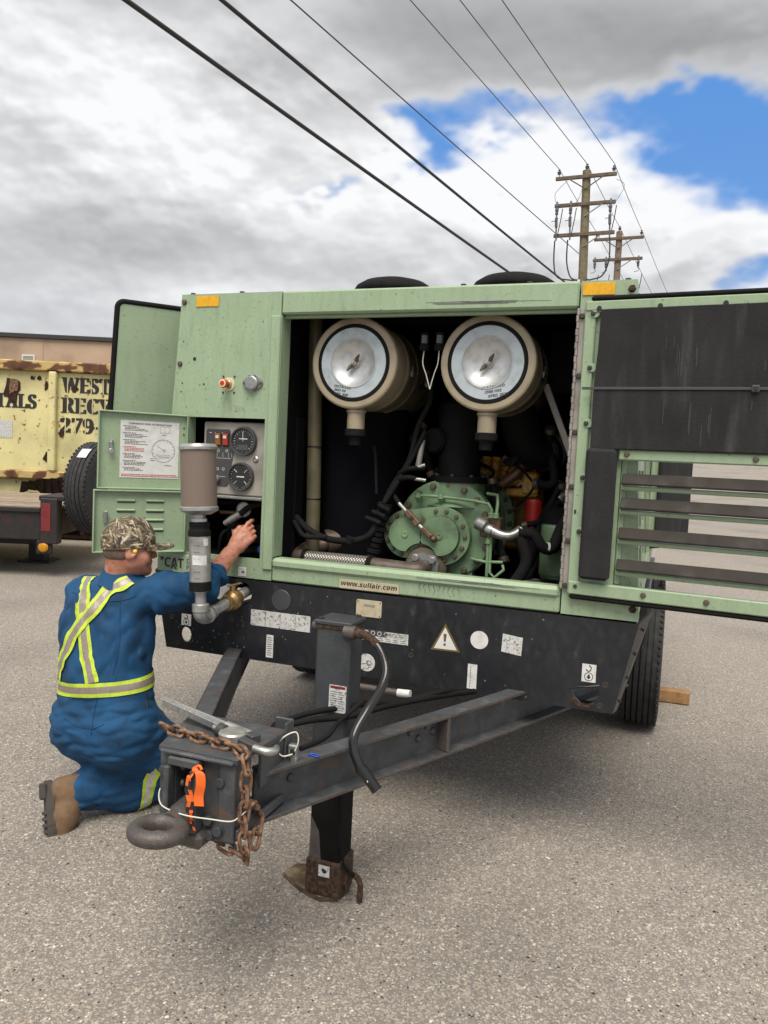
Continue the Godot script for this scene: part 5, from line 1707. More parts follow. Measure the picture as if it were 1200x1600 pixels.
func left_doors(T: Node3D) -> void:
	# tall side door standing open beyond the front corner
	var a := Vector3(-1.02, 0, -0.36); var f := Vector3(-1.365, 0, 0.03)
	var dir := (f - a).normalized(); var nrm := Vector3(-dir.z, 0, dir.x)
	if nrm.z < 0: nrm = -nrm
	var lean := 0.062
	# local: x from the hinge outwards, y up, z towards the viewer; the top leans in with the cabinet side
	var X := Transform3D(Basis(-dir, Vector3(lean * 0.9, 1, 0).normalized(), nrm), a + Vector3(-0.09, 0, 0))
	X.basis.x = -dir
	var wd := a.distance_to(f)
	var y0 := 1.08; var y1 := 2.245
	var b := MB.new(); b.xf = X
	b.plate(M.green, rounded2(-wd, y0, 0.0, y1, 0.02), [], -0.02, 0.0)
	var D := put(b, "side_door", T)
	b = MB.new(); b.xf = X
	var rim := rounded2(-wd - 0.006, y0 - 0.006, 0.0, y1 + 0.008, 0.03, 6)
	var pts := []
	for p in rim: pts.append(Vector3(p.x, p.y, -0.006))
	b.tube(M.rubber, pts, 0.0135, 8, false, true)
	put(b, "rubber_seal", D)
	# two small doors of the control bay, folded back to the left
	var X2 := Transform3D(Basis(Vector3.UP, deg_to_rad(227.0)), Vector3(-0.945, 0, 0.006))
	# local +x runs out from the hinge; the face we see has normal -z
	var Y := X2 * Transform3D(Basis(Vector3.UP, PI), Vector3.ZERO)       # x now runs back to the hinge, z to the viewer
	b = MB.new(); b.xf = Y
	b.plate(M.green, rect2(-0.388, 1.378, -0.004, 1.714), [], -0.004, 0.0)
	b.bx(M.green, Vector3(-0.39, 1.372, -0.004), Vector3(0.0, 1.379, 0.022), 0.002)
	b.bx(M.green, Vector3(-0.39, 1.713, -0.004), Vector3(0.0, 1.72, 0.022), 0.002)
	b.bx(M.green, Vector3(-0.392, 1.372, -0.004), Vector3(-0.386, 1.72, 0.022), 0.002)
	b.bx(M.green, Vector3(-0.006, 1.372, -0.004), Vector3(0.0, 1.72, 0.022), 0.002)
	for y in [1.43, 1.66]:
		b.bolt(M.bolt, Vector3(-0.016, y, 0.0), Vector3.BACK, 0.004, 0.003)
		b.bolt(M.bolt, Vector3(-0.016, y - 0.03, 0.0), Vector3.BACK, 0.004, 0.003)
	var B := put(b, "control_door", T, "upper of the two small doors, with an instruction sheet")
	b = MB.new(); b.xf = Y
	b.bx(M.galv, Vector3(-0.342, 1.575, 0.0), Vector3(-0.326, 1.592, 0.012), 0.003)
	b.box(M.galv, Vector3(-0.336, 1.558, 0.014), Vector3(0.017, 0.055, 0.009), 0.004, Basis(Vector3.BACK, 0.12))
	b.disc(M.steel, Vector3(-0.337, 1.54, 0.018), Vector3.BACK, 0.012, 0.008, 16)
	put(b, "latch", B)
	b = MB.new(); b.xf = Y
	b.bx(M.white, Vector3(-0.297, 1.424, 0.0005), Vector3(-0.038, 1.682, 0.002), 0.0)
	var S := put(b, "instruction_sheet", B)
	b = MB.new(); b.xf = Y
	var z := 0.0022
	b.text(M.ink, "COMPRESSOR START-UP INSTRUCTIONS", Vector3(-0.262, 1.664, z), 0.008, 0.19, "Droid Sans", true, 0.0004)
	var rg := RandomNumberGenerator.new(); rg.seed = 9
	var y := 1.655
	var row := 0
	while y > 1.452:
		var m = M.ink if not (row >= 14 and row <= 19) else M.red
		var x := -0.285 if row % 5 == 0 else -0.278
		if row % 5 != 4:
			var x1 := x + (0.05 if row % 5 == 0 else rnd(rg, 0.06, 0.1))
			while x < x1:
				var w := rnd(rg, 0.004, 0.013)
				b.bx(m, Vector3(x, y, z), Vector3(x + w, y + 0.0026, z + 0.0003), 0.0)
				x += w + 0.002
		y -= 0.0062; row += 1
	for k in 2:
		var x := -0.29
		while x < -0.05:
			var w := rnd(rg, 0.005, 0.014)
			b.bx(M.red, Vector3(x, 1.437 - k * 0.007, z), Vector3(x + w, 1.4405 - k * 0.007, z + 0.0003), 0.0)
			x += w + 0.002
	var c := Vector3(-0.107, 1.55, z)
	b.lathe(M.ink, [Vector2(0.052, 0), Vector2(0.052, 0.0003), Vector2(0.0505, 0.0003), Vector2(0.0505, 0)], c, Vector3.BACK, 36)
	for k in 13:
		var an := deg_to_rad(215.0 - k * 20.8)
		b.rod(M.ink, c + Vector3(cos(an), sin(an), 0) * 0.043, c + Vector3(cos(an), sin(an), 0) * 0.049, 0.0006, 4)
	b.rod(M.ink, c + Vector3(0.006, 0, 0), c + Vector3(-0.028, 0.022, 0), 0.0006, 4)
	b.lathe(M.ink, [Vector2(0.006, 0), Vector2(0.006, 0.0003), Vector2(0.0048, 0.0003), Vector2(0.0048, 0)], c + Vector3(0.004, 0.002, 0), Vector3.BACK, 14)
	for r in [[-0.138, 1.515, -0.076, 1.531], [-0.124, 1.632, -0.081, 1.66]]:
		for e in [[r[0], r[1], r[2], r[1] + 0.0008], [r[0], r[3], r[2], r[3] + 0.0008], [r[0], r[1], r[0] + 0.0008, r[3]], [r[2], r[1], r[2] + 0.0008, r[3]]]:
			b.bx(M.ink, Vector3(e[0], e[1], z), Vector3(e[2], e[3], z + 0.0003), 0.0)
	b.bx(M.ink, Vector3(-0.1028, 1.632, z), Vector3(-0.102, 1.66, z + 0.0003), 0.0)
	for r in [[-0.13, 1.522, 0.05], [-0.115, 1.622, 0.02], [-0.165, 1.512, 0.014], [-0.165, 1.504, 0.02], [-0.1, 1.483, 0.03]]:
		b.bx(M.ink, Vector3(r[0], r[1], z), Vector3(r[0] + r[2], r[1] + 0.0022, z + 0.0003), 0.0)
	tag(put(b, "fine_print", S), "", "", "", "stuff")
	# lower door with pressed louvres
	b = MB.new(); b.xf = Y
	b.plate(M.green, rect2(-0.402, 1.09, -0.004, 1.362), [], -0.004, 0.0)
	b.bx(M.green, Vector3(-0.404, 1.084, -0.004), Vector3(0.0, 1.091, 0.022), 0.002)
	b.bx(M.green, Vector3(-0.404, 1.361, -0.004), Vector3(0.0, 1.368, 0.022), 0.002)
	b.bx(M.green, Vector3(-0.406, 1.084, -0.004), Vector3(-0.4, 1.368, 0.022), 0.002)
	b.bx(M.green, Vector3(-0.006, 1.084, -0.004), Vector3(0.0, 1.368, 0.022), 0.002)
	var C := put(b, "control_door", T, "lower small door with pressed vent slots")
	for yy in [1.316, 1.272, 1.228, 1.184]:
		for xx in [-0.265, -0.137]:
			b = MB.new(); b.xf = Y
			b.box(M.green, Vector3(xx, yy + 0.004, 0.001), Vector3(0.084, 0.012, 0.014), 0.005)
			b.box(M.ink, Vector3(xx, yy - 0.0035, 0.001), Vector3(0.076, 0.004, 0.005), 0.001)
			put(b, "vent_slot", C)
	b = MB.new(); b.xf = Y
	b.bx(M.galv, Vector3(-0.362, 1.25, 0.0), Vector3(-0.346, 1.267, 0.012), 0.003)
	b.box(M.galv, Vector3(-0.353, 1.243, 0.014), Vector3(0.017, 0.06, 0.009), 0.004)
	put(b, "latch", C)

func filters(T: Node3D) -> void:
	for i in 2:
		var c: Vector3 = [Vector3(-0.178, 1.981, -0.12), Vector3(0.425, 1.983, -0.12)][i]
		var R := 0.204
		var b := MB.new()
		b.lathe(M.tan_grimy, [Vector2(0, -0.62), Vector2(R * 0.9, -0.62), Vector2(R * 0.97, -0.6), Vector2(R * 0.97, -0.33), Vector2(R * 1.0, -0.325), Vector2(R * 1.0, -0.31), Vector2(R * 0.97, -0.3), Vector2(R * 0.97, -0.2)], c, Vector3.BACK, 48)
		b.lathe(M.tan, [Vector2(R * 0.97, -0.2), Vector2(R * 0.985, -0.19), Vector2(R * 0.985, -0.17), Vector2(R * 0.97, -0.16), Vector2(R * 0.97, -0.03), Vector2(R * 1.0, -0.018), Vector2(R * 0.985, -0.004), Vector2(R * 0.95, 0.0), Vector2(R * 0.84, 0.0), Vector2(R * 0.835, -0.02)], c, Vector3.BACK, 48)
		b.box(M.galv, c + Vector3(R * 0.98, -0.02, -0.25), Vector3(0.012, 0.03, 0.06), 0.003)
		b.rod(M.galv, c + Vector3(R * 0.99, -0.03, -0.24), c + Vector3(R * 1.03, 0.01, -0.2), 0.004, 6)
		var F := put(b, "air_filter", T, ["left round tan air cleaner", "right round tan air cleaner"][i])
		b = MB.new()
		b.lathe(M.rubber, [Vector2(R * 0.84, -0.02), Vector2(R * 0.84, -0.001), Vector2(R * 0.825, 0.003), Vector2(R * 0.76, 0.003), Vector2(R * 0.752, -0.006)], c, Vector3.BACK, 48)
		put(b, "gasket_ring", F)
		b = MB.new()
		b.lathe(M.blue_grey, [Vector2(R * 0.757, -0.01), Vector2(R * 0.757, 0.001), Vector2(R * 0.75, 0.0025), Vector2(R * 0.545, 0.003), Vector2(R * 0.535, 0.006), Vector2(R * 0.52, 0.006)], c, Vector3.BACK, 48)
		b.lathe(M.spun, [Vector2(R * 0.52, 0.006), Vector2(R * 0.505, 0.0), Vector2(R * 0.3, -0.018), Vector2(R * 0.12, -0.026), Vector2(0, -0.026)], c, Vector3.BACK, 48, true)
		var E := put(b, "end_cap", F)
		b = MB.new()
		b.lathe(M.bare, [Vector2(0.023, -0.026), Vector2(0.022, -0.018), Vector2(0.012, -0.015), Vector2(0.012, 0.0), Vector2(0.006, 0.001), Vector2(0.006, 0.014), Vector2(0, 0.014)], c, Vector3.BACK, 20)
		for s in [-1.0, 1.0]:
			b.tube(M.bolt, [c + Vector3(0, 0, -0.008), c + Vector3(s * 0.015, s * 0.018, -0.002), c + Vector3(s * 0.028, s * 0.036, 0.006)], [0.006, 0.009, 0.003], 8)
		put(b, "wing_nut", F)
		b = MB.new()
		var lines: Array = [["INSTALLED", "3565 HR", "APRIL 2020"], ["INSTALLED", "3565 HRS", "APRIL 2020"]][i]
		var tilt := [0.0 - 0.14, 0.16][i] as float
		var rt := Vector3(cos(tilt), sin(tilt), 0); var up := Vector3(-sin(tilt), cos(tilt), 0)
		for k in 3:
			b.text(M.ink, lines[k], c + Vector3([-0.088, -0.018][i] + k * [0.002, 0.012][i], [-0.107, -0.113][i], 0.0032) - up * (k * 0.0165) , 0.0115, [0.08, 0.098][i] * [1.0, 0.72, 0.85][k], "Droid Sans", true, 0.0004, rt, up, 0.25)
		put(b, "handwriting", E)
		# dust valve on its stub
		b = MB.new()
		var y := c.y - R
		b.rod(M.tan, Vector3(c.x, y + 0.03, c.z - 0.06), Vector3(c.x, y - 0.09, c.z - 0.06), 0.04, 24)
		b.lathe(M.tan, [Vector2(0.045, 0), Vector2(0.045, 0.01), Vector2(0.04, 0.014)], Vector3(c.x, y - 0.012, c.z - 0.06), Vector3.UP, 24)
		put(b, "dust_stub", F)
		b = MB.new()
		b.lathe(M.rubber, [Vector2(0, -0.072), Vector2(0.027, -0.07), Vector2(0.03, -0.045), Vector2(0.032, -0.032), Vector2(0.046, -0.03), Vector2(0.048, -0.026), Vector2(0.048, 0.0), Vector2(0.041, 0.003), Vector2(0, 0.003)], Vector3(c.x, y - 0.088, c.z - 0.06), Vector3.UP, 24)
		put(b, "dust_valve", F)

func air_end(T: Node3D) -> void:
	var G = M.green_cast
	var z0 := -0.32
	# main casing: big barrel on its feet
	var b := MB.new()
	b.lathe(G, [Vector2(0, -0.43), Vector2(0.2, -0.43), Vector2(0.205, -0.4), Vector2(0.2, -0.2), Vector2(0.215, -0.14)], Vector3(0.22, 1.27, z0), Vector3.BACK, 48)
	b.lathe(G, [Vector2(0.225, -0.14), Vector2(0.232, -0.13), Vector2(0.232, -0.06), Vector2(0.222, -0.05), Vector2(0, -0.05)], Vector3(0.21, 1.25, z0), Vector3.BACK, 48)
	# bell housing flange behind
	b.lathe(G, [Vector2(0, -0.46), Vector2(0.225, -0.46), Vector2(0.235, -0.45), Vector2(0.235, -0.42), Vector2(0.225, -0.41), Vector2(0, -0.41)], Vector3(0.225, 1.29, z0), Vector3.BACK, 48)
	b.plate(G, PackedVector2Array([Vector2(0.19, 1.0), Vector2(0.36, 1.0), Vector2(0.345, 1.08), Vector2(0.40, 1.2), Vector2(0.15, 1.2)]), [], z0 - 0.12, z0 - 0.06)
	var A := put(b, "air_end", T)
	# two-lobed front cover
	b = MB.new()
	b.xf = Transform3D(Basis(), Vector3(0, 0, z0))
	var lob := PackedVector2Array()
	var c1 := Vector2(0.045, 1.222); var c2 := Vector2(0.208, 1.226)
	for i in 25:
		var a := lerpf(deg_to_rad(268), deg_to_rad(88), i / 24.0)
		lob.append(c1 + Vector2(cos(a), sin(a)) * 0.112)
	for i in 27:
		var a := lerpf(deg_to_rad(95), deg_to_rad(-78), i / 26.0)
		lob.append(c2 + Vector2(cos(a), sin(a)) * 0.135)
	lob.append(Vector2(0.14, 1.115)); lob.append(Vector2(0.1, 1.125))
	b.plate(G, lob, [], -0.05, 0.0)
	b.plate(M.bolt_dark, lob, [], -0.0535, -0.0505)
	b.plate(M.oily, PackedVector2Array([Vector2(0.112, 1.315), Vector2(0.105, 1.24), Vector2(0.10, 1.16), Vector2(0.12, 1.128), Vector2(0.15, 1.12), Vector2(0.155, 1.15), Vector2(0.135, 1.21), Vector2(0.132, 1.30)]), [], 0.0004, 0.0012)
	put(b, "front_cover", A)
	for q in [[c1, 0.078, 315.0], [c2, 0.09, 238.0]]:
		b = MB.new()
		b.xf = Transform3D(Basis(), Vector3(0, 0, z0))
		var o: Vector2 = q[0]; var r: float = q[1]
		var p := PackedVector2Array()
		for i in 40:
			var a := TAU * i / 40.0
			var v := o + Vector2(cos(a), sin(a)) * r
			# a bite is taken out of each disc towards the discharge port
			var bite := Vector2(0.125, 1.105)
			var dd := v - bite
			if dd.length() < 0.082: v = bite + dd.normalized() * 0.082
			p.append(v)
		b.plate(G, p, [], 0.004, 0.03)
		var pg := PackedVector2Array()
		for v in p: pg.append(o + (v - o) * 1.02)
		b.plate(M.bolt_dark, pg, [], 0.0005, 0.0035)
		b.lathe(G, [Vector2(0.016, 0.03), Vector2(0.016, 0.034), Vector2(0.012, 0.035), Vector2(0.005, 0.034), Vector2(0.0, 0.031)], Vector3(o.x, o.y, 0), Vector3.BACK, 16)
		put(b, "bearing_cover", A)
	# lower dome under the covers with the discharge port
	b = MB.new()
	b.lathe(M.tan_grimy, [Vector2(0.1, -0.05), Vector2(0.1, -0.01), Vector2(0.085, 0.02), Vector2(0, 0.02)], Vector3(0.14, 1.08, z0), Vector3.BACK, 32)
	put(b, "discharge_port", A)
	b = MB.new()
	for i in 13:
		var a := deg_to_rad(150.0 - i * 21.0)
		b.bolt(M.bolt, Vector3(0.21 + cos(a) * 0.207, 1.25 + sin(a) * 0.207, z0 - 0.05), Vector3.BACK, 0.0135, 0.016)
	for i in 7:
		var a := deg_to_rad(95.0 + i * 27.0)
		b.bolt(M.bolt, Vector3(c1.x + cos(a) * 0.096, c1.y + sin(a) * 0.096, z0), Vector3.BACK, 0.009, 0.01)
	for i in 8:
		var a := deg_to_rad(105.0 - i * 26.0)
		b.bolt(M.bolt, Vector3(c2.x + cos(a) * 0.114, c2.y + sin(a) * 0.114, z0), Vector3.BACK, 0.009, 0.01)
	for i in 9:
		var a := deg_to_rad(60.0 - i * 16.0)
		b.bolt(M.bolt_dark, Vector3(0.225 + cos(a) * 0.218, 1.29 + sin(a) * 0.218, z0 - 0.41), Vector3.BACK, 0.012, 0.013)
	tag(put(b, "bolts", A), "", "", "", "stuff")
	# inlet neck and black inlet valve above
	b = MB.new()
	b.lathe(G, [Vector2(0.16, 0), Vector2(0.13, 0.03), Vector2(0.125, 0.11)], Vector3(0.235, 1.36, z0 - 0.16), Vector3.UP, 40)
	put(b, "inlet_neck", A)
	b = MB.new()
	b.lathe(M.cast_black, [Vector2(0, 0), Vector2(0.132, 0), Vector2(0.132, 0.028), Vector2(0.1, 0.032), Vector2(0.095, 0.2), Vector2(0.11, 0.26), Vector2(0.1, 0.36), Vector2(0.05, 0.4), Vector2(0, 0.4)], Vector3(0.235, 1.47, z0 - 0.16), Vector3.UP, 40)
	b.lathe(M.cast_black, [Vector2(0.06, -0.1), Vector2(0.06, 0.04), Vector2(0.05, 0.055), Vector2(0, 0.06)], Vector3(0.14, 1.66, z0 - 0.12), Vector3(-0.3, 0, 1), 28)
	for i in 8:
		var a := TAU * i / 8.0
		b.bolt(M.bolt_dark, Vector3(0.235 + cos(a) * 0.116, 1.499, z0 - 0.16 + sin(a) * 0.116), Vector3.UP, 0.01, 0.01)
	put(b, "inlet_valve", A)
	# copper tee that feeds the bearing, across the cover
	b = MB.new()
	b.tube(M.rubber, spline([Vector3(-0.06, 1.42, z0 - 0.02), Vector3(-0.02, 1.40, z0 + 0.03), Vector3(0.015, 1.365, z0 + 0.05)], 5), 0.011, 8)
	b.tube(M.bare, [Vector3(0.015, 1.365, z0 + 0.05), Vector3(0.055, 1.328, z0 + 0.05)], 0.009, 8)
	b.bar(M.copper, Vector3(0.052, 1.332, z0 + 0.05), Vector3(0.115, 1.272, z0 + 0.05), 0.028, 0.028, 0.004, Vector3.BACK)
	b.bolt(M.bolt_dark, Vector3(0.085, 1.302, z0 + 0.065), Vector3.BACK, 0.009, 0.005)
	b.rod(M.bare, Vector3(0.112, 1.275, z0 + 0.05), Vector3(0.135, 1.257, z0 + 0.05), 0.009, 8)
	b.bar(M.copper, Vector3(0.132, 1.26, z0 + 0.05), Vector3(0.178, 1.222, z0 + 0.05), 0.022, 0.022, 0.004, Vector3.BACK)
	b.ball(M.copper, Vector3(0.188, 1.213, z0 + 0.045), Vector3(0.016, 0.016, 0.02), 12)
	put(b, "oil_feed_tee", A)
	# green lines over the top and down the right side
	b = MB.new()
	for l in [[Vector3(0.09, 1.405, z0), Vector3(0.20, 1.405, z0), Vector3(0.36, 1.395, z0), Vector3(0.42, 1.385, z0), Vector3(0.435, 1.36, z0), Vector3(0.435, 1.33, z0)], [Vector3(0.40, 1.43, z0 - 0.05), Vector3(0.45, 1.425, z0 - 0.04), Vector3(0.458, 1.39, z0 - 0.02), Vector3(0.458, 1.33, z0)], [Vector3(0.428, 1.24, z0), Vector3(0.43, 1.06, z0)], [Vector3(0.44, 1.24, z0), Vector3(0.442, 1.08, z0), Vector3(0.47, 1.06, z0 + 0.02), Vector3(0.51, 1.1, z0 + 0.02), Vector3(0.50, 1.115, z0)], [Vector3(0.35, 1.13, z0 - 0.03), Vector3(0.42, 1.125, z0), Vector3(0.5, 1.13, z0)]]:
		b.tube(G, l, 0.0075, 8)
	for p in [Vector3(0.09, 1.405, z0), Vector3(0.20, 1.405, z0), Vector3(0.435, 1.335, z0), Vector3(0.458, 1.335, z0), Vector3(0.43, 1.22, z0)]:
		b.bolt(G, p - Vector3(0, 0.01, 0), Vector3.UP, 0.014, 0.022)
	for p in [Vector3(0.09, 1.38, z0 - 0.03), Vector3(0.2, 1.38, z0 - 0.03)]:
		b.rod(G, p, p + Vector3(0, 0.02, 0.03), 0.016, 10)
	put(b, "oil_lines", A)
	# steel elbow fitting and the hoses that leave it
	b = MB.new()
	b.box(M.copper, Vector3(0.43, 1.28, z0 - 0.05), Vector3(0.09, 0.09, 0.07), 0.006)
	b.lathe(M.galv, [Vector2(0.03, 0), Vector2(0.032, 0.01), Vector2(0.032, 0.05), Vector2(0.026, 0.055), Vector2(0, 0.055)], Vector3(0.372, 1.30, z0 - 0.01), Vector3(0.85, -0.3, 0.3), 6)
	b.lathe(M.steel, [Vector2(0.028, 0), Vector2(0.03, 0.01), Vector2(0.03, 0.03), Vector2(0.024, 0.034), Vector2(0, 0.034)], Vector3(0.42, 1.275, z0 + 0.005), Vector3(0.9, -0.3, 0.15), 6)
	b.tube(M.steel, spline([Vector3(0.445, 1.268, z0 + 0.01), Vector3(0.49, 1.252, z0 + 0.015), Vector3(0.53, 1.252, z0), Vector3(0.565, 1.275, z0 - 0.03)], 5), [0.024, 0.023, 0.023, 0.023, 0.022, 0.022, 0.022, 0.022, 0.022, 0.022, 0.022, 0.022, 0.022, 0.023, 0.024, 0.026], 14)
	put(b, "elbow_fitting", A)
	b = MB.new()
	b.tube(M.rubber, spline([Vector3(0.555, 1.268, z0 - 0.02), Vector3(0.62, 1.262, z0 - 0.04), Vector3(0.66, 1.21, z0 - 0.05), Vector3(0.70, 1.205, z0 - 0.08), Vector3(0.73, 1.30, z0 - 0.14), Vector3(0.78, 1.40, z0 - 0.2)], 6), 0.025, 12)
	b.tube(M.rubber, spline([Vector3(0.56, 1.25, z0 - 0.03), Vector3(0.60, 1.14, z0 - 0.02), Vector3(0.55, 1.03, z0 + 0.02), Vector3(0.52, 0.99, z0 + 0.04)], 6), 0.027, 12)
	b.rod(M.white, Vector3(0.676, 1.205, z0 - 0.06), Vector3(0.684, 1.203, z0 - 0.065), 0.027, 14)
	put(b, "hoses", A)
	# discharge line: brown pipe, flange, braided bellows, elbow to the tank
	b = MB.new()
	b.tube(M.pipe_brown, spline([Vector3(0.145, 1.075, z0 + 0.02), Vector3(0.145, 1.075, z0 + 0.075), Vector3(0.115, 1.068, z0 + 0.105), Vector3(-0.02, 1.072, z0 + 0.11), Vector3(-0.09, 1.073, z0 + 0.11)], 6), 0.039, 20)
	b.tube(M.pipe_brown, spline([Vector3(-0.40, 1.078, z0 + 0.11), Vector3(-0.455, 1.082, z0 + 0.10), Vector3(-0.462, 1.10, z0 + 0.04), Vector3(-0.43, 1.12, z0 - 0.02), Vector3(-0.32, 1.15, z0 - 0.1)], 6), 0.038, 20)
	b.rod(M.cast_black, Vector3(-0.10, 1.073, z0 + 0.11), Vector3(-0.075, 1.073, z0 + 0.11), 0.043, 24)
	b.rod(M.cast_black, Vector3(-0.425, 1.078, z0 + 0.11), Vector3(-0.405, 1.078, z0 + 0.11), 0.043, 24)
	b.rod(M.pipe_brown, Vector3(-0.385, 1.14, z0 - 0.05), Vector3(-0.33, 1.155, z0 - 0.09), 0.065, 24)
	var DP := put(b, "discharge_pipe", A)
	b = MB.new()
	var br := []
	for i in 20: br.append(Vector3(lerpf(-0.41, -0.095, i / 19.0), 1.0755, z0 + 0.11))
	b.tube(M.braid, br, 0.0405, 28)
	put(b, "braided_bellows", A)
	b = MB.new()
	b.xf = Transform3D(Basis(), Vector3(0.15, 1.07, z0 + 0.02))
	b.plate(M.galv, PackedVector2Array([Vector2(-0.08, -0.02), Vector2(-0.02, -0.08), Vector2(0.03, -0.08), Vector2(0.06, -0.03), Vector2(0.065, 0.03), Vector2(0.05, 0.065), Vector2(-0.02, 0.075), Vector2(-0.06, 0.06), Vector2(-0.085, 0.02)]), [], 0.0, 0.016)
	for p in [Vector3(-0.045, 0.05, 0.016), Vector3(0.035, 0.045, 0.016), Vector3(0.04, -0.055, 0.016)]:
		b.bolt(M.galv, p, Vector3.BACK, 0.018, 0.016)
	put(b, "pipe_flange", A)

func bay_fittings(T: Node3D) -> void:
	# dark separator tank, upright tan pipe, radiator side at the left
	var b := MB.new()
	b.lathe(M.tank, [Vector2(0, 0), Vector2(0.2, 0.0), Vector2(0.225, 0.06), Vector2(0.225, 0.82), Vector2(0.19, 0.9), Vector2(0, 0.94)], Vector3(-0.3, 0.99, -0.58), Vector3.UP, 44)
	put(b, "separator_tank", T)
	b = MB.new()
	b.tube(M.olive, [Vector3(-0.425, 1.0, -0.3), Vector3(-0.43, 1.35, -0.3)], 0.034, 24)
	b.tube(M.olive, [Vector3(-0.43, 1.358, -0.3), Vector3(-0.437, 1.6, -0.3)], 0.034, 24)
	b.tube(M.olive, [Vector3(-0.437, 1.608, -0.3), Vector3(-0.455, 2.22, -0.3)], 0.034, 24)
	for y in [1.354, 1.604]:
		b.rod(M.ink, Vector3(-0.433, y - 0.006, -0.3), Vector3(-0.433, y + 0.006, -0.3), 0.0325, 20)
	put(b, "upright_pipe", T)
	b = MB.new()
	b.bx(M.tank, Vector3(-0.497, 1.0, -0.28), Vector3(-0.478, 1.735, -0.2), 0.004)
	b.bx(M.tank, Vector3(-0.499, 1.0, -0.2), Vector3(-0.489, 1.74, -0.092), 0.002)
	put(b, "duct_panel", T)
	# black wiring harness across the floor of the bay and up to the valve
	b = MB.new()
	for h in [[[Vector3(-0.48, 1.27, -0.22), Vector3(-0.40, 1.215, -0.2), Vector3(-0.3, 1.18, -0.2), Vector3(-0.18, 1.18, -0.22), Vector3(-0.10, 1.22, -0.24), Vector3(-0.07, 1.33, -0.26)], 0.016],
			[[Vector3(-0.48, 1.25, -0.2), Vector3(-0.42, 1.19, -0.18), Vector3(-0.36, 1.185, -0.18), Vector3(-0.3, 1.19, -0.19)], 0.012],
			[[Vector3(-0.07, 1.32, -0.26), Vector3(-0.03, 1.44, -0.3), Vector3(0.03, 1.56, -0.34), Vector3(0.06, 1.72, -0.36), Vector3(0.12, 1.85, -0.34), Vector3(0.14, 1.95, -0.2)], 0.013],
			[[Vector3(-0.05, 1.36, -0.25), Vector3(0.0, 1.46, -0.28), Vector3(0.05, 1.58, -0.33), Vector3(0.1, 1.70, -0.35)], 0.012],
			[[Vector3(-0.1, 1.40, -0.28), Vector3(-0.12, 1.55, -0.3), Vector3(-0.13, 1.62, -0.3)], 0.007],
			[[Vector3(0.0, 1.50, -0.3), Vector3(0.06, 1.525, -0.27), Vector3(0.12, 1.53, -0.3)], 0.011],
			[[Vector3(-0.01, 1.47, -0.29), Vector3(0.06, 1.485, -0.26), Vector3(0.11, 1.475, -0.28)], 0.011]]:
		b.tube(M.rubber, spline(h[0], 6), h[1], 9)
	b.rod(M.galv, Vector3(0.08, 1.528, -0.28), Vector3(0.125, 1.545, -0.29), 0.009, 8)
	b.rod(M.galv, Vector3(0.085, 1.48, -0.265), Vector3(0.135, 1.475, -0.28), 0.009, 8)
	b.rod(M.rubber, Vector3(-0.2, 1.168, -0.215), Vector3(-0.19, 1.195, -0.215), 0.022, 10)
	put(b, "wiring_harness", T)
	# ribbed conduit stack beside the air end
	b = MB.new()
	for k in 12:
		var f := k / 11.0
		var p := Vector3(lerpf(-0.115, -0.055, f), lerpf(1.05, 1.34, f), -0.27)
		b.rod(M.rubber, p, p + Vector3(0.004, 0.019, 0), 0.034 if k % 2 else 0.028, 12)
	for k in 3:
		b.rod(M.rubber, Vector3(-0.13 + k * 0.03, 1.29 + k * 0.03, -0.24), Vector3(-0.05 + k * 0.02, 1.27 + k * 0.03, -0.22), 0.011, 8)
	put(b, "ribbed_conduit", T)
	# two restriction indicators between the filters with pale wires
	for x in [0.141, 0.208]:
		b = MB.new()
		b.lathe(M.cast_black, [Vector2(0.02, 0), Vector2(0.022, 0.01), Vector2(0.022, 0.025), Vector2(0.017, 0.03)], Vector3(x, 2.035, -0.14), Vector3.UP, 14)
		b.lathe(M.lcd, [Vector2(0.016, 0.03), Vector2(0.016, 0.065)], Vector3(x, 2.035, -0.14), Vector3.UP, 14)
		b.lathe(M.white, [Vector2(0.009, 0.03), Vector2(0.009, 0.06)], Vector3(x, 2.035, -0.133), Vector3.UP, 10)
		b.lathe(M.cast_black, [Vector2(0.019, 0.065), Vector2(0.019, 0.075), Vector2(0, 0.076)], Vector3(x, 2.035, -0.14), Vector3.UP, 14)
		b.tube(M.wire_white, spline([Vector3(x, 2.035, -0.14), Vector3(x + (0.0 if x < 0.17 else 0.0), 1.98, -0.13), Vector3(lerpf(x, 0.177, 0.5), 1.93, -0.13), Vector3(0.178, 1.87, -0.13)], 5), 0.0025, 5)
		put(b, "restriction_indicator", T)
	# air duct from the right filter to the turbocharger, with clamps
	b = MB.new()
	b.tube(M.cast_black, spline([Vector3(0.47, 1.93, -0.52), Vector3(0.49, 1.78, -0.55), Vector3(0.53, 1.66, -0.6), Vector3(0.60, 1.63, -0.68), Vector3(0.66, 1.67, -0.76)], 6), 0.085, 24)
	b.rod(M.dark_gray, Vector3(0.585, 1.632, -0.66), Vector3(0.60, 1.635, -0.68), 0.09, 24)
	b.rod(M.galv, Vector3(0.625, 1.645, -0.71), Vector3(0.635, 1.65, -0.722), 0.09, 24)
	put(b, "intake_duct", T)
	b = MB.new()
	b.lathe(M.rust_dark, [Vector2(0.06, 0), Vector2(0.1, 0.02), Vector2(0.11, 0.06), Vector2(0.1, 0.1), Vector2(0.05, 0.12), Vector2(0, 0.12)], Vector3(0.69, 1.70, -0.82), Vector3(0.6, 0.2, -0.7), 28)
	put(b, "turbocharger", T)
	# hoses, clamps and loose wiring that fill the space behind
	var cg := RandomNumberGenerator.new(); cg.seed = 31
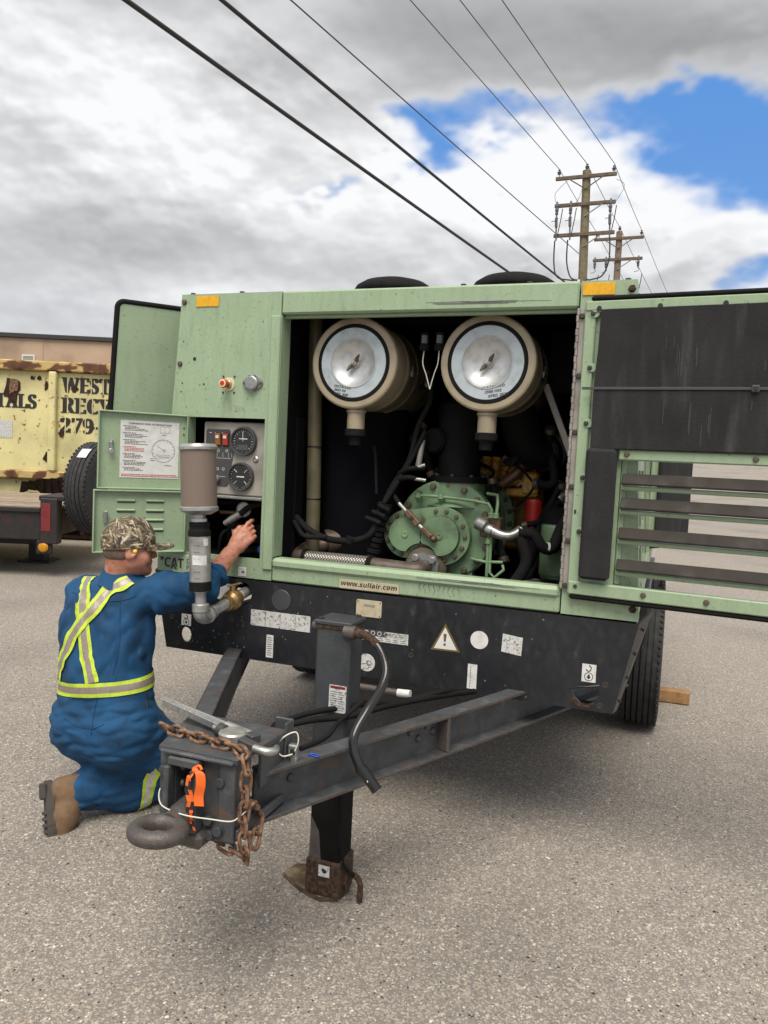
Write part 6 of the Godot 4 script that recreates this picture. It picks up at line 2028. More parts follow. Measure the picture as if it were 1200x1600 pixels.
	for k in 16:
		var x := cg.randf_range(-0.05, 0.72); var y := cg.randf_range(1.45, 1.95); var zz := cg.randf_range(-0.8, -0.5)
		if k > 9: x = cg.randf_range(0.55, 0.78); y = cg.randf_range(1.2, 1.75)
		var pts := [Vector3(x, y, zz)]
		for i in 3:
			pts.append(pts[i] + Vector3(cg.randf_range(-0.1, 0.1), cg.randf_range(-0.18, 0.02), cg.randf_range(-0.05, 0.05)))
		b = MB.new()
		var rr: float = [0.006, 0.009, 0.014, 0.02][k % 4]
		b.tube(M.rubber, spline(pts, 6), rr, 9)
		for e in [0, 3]:
			var d: Vector3 = (pts[1] - pts[0]).normalized() if e == 0 else (pts[3] - pts[2]).normalized()
			b.rod(M.bolt if k % 3 else M.copper, pts[e] - d * 0.012, pts[e] + d * 0.014, rr * 1.3, 10)
		put(b, "hose", T)
	b = MB.new()
	b.rod(M.cast_black, Vector3(0.05, 1.9, -0.4), Vector3(0.12, 1.93, -0.36), 0.016, 12)
	b.rod(M.galv, Vector3(0.09, 1.915, -0.375), Vector3(0.105, 1.922, -0.368), 0.019, 12)
	put(b, "hose", T)
	b = MB.new()
	b.rod(M.hinge, Vector3(0.075, 1.52, -0.34), Vector3(0.085, 1.66, -0.36), 0.014, 10)
	put(b, "white_tube", T)
	b = MB.new()
	b.bx(M.cast_black, Vector3(-0.47, 2.2, -0.5), Vector3(0.8, 2.235, -0.44), 0.004)
	b.bx(M.cast_black, Vector3(0.62, 1.9, -0.55), Vector3(0.80, 2.18, -0.5), 0.01)
	put(b, "filter_bracket", T)
	# slanted pale stay at the right
	b = MB.new()
	b.bar(M.hinge, Vector3(0.62, 1.93, -0.45), Vector3(0.76, 1.6, -0.45), 0.01, 0.03)
	put(b, "stay_bar", T)

func engine(T: Node3D) -> void:
	var Y = M.engine
	var b := MB.new()
	b.bx(Y, Vector3(0.12, 1.12, -2.3), Vector3(0.56, 1.5, -0.98), 0.02)
	b.bx(Y, Vector3(0.2, 1.46, -2.2), Vector3(0.54, 1.60, -0.96), 0.03)
	b.bx(M.cast_black, Vector3(0.1, 0.99, -2.2), Vector3(0.6, 1.12, -1.05), 0.03)
	var E := put(b, "engine_block", T)
	b = MB.new()
	b.xf = Transform3D(Basis(), Vector3(-0.03, 0.0, 0.12))
	# rear plate standing past the flange, cylinder-head lugs, pump and brackets
	b.plate(Y, PackedVector2Array([Vector2(0.36, 1.10), Vector2(0.43, 1.13), Vector2(0.47, 1.22), Vector2(0.45, 1.27), Vector2(0.435, 1.45), Vector2(0.36, 1.46)]), [], -0.93, -0.86)
	for k in 5:
		b.bolt(M.bolt, Vector3(0.425 - 0.004 * k, 1.17 + k * 0.062, -0.86), Vector3.BACK, 0.010, 0.012)
	for k in 4:
		var x := 0.31 + 0.05 * k
		b.rod(Y, Vector3(x, 1.5, -0.93), Vector3(x + 0.01, 1.60, -0.94), 0.022, 12)
		b.ball(Y, Vector3(x + 0.012, 1.555, -0.915), Vector3(0.02, 0.03, 0.02), 10)
	b.rod(Y, Vector3(0.41, 1.48, -0.9), Vector3(0.585, 1.50, -0.88), 0.028, 14)
	b.bx(Y, Vector3(0.52, 1.42, -0.9), Vector3(0.60, 1.535, -0.84), 0.012)
	b.bx(Y, Vector3(0.44, 1.41, -0.95), Vector3(0.60, 1.45, -0.85), 0.008)
	b.rod(Y, Vector3(0.46, 1.52, -0.87), Vector3(0.50, 1.56, -0.87), 0.024, 12)
	for k in 6:
		b.bolt(M.bolt_dark, Vector3(0.47 + k * 0.022, 1.5 + 0.012 * (k % 2), -0.853), Vector3.BACK, 0.008, 0.012)
	b.tube(M.wire_white, spline([Vector3(0.5, 1.46, -0.83), Vector3(0.53, 1.48, -0.82), Vector3(0.55, 1.45, -0.82), Vector3(0.56, 1.43, -0.83)], 5), 0.003, 5)
	put(b, "engine_castings", E)
	b = MB.new()
	b.xf = Transform3D(Basis(), Vector3(-0.02, 0.0, 0.13))
	b.tube(M.copper, spline([Vector3(0.42, 1.465, -0.8), Vector3(0.475, 1.509, -0.8), Vector3(0.51, 1.55, -0.81), Vector3(0.533, 1.60, -0.83)], 5), 0.024, 10)
	put(b, "copper_pipe", E)
	b = MB.new()
	b.lathe(M.red, [Vector2(0, -0.11), Vector2(0.036, -0.11), Vector2(0.04, -0.1), Vector2(0.04, 0.1), Vector2(0.036, 0.115), Vector2(0, 0.115)], Vector3(0.565, 1.29, -0.68), Vector3.UP, 24)
	put(b, "fuel_filter", E)
	b = MB.new()
	b.lathe(M.green_cast, [Vector2(0, 0), Vector2(0.065, 0.0), Vector2(0.075, 0.02), Vector2(0.075, 0.24), Vector2(0.07, 0.26), Vector2(0, 0.27)], Vector3(0.70, 1.05, -0.55), Vector3.UP, 28)
	b.lathe(M.cast_black, [Vector2(0.078, 0.255), Vector2(0.078, 0.31), Vector2(0.03, 0.33), Vector2(0, 0.33)], Vector3(0.70, 1.05, -0.55), Vector3.UP, 28)
	put(b, "oil_filter", T)
	b = MB.new()
	b.tube(M.rubber, spline([Vector3(0.56, 1.10, -0.6), Vector3(0.60, 1.25, -0.62), Vector3(0.66, 1.38, -0.62), Vector3(0.70, 1.42, -0.64)], 6), 0.03, 12)
	b.tube(M.galv, [Vector3(0.685, 1.41, -0.63), Vector3(0.72, 1.45, -0.65), Vector3(0.75, 1.475, -0.66), Vector3(0.79, 1.47, -0.68)], [0.034, 0.036, 0.028, 0.026], 12)
	b.tube(M.rubber, spline([Vector3(0.73, 1.32, -0.5), Vector3(0.72, 1.24, -0.46), Vector3(0.69, 1.19, -0.44)], 5), 0.026, 12)
	b.tube(M.rubber, spline([Vector3(0.62, 1.2, -0.7), Vector3(0.57, 1.05, -0.6), Vector3(0.56, 0.99, -0.5)], 5), 0.024, 12)
	put(b, "coolant_hoses", T)
	# stacked cooler fins and pipes at the right of the engine
	b = MB.new()
	for k in 14:
		b.box(M.cast_black, Vector3(0.82, 1.5 + k * 0.022, -1.0), Vector3(0.26, 0.006, 0.2), 0.001)
	b.bx(M.cast_black, Vector3(0.72, 1.0, -1.2), Vector3(0.96, 1.48, -1.05), 0.02)
	put(b, "cooler", T)
	b = MB.new()
	b.bx(M.hinge, Vector3(0.5, 0.988, -0.62), Vector3(0.80, 1.03, -0.52), 0.006)
	put(b, "cross_rail", T)

func silencer(T: Node3D) -> void:
	# upright silencer on a pipe that leaves the bumper through a brass valve
	var base := Vector3(-0.6125, 0.915, 0.355)
	var up := Vector3(-0.055, 1, 0.0).normalized()
	var b := MB.new()
	var s0 := base + up * 0.385
	var S := MB.new()
	S.lathe(M.zinc, [Vector2(0, 0.0), Vector2(0.05, 0.0), Vector2(0.074, 0.014), Vector2(0.079, 0.018), Vector2(0.079, 0.03), Vector2(0.0735, 0.034)], s0, up, 36)
	S.lathe(M.mesh_filter, [Vector2(0.0725, 0.034), Vector2(0.0725, 0.262)], s0, up, 40)
	S.lathe(M.zinc, [Vector2(0.0735, 0.262), Vector2(0.079, 0.266), Vector2(0.079, 0.276), Vector2(0.07, 0.288), Vector2(0.04, 0.289), Vector2(0, 0.288)], s0, up, 36)
	S.bx(M.zinc, s0 + Vector3(-0.0735, 0.034, 0.018), s0 + Vector3(-0.0705, 0.262, 0.022), 0.0005)
	var C := put(S, "silencer", T)
	b = MB.new()
	# sight meter
	var m0 := base + up * 0.065
	b.lathe(M.rubber, [Vector2(0.022, 0), Vector2(0.0455, 0.006), Vector2(0.0455, 0.04), Vector2(0.043, 0.044)], m0, up, 28)
	b.lathe(M.zinc, [Vector2(0.0435, 0.044), Vector2(0.0435, 0.23)], m0, up, 36)
	b.lathe(M.rubber, [Vector2(0.0435, 0.23), Vector2(0.046, 0.234), Vector2(0.046, 0.25), Vector2(0.04, 0.262), Vector2(0.04, 0.272), Vector2(0.042, 0.275), Vector2(0.042, 0.288), Vector2(0.03, 0.29)], m0, up, 28)
	b.lathe(M.white, [Vector2(0.031, 0.288), Vector2(0.031, 0.302)], m0, up, 24)
	b.lathe(M.zinc, [Vector2(0.026, 0.302), Vector2(0.026, 0.33)], m0, up, 20)
	put(b, "sight_meter", C)
	# the white scale wrapped on its front
	b = MB.new()
	var q := Vector3(0.5, 0, 0.75).normalized(); var sd := Vector3.UP.cross(q)
	for k in 10:
		for e in [[0.115, 0.155, M.white]]:
			var a0 := -0.75 + k * 0.14; var a1 := a0 + 0.14
			var p0 := (q * cos(a0) + sd * sin(a0)) * 0.0442; var p1 := (q * cos(a1) + sd * sin(a1)) * 0.0442
			b.quad(e[2], m0 + p0 + up * e[0], m0 + p1 + up * e[0], m0 + p1 + up * e[1], m0 + p0 + up * e[1])
	for k in 6:
		var a0 := -0.55; var p0 := (q * cos(a0) + sd * sin(a0)) * 0.0446; var p1 := (q * cos(a0 + 0.5) + sd * sin(a0 + 0.5)) * 0.0446
		b.rod(M.ink, m0 + p0 + up * (0.06 + k * 0.027), m0 + p1 + up * (0.06 + k * 0.027), 0.001, 4)
	for k in 5:
		var a0 := 0.35 + k * 0.1; var a1 := a0 + 0.1
		var p0 := (q * cos(a0) + sd * sin(a0)) * 0.0446; var p1 := (q * cos(a1) + sd * sin(a1)) * 0.0446
		b.quad(M.white, m0 + p0 + up * 0.195, m0 + p1 + up * 0.195, m0 + p1 + up * 0.225, m0 + p0 + up * 0.225)
	put(b, "scale_label", C)
	b = MB.new()
	b.lathe(M.zinc, [Vector2(0.023, 0.0), Vector2(0.023, 0.07)], base, up, 24)
	b.lathe(M.steel, [Vector2(0.025, 0.062), Vector2(0.03, 0.064), Vector2(0.03, 0.076), Vector2(0.024, 0.078)], base, up, 24)
	b.lathe(M.zinc, [Vector2(0.03, -0.02), Vector2(0.035, -0.016), Vector2(0.035, 0.012), Vector2(0.031, 0.016), Vector2(0.023, 0.016)], base, up, 24)
	b.tube(M.zinc, spline([base + Vector3(0, -0.012, 0), base + Vector3(0, -0.03, -0.004), base + Vector3(0, -0.045, -0.03), base + Vector3(0, -0.045, -0.05)], 4), 0.031, 20)
	var lo := base + Vector3(0, -0.043, 0)
	# horizontal run back to the bumper, rising a touch to the hole
	var e := Vector3(-0.613, 0.922, 0.015)
	var d := (e - (lo + Vector3(0, 0, -0.05))).normalized()
	var o := lo + Vector3(0, 0, -0.045)
	b.lathe(M.zinc, [Vector2(0.031, 0), Vector2(0.036, 0.003), Vector2(0.036, 0.016), Vector2(0.03, 0.02), Vector2(0.024, 0.021), Vector2(0.024, 0.16)], o, d, 24)
	b.lathe(M.zinc, [Vector2(0.027, 0.035), Vector2(0.029, 0.05), Vector2(0.024, 0.06)], o, d, 24)
	put(b, "pipe_elbow", C)
	b = MB.new()
	var v := o + d * 0.15
	b.lathe(M.brass, [Vector2(0.026, 0), Vector2(0.034, 0.002), Vector2(0.034, 0.022), Vector2(0.03, 0.026), Vector2(0.044, 0.04), Vector2(0.046, 0.06), Vector2(0.042, 0.075), Vector2(0.034, 0.082), Vector2(0.034, 0.1), Vector2(0.026, 0.102)], v, d, 16)
	b.rod(M.brass, v + d * 0.055, v + d * 0.055 + Vector3(0.0, 0.065, 0.0), 0.014, 12)
	b.bar(M.brass, v + d * 0.03 + Vector3(-0.01, 0.068, 0), v + d * 0.09 + Vector3(0.02, 0.068, 0), 0.018, 0.006, 0.002)
	put(b, "brass_valve", C)
	b = MB.new()
	b.lathe(M.white, [Vector2(0.027, 0.1), Vector2(0.027, 0.114)], v, d, 20)
	b.lathe(M.zinc, [Vector2(0.024, 0.11), Vector2(0.024, 0.3)], v, d, 20)
	put(b, "pipe_nipple", C)

func tongue(T: Node3D) -> void:
	var m = M.worn_steel
	for s in [-1.0, 1.0]:
		var a := Vector3(s * 0.105, 0, 1.15); var c := Vector3(s * 0.56, 0, 0.16); var far := Vector3(s * 1.0, 0, -0.85)
		var b := MB.new()
		# channel: web with flanges that face outwards
		for seg in [[a, c], [c, far]]:
			var p: Vector3 = seg[0]; var q: Vector3 = seg[1]
			var side: Vector3 = (q - p).normalized().cross(Vector3.UP) * -s
			if side.x * s < 0: side = -side
			b.bar(m, p + Vector3(0, 0.59, 0), q + Vector3(0, 0.59, 0), 0.012, 0.128, 0.002)
			b.bar(m, p + side * 0.022 + Vector3(0, 0.658, 0), q + side * 0.022 + Vector3(0, 0.658, 0), 0.066, 0.011, 0.003)
			b.bar(m, p + side * 0.022 + Vector3(0, 0.522, 0), q + side * 0.022 + Vector3(0, 0.522, 0), 0.066, 0.011, 0.003)
		var bm := put(b, "tongue_beam", T)
		b = MB.new()
		for seg in [[a, c], [c, far]]:
			var p: Vector3 = seg[0]; var q: Vector3 = seg[1]
			var side: Vector3 = (q - p).normalized().cross(Vector3.UP) * -s
			if side.x * s < 0: side = -side
			b.bar(M.ring_iron, p + side * 0.0555 + Vector3(0, 0.658, 0), q + side * 0.0555 + Vector3(0, 0.658, 0), 0.0022, 0.0095, 0.0005)
			b.bar(M.ring_iron, p + side * 0.0555 + Vector3(0, 0.522, 0), q + side * 0.0555 + Vector3(0, 0.522, 0), 0.0022, 0.0095, 0.0005)
		tag(put(b, "worn_edges", bm), "", "", "", "stuff")
		b = MB.new()
		var dir := (c - a).normalized(); var out: Vector3 = dir.cross(Vector3.UP) * -s
		if out.x * s < 0: out = -out
		for k in 6:
			var f: float = [0.12, 0.38, 0.6, 0.68, 0.64, 0.71][k]
			var y: float = [0.6, 0.555, 0.62, 0.625, 0.59, 0.6][k]
			b.lathe(m, [Vector2(0.014, 0), Vector2(0.012, 0.006), Vector2(0.006, 0.01), Vector2(0, 0.011)], a.lerp(c, f) + Vector3(0, y, 0) + out * 0.006, out, 12)
		tag(put(b, "rivets", bm), "", "", "", "stuff")
		# splice plate
		b = MB.new()
		b.bar(M.ring_iron, a.lerp(c, 0.735) + Vector3(0, 0.59, 0) + out * 0.03, a.lerp(c, 0.75) + Vector3(0, 0.59, 0) + out * 0.03, 0.052, 0.124, 0.003)
		put(b, "splice_plate", bm)
	# hitch box: boxed front frame with a thick face, top plate and lunette
	var b := MB.new()
	b.plate(m, PackedVector2Array([Vector2(-0.085, 0.515), Vector2(-0.035, 0.515), Vector2(-0.035, 0.74), Vector2(-0.085, 0.74)]), [], 1.21, 1.325)
	b.bx(m, Vector3(0.03, 0.515, 1.23), Vector3(0.145, 0.74, 1.318), 0.006)
	b.bx(m, Vector3(-0.034, 0.515, 1.18), Vector3(0.029, 0.74, 1.21), 0.004)
	var H := put(b, "hitch_box", T)
	b = MB.new()
	b.xf = Transform3D(Basis(Vector3.RIGHT, -PI / 2), Vector3(0, 0.741, 0))
	b.plate(m, PackedVector2Array([Vector2(-0.09, -1.328), Vector2(0.155, -1.328), Vector2(0.165, -1.06), Vector2(-0.165, -1.06)]), [], 0.0, 0.012)
	put(b, "top_plate", H)
	b = MB.new()
	b.bx(m, Vector3(-0.075, 0.742, 1.329), Vector3(0.15, 0.752, 1.345), 0.003)
	b.bx(m, Vector3(-0.045, 0.715, 1.326), Vector3(0.05, 0.739, 1.352), 0.004)
	b.bx(m, Vector3(-0.052, 0.56, 1.326), Vector3(-0.036, 0.714, 1.36), 0.003)
	b.bx(m, Vector3(0.03, 0.545, 1.319), Vector3(0.052, 0.714, 1.36), 0.003)
	b.bx(m, Vector3(0.10, 0.525, 1.319), Vector3(0.15, 0.74, 1.326), 0.003)
	put(b, "hitch_channel", H)
	for p in [Vector3(0.105, 0.685, 1.319), Vector3(0.07, 0.575, 1.319), Vector3(0.075, 0.535, 1.319), Vector3(0.105, 0.555, 1.326), Vector3(-0.068, 0.69, 1.326)]:
		b = MB.new()
		b.bolt(M.black_steel, p, Vector3.BACK, 0.015, 0.014)
		put(b, "bolt", H)
	b = MB.new()
	for y in [0.60, 0.645]:
		b.bolt(M.galv, Vector3(-0.03, y + 0.05, 1.3), Vector3(1, 0, 0), 0.01, 0.008)
	b.bx(m, Vector3(0.15, 0.535, 1.06), Vector3(0.162, 0.56, 1.318), 0.002)
	b.bx(m, Vector3(0.146, 0.63, 1.06), Vector3(0.158, 0.741, 1.2), 0.002)
	b.bx(m, Vector3(-0.15, 0.515, 1.05), Vector3(0.15, 0.526, 1.225), 0.002)
	put(b, "side_cheek", H)
	# lunette ring on its shank
	b = MB.new()
	var rc := Vector3(0.005, 0.588, 1.452)
	var ring := []
	for i in 32:
		var a := TAU * i / 32.0
		ring.append(rc + Vector3(cos(a) * 0.058, 0.004 * sin(a), sin(a) * 0.056))
	b.tube(M.ring_iron, ring, 0.0215, 16, false, true)
	b.tube(M.ring_iron, [rc + Vector3(0.0, -0.002, -0.05), rc + Vector3(0.003, 0.0, -0.085), rc + Vector3(0.008, 0.004, -0.135)], [0.027, 0.036, 0.04], 14)
	put(b, "tow_ring", T)
	b = MB.new()
	b.bx(M.ring_iron, Vector3(-0.034, 0.5, 1.3), Vector3(0.07, 0.545, 1.36), 0.012)
	b.bx(m, Vector3(-0.034, 0.545, 1.22), Vector3(0.029, 0.60, 1.33), 0.008)
	put(b, "ring_shank", T)
	# small bracket post at the rear of the plate
	b = MB.new()
	b.bx(m, Vector3(0.105, 0.66, 1.02), Vector3(0.165, 0.775, 1.03), 0.003)
	b.bx(m, Vector3(0.157, 0.66, 1.03), Vector3(0.165, 0.775, 1.07), 0.003)
	put(b, "rear_bracket", T)
	# hoses lying along the beam
	b = MB.new()
	b.tube(M.rubber, spline([Vector3(0.02, 0.66, 0.80), Vector3(0.10, 0.675, 0.74), Vector3(0.20, 0.68, 0.66), Vector3(0.30, 0.70, 0.55), Vector3(0.40, 0.69, 0.35), Vector3(0.5, 0.66, 0.1)], 6), 0.011, 10)
	b.tube(M.rubber, spline([Vector3(0.0, 0.665, 0.78), Vector3(0.08, 0.69, 0.72), Vector3(0.2, 0.70, 0.6), Vector3(0.32, 0.69, 0.44), Vector3(0.42, 0.7, 0.30), Vector3(0.46, 0.66, 0.1)], 6), 0.010, 10)
	b.tube(M.rubber, spline([Vector3(0.17, 0.67, 0.98), Vector3(0.20, 0.672, 0.86), Vector3(0.21, 0.70, 0.78), Vector3(0.25, 0.745, 0.66)], 6), 0.008, 8)
	b.tube(M.rubber, spline([Vector3(0.03, 0.655, 0.82), Vector3(-0.02, 0.65, 0.80), Vector3(-0.02, 0.65, 0.74), Vector3(0.02, 0.66, 0.74)], 6), 0.010, 8)
	put(b, "cable_loom", T)
	# lever under the bumper
	b = MB.new()
	b.rod(M.ring_iron, Vector3(-0.02, 0.60, 0.08), Vector3(0.18, 0.606, 0.10), 0.014, 10)
	b.rod(M.white, Vector3(0.18, 0.606, 0.10), Vector3(0.235, 0.61, 0.105), 0.016, 12)
	put(b, "lever", T)

func jack(T: Node3D) -> void:
	var b := MB.new()
	var c := Vector3(0.122, 0, 0.60)
	b.bx(M.black_steel, Vector3(0.058, 0.50, 0.537), Vector3(0.186, 0.985, 0.663), 0.01)
	var J := put(b, "jack_post", T)
	b = MB.new()
	b.bx(M.black_steel, Vector3(0.052, 0.985, 0.531), Vector3(0.192, 1.0, 0.669), 0.003)
	b.bx(M.rust_dark, Vector3(0.055, 0.97, 0.534), Vector3(0.189, 0.9845, 0.666), 0.002)
	for p in [[0.07, 0.65], [0.17, 0.55]]:
		b.bolt(M.bolt_dark, Vector3(p[0], 1.0, p[1]), Vector3.UP, 0.009, 0.008)
	put(b, "cap_plate", J)
	b = MB.new()
	b.rod(M.black_steel, Vector3(0.058, 0.96, 0.60), Vector3(0.02, 0.963, 0.60), 0.02, 14)
	put(b, "boss", J)
	b = MB.new()
	b.bx(M.white_worn, Vector3(0.118, 0.685, 0.6632), Vector3(0.182, 0.78, 0.6645), 0.0)
	b.bx(M.red_faded, Vector3(0.122, 0.768, 0.6646), Vector3(0.178, 0.777, 0.665), 0.0)
	for k in 9:
		b.bx(M.ink_gray, Vector3(0.124, 0.693 + k * 0.0078, 0.6646), Vector3(0.145 + 0.003 * (k % 3), 0.6955 + k * 0.0078, 0.665), 0.0)
		b.bx(M.ink_gray, Vector3(0.152, 0.693 + k * 0.0078, 0.6646), Vector3(0.17 + 0.003 * ((k + 1) % 3), 0.6955 + k * 0.0078, 0.665), 0.0)
	put(b, "label", J)
	# crank: clevis, bent tube, sleeve
	b = MB.new()
	b.box(M.rust_dark, Vector3(0.197, 0.968, 0.655), Vector3(0.04, 0.035, 0.03), 0.006)
	b.rod(M.ring_iron, Vector3(0.165, 0.97, 0.66), Vector3(0.205, 0.968, 0.66), 0.024, 14)
	b.bolt(M.bolt, Vector3(0.20, 0.968, 0.67), Vector3.BACK, 0.01, 0.01)
	put(b, "clevis", J)
	b = MB.new()
	var pts := spline([Vector3(0.205, 0.967, 0.67), Vector3(0.246, 0.968, 0.672), Vector3(0.3, 0.936, 0.685), Vector3(0.338, 0.877, 0.71), Vector3(0.343, 0.827, 0.76), Vector3(0.329, 0.774, 0.84), Vector3(0.314, 0.718, 0.9), Vector3(0.320, 0.676, 0.92), Vector3(0.344, 0.634, 0.93), Vector3(0.362, 0.613, 0.93)], 6)
	var cut := 12
	b.tube(M.rust_dark, pts.slice(0, cut), 0.0150, 14)
	b.tube(M.black_gloss, pts.slice(cut - 1), 0.0150, 14)
	put(b, "crank_handle", J)
	b = MB.new()
	b.tube(M.black_gloss, [Vector3(0.352, 0.624, 0.93), Vector3(0.380, 0.594, 0.93)], 0.0178, 16, false)
	b.tube(M.black_gloss, [Vector3(0.380, 0.594, 0.93), Vector3(0.406, 0.566, 0.93)], 0.0168, 16, false)
	b.tube(M.rust_dark, [Vector3(0.4045, 0.568, 0.93), Vector3(0.38, 0.594, 0.93)], 0.0150, 16, true)
	b.rod(M.steel, Vector3(0.379, 0.596, 0.946), Vector3(0.382, 0.593, 0.949), 0.003, 6)
	put(b, "crank_sleeve", J)
	# lower leg, with the flat strap hanging beside it
	b = MB.new()
	b.bx(M.cast_black, Vector3(0.064, 0.14, 0.543), Vector3(0.180, 0.50, 0.657), 0.006)
	b.bx(M.rust_dark, Vector3(0.06, 0.497, 0.54), Vector3(0.19, 0.512, 0.667), 0.003)
	put(b, "jack_leg", J)
	b = MB.new()
	b.quad(M.ring_iron, Vector3(0.064, 0.14, 0.6572), Vector3(0.112, 0.14, 0.6572), Vector3(0.10, 0.25, 0.6572), Vector3(0.068, 0.30, 0.6572))
	put(b, "bare_patch", J)
	b = MB.new()
	b.tube(M.cast_black, [Vector3(0.16, 0.5, 0.665), Vector3(0.17, 0.36, 0.668), Vector3(0.186, 0.22, 0.665), Vector3(0.20, 0.155, 0.66)], [0.002, 0.003, 0.008, 0.003], 6)
	put(b, "strap", J)
	b = MB.new()
	b.bx(M.rust_dark, Vector3(0.056, 0.022, 0.535), Vector3(0.188, 0.15, 0.665), 0.006)
	b.rod(M.rust_dark, Vector3(0.12, 0.065, 0.60), Vector3(0.2, 0.062, 0.60), 0.034, 18)
	put(b, "foot_socket", J)
	b = MB.new()
	b.bx(M.white_worn, Vector3(0.108, 0.095, 0.6652), Vector3(0.15, 0.135, 0.6665), 0.0)
	b.plate(M.ink, circle2(Vector2(0.13, 0.116), 0.011, 0.009, 9, 0.3, RG), [], 0.6666, 0.667)
	put(b, "label", J)
	b = MB.new()
	b.xf = Transform3D(Basis(Vector3.RIGHT, -PI / 2), Vector3(0, 0.004, 0))
	b.plate(M.dusty_rust, PackedVector2Array([Vector2(-0.075, -0.575), Vector2(-0.055, -0.50), Vector2(0.03, -0.47), Vector2(0.15, -0.50), Vector2(0.185, -0.58), Vector2(0.17, -0.64), Vector2(0.115, -0.668), Vector2(0.02, -0.635)]), [], 0.0, 0.016)
	put(b, "foot_plate", J)
	b = MB.new()
	b.tube(M.rust_dark, spline([Vector3(0.185, 0.068, 0.6), Vector3(0.215, 0.09, 0.602), Vector3(0.24, 0.075, 0.605), Vector3(0.247, 0.045, 0.61), Vector3(0.246, 0.006, 0.612)], 5), 0.0105, 10)
	b.tube(M.rubber, [Vector3(0.195, 0.15, 0.655), Vector3(0.21, 0.11, 0.625), Vector3(0.22, 0.095, 0.61)], 0.007, 8)
	put(b, "pin", J)

func running_gear(T: Node3D) -> void:
	for p in [[1.085, -1.95], [-1.10, -1.95], [1.085, -2.95], [-1.10, -2.95]]:
		var b := MB.new()
		var c := Vector3(p[0], 0.405, p[1])
		tyre_shape(b, c, Vector3(1, 0, 0), 0.405, 0.235, 6)
		var w := put(b, "wheel", T)
		b = MB.new()
		var s := signf(p[0])
		b.lathe(M.galv, [Vector2(0.225, -0.06), Vector2(0.225, 0.07), Vector2(0.21, 0.08), Vector2(0.2, 0.03), Vector2(0.11, 0.0), Vector2(0.07, 0.01), Vector2(0.07, 0.05), Vector2(0.0, 0.055)], c, Vector3(s, 0, 0), 32)
		for k in 6:
			var a := TAU * k / 6.0
			b.bolt(M.bolt, c + Vector3(s * 0.008, cos(a) * 0.085, sin(a) * 0.085), Vector3(s, 0, 0), 0.011, 0.018)
		put(b, "rim", w)
	var b := MB.new()
	for z in [-1.95, -2.95]:
		b.bar(M.black_steel, Vector3(-1.0, 0.42, z), Vector3(1.0, 0.42, z), 0.09, 0.09, 0.01)
	put(b, "axles", T)
	b = MB.new()
	for s in [-1.0, 1.0]:
		b.bar(M.black_steel, Vector3(s * 0.8, 0.72, -0.05), Vector3(s * 0.8, 0.72, -3.6), 0.06, 0.18, 0.01)
	b.bar(M.black_steel, Vector3(-0.8, 0.72, -0.5), Vector3(0.8, 0.72, -0.5), 0.06, 0.12, 0.01)
	b.bar(M.black_steel, Vector3(-0.8, 0.75, -3.5), Vector3(0.8, 0.75, -3.5), 0.06, 0.12, 0.01)
	put(b, "chassis_rails", T)
	for s in [-1.0, 1.0]:
		b = MB.new()
		b.bx(M.black_panel, Vector3(s * 0.99 - 0.12, 0.86, -3.5), Vector3(s * 0.99 + 0.12, 0.88, -1.35), 0.008)
		b.bx(M.black_panel, Vector3(s * 0.99 - 0.12, 0.62, -1.36), Vector3(s * 0.99 + 0.12, 0.86, -1.34), 0.006)
		put(b, "mudguard", T)
	b = MB.new()
	b.bx(M.black_steel, Vector3(-0.75, 0.60, -3.0), Vector3(0.75, 0.92, -0.7), 0.03)
	put(b, "belly_tank", T)

# ---------------------------------------------------------------- the kneeling worker
func ribbon(b: MB, F: Field, path: Array, dir: Vector3, w: float, closed := false, mid = null, edge = null) -> void:
	# lays a flat tape on the clothing along path; points are first brought to the cloth along dir
	var on := []
	for p in path:
		var q: Vector3 = p
		if dir != Vector3.ZERO: q = F.hit(p, dir, 0.9)
		on.append(q)
	var n := on.size()
	var cols := [-0.5, -0.26, -0.24, 0.24, 0.26, 0.5]
	var rows := []
	for i in n:
		var t: Vector3
		if closed: t = (on[(i + 1) % n] - on[(i + n - 1) % n]).normalized()
		else: t = (on[mini(i + 1, n - 1)] - on[maxi(i - 1, 0)]).normalized()
		var N := F.grad(on[i])
		var s := N.cross(t).normalized()
		var row := []
		for c in cols:
			var p: Vector3 = on[i] + s * (w * c)
			var g := F.grad(p)
			p = F.hit(p + N * 0.03, -N, 0.08)
			row.append([p + N * 0.0045, g])
		rows.append(row)
	for i in (n if closed else n - 1):
		var A: Array = rows[i]; var B: Array = rows[(i + 1) % n]
		for k in cols.size() - 1:
			var m = mid if (k == 2) else edge
			b.tri(m, A[k][0], B[k][0], B[k + 1][0], A[k][1], B[k][1], B[k + 1][1])
			b.tri(m, A[k][0], B[k + 1][0], A[k + 1][0], A[k][1], B[k + 1][1], A[k + 1][1])

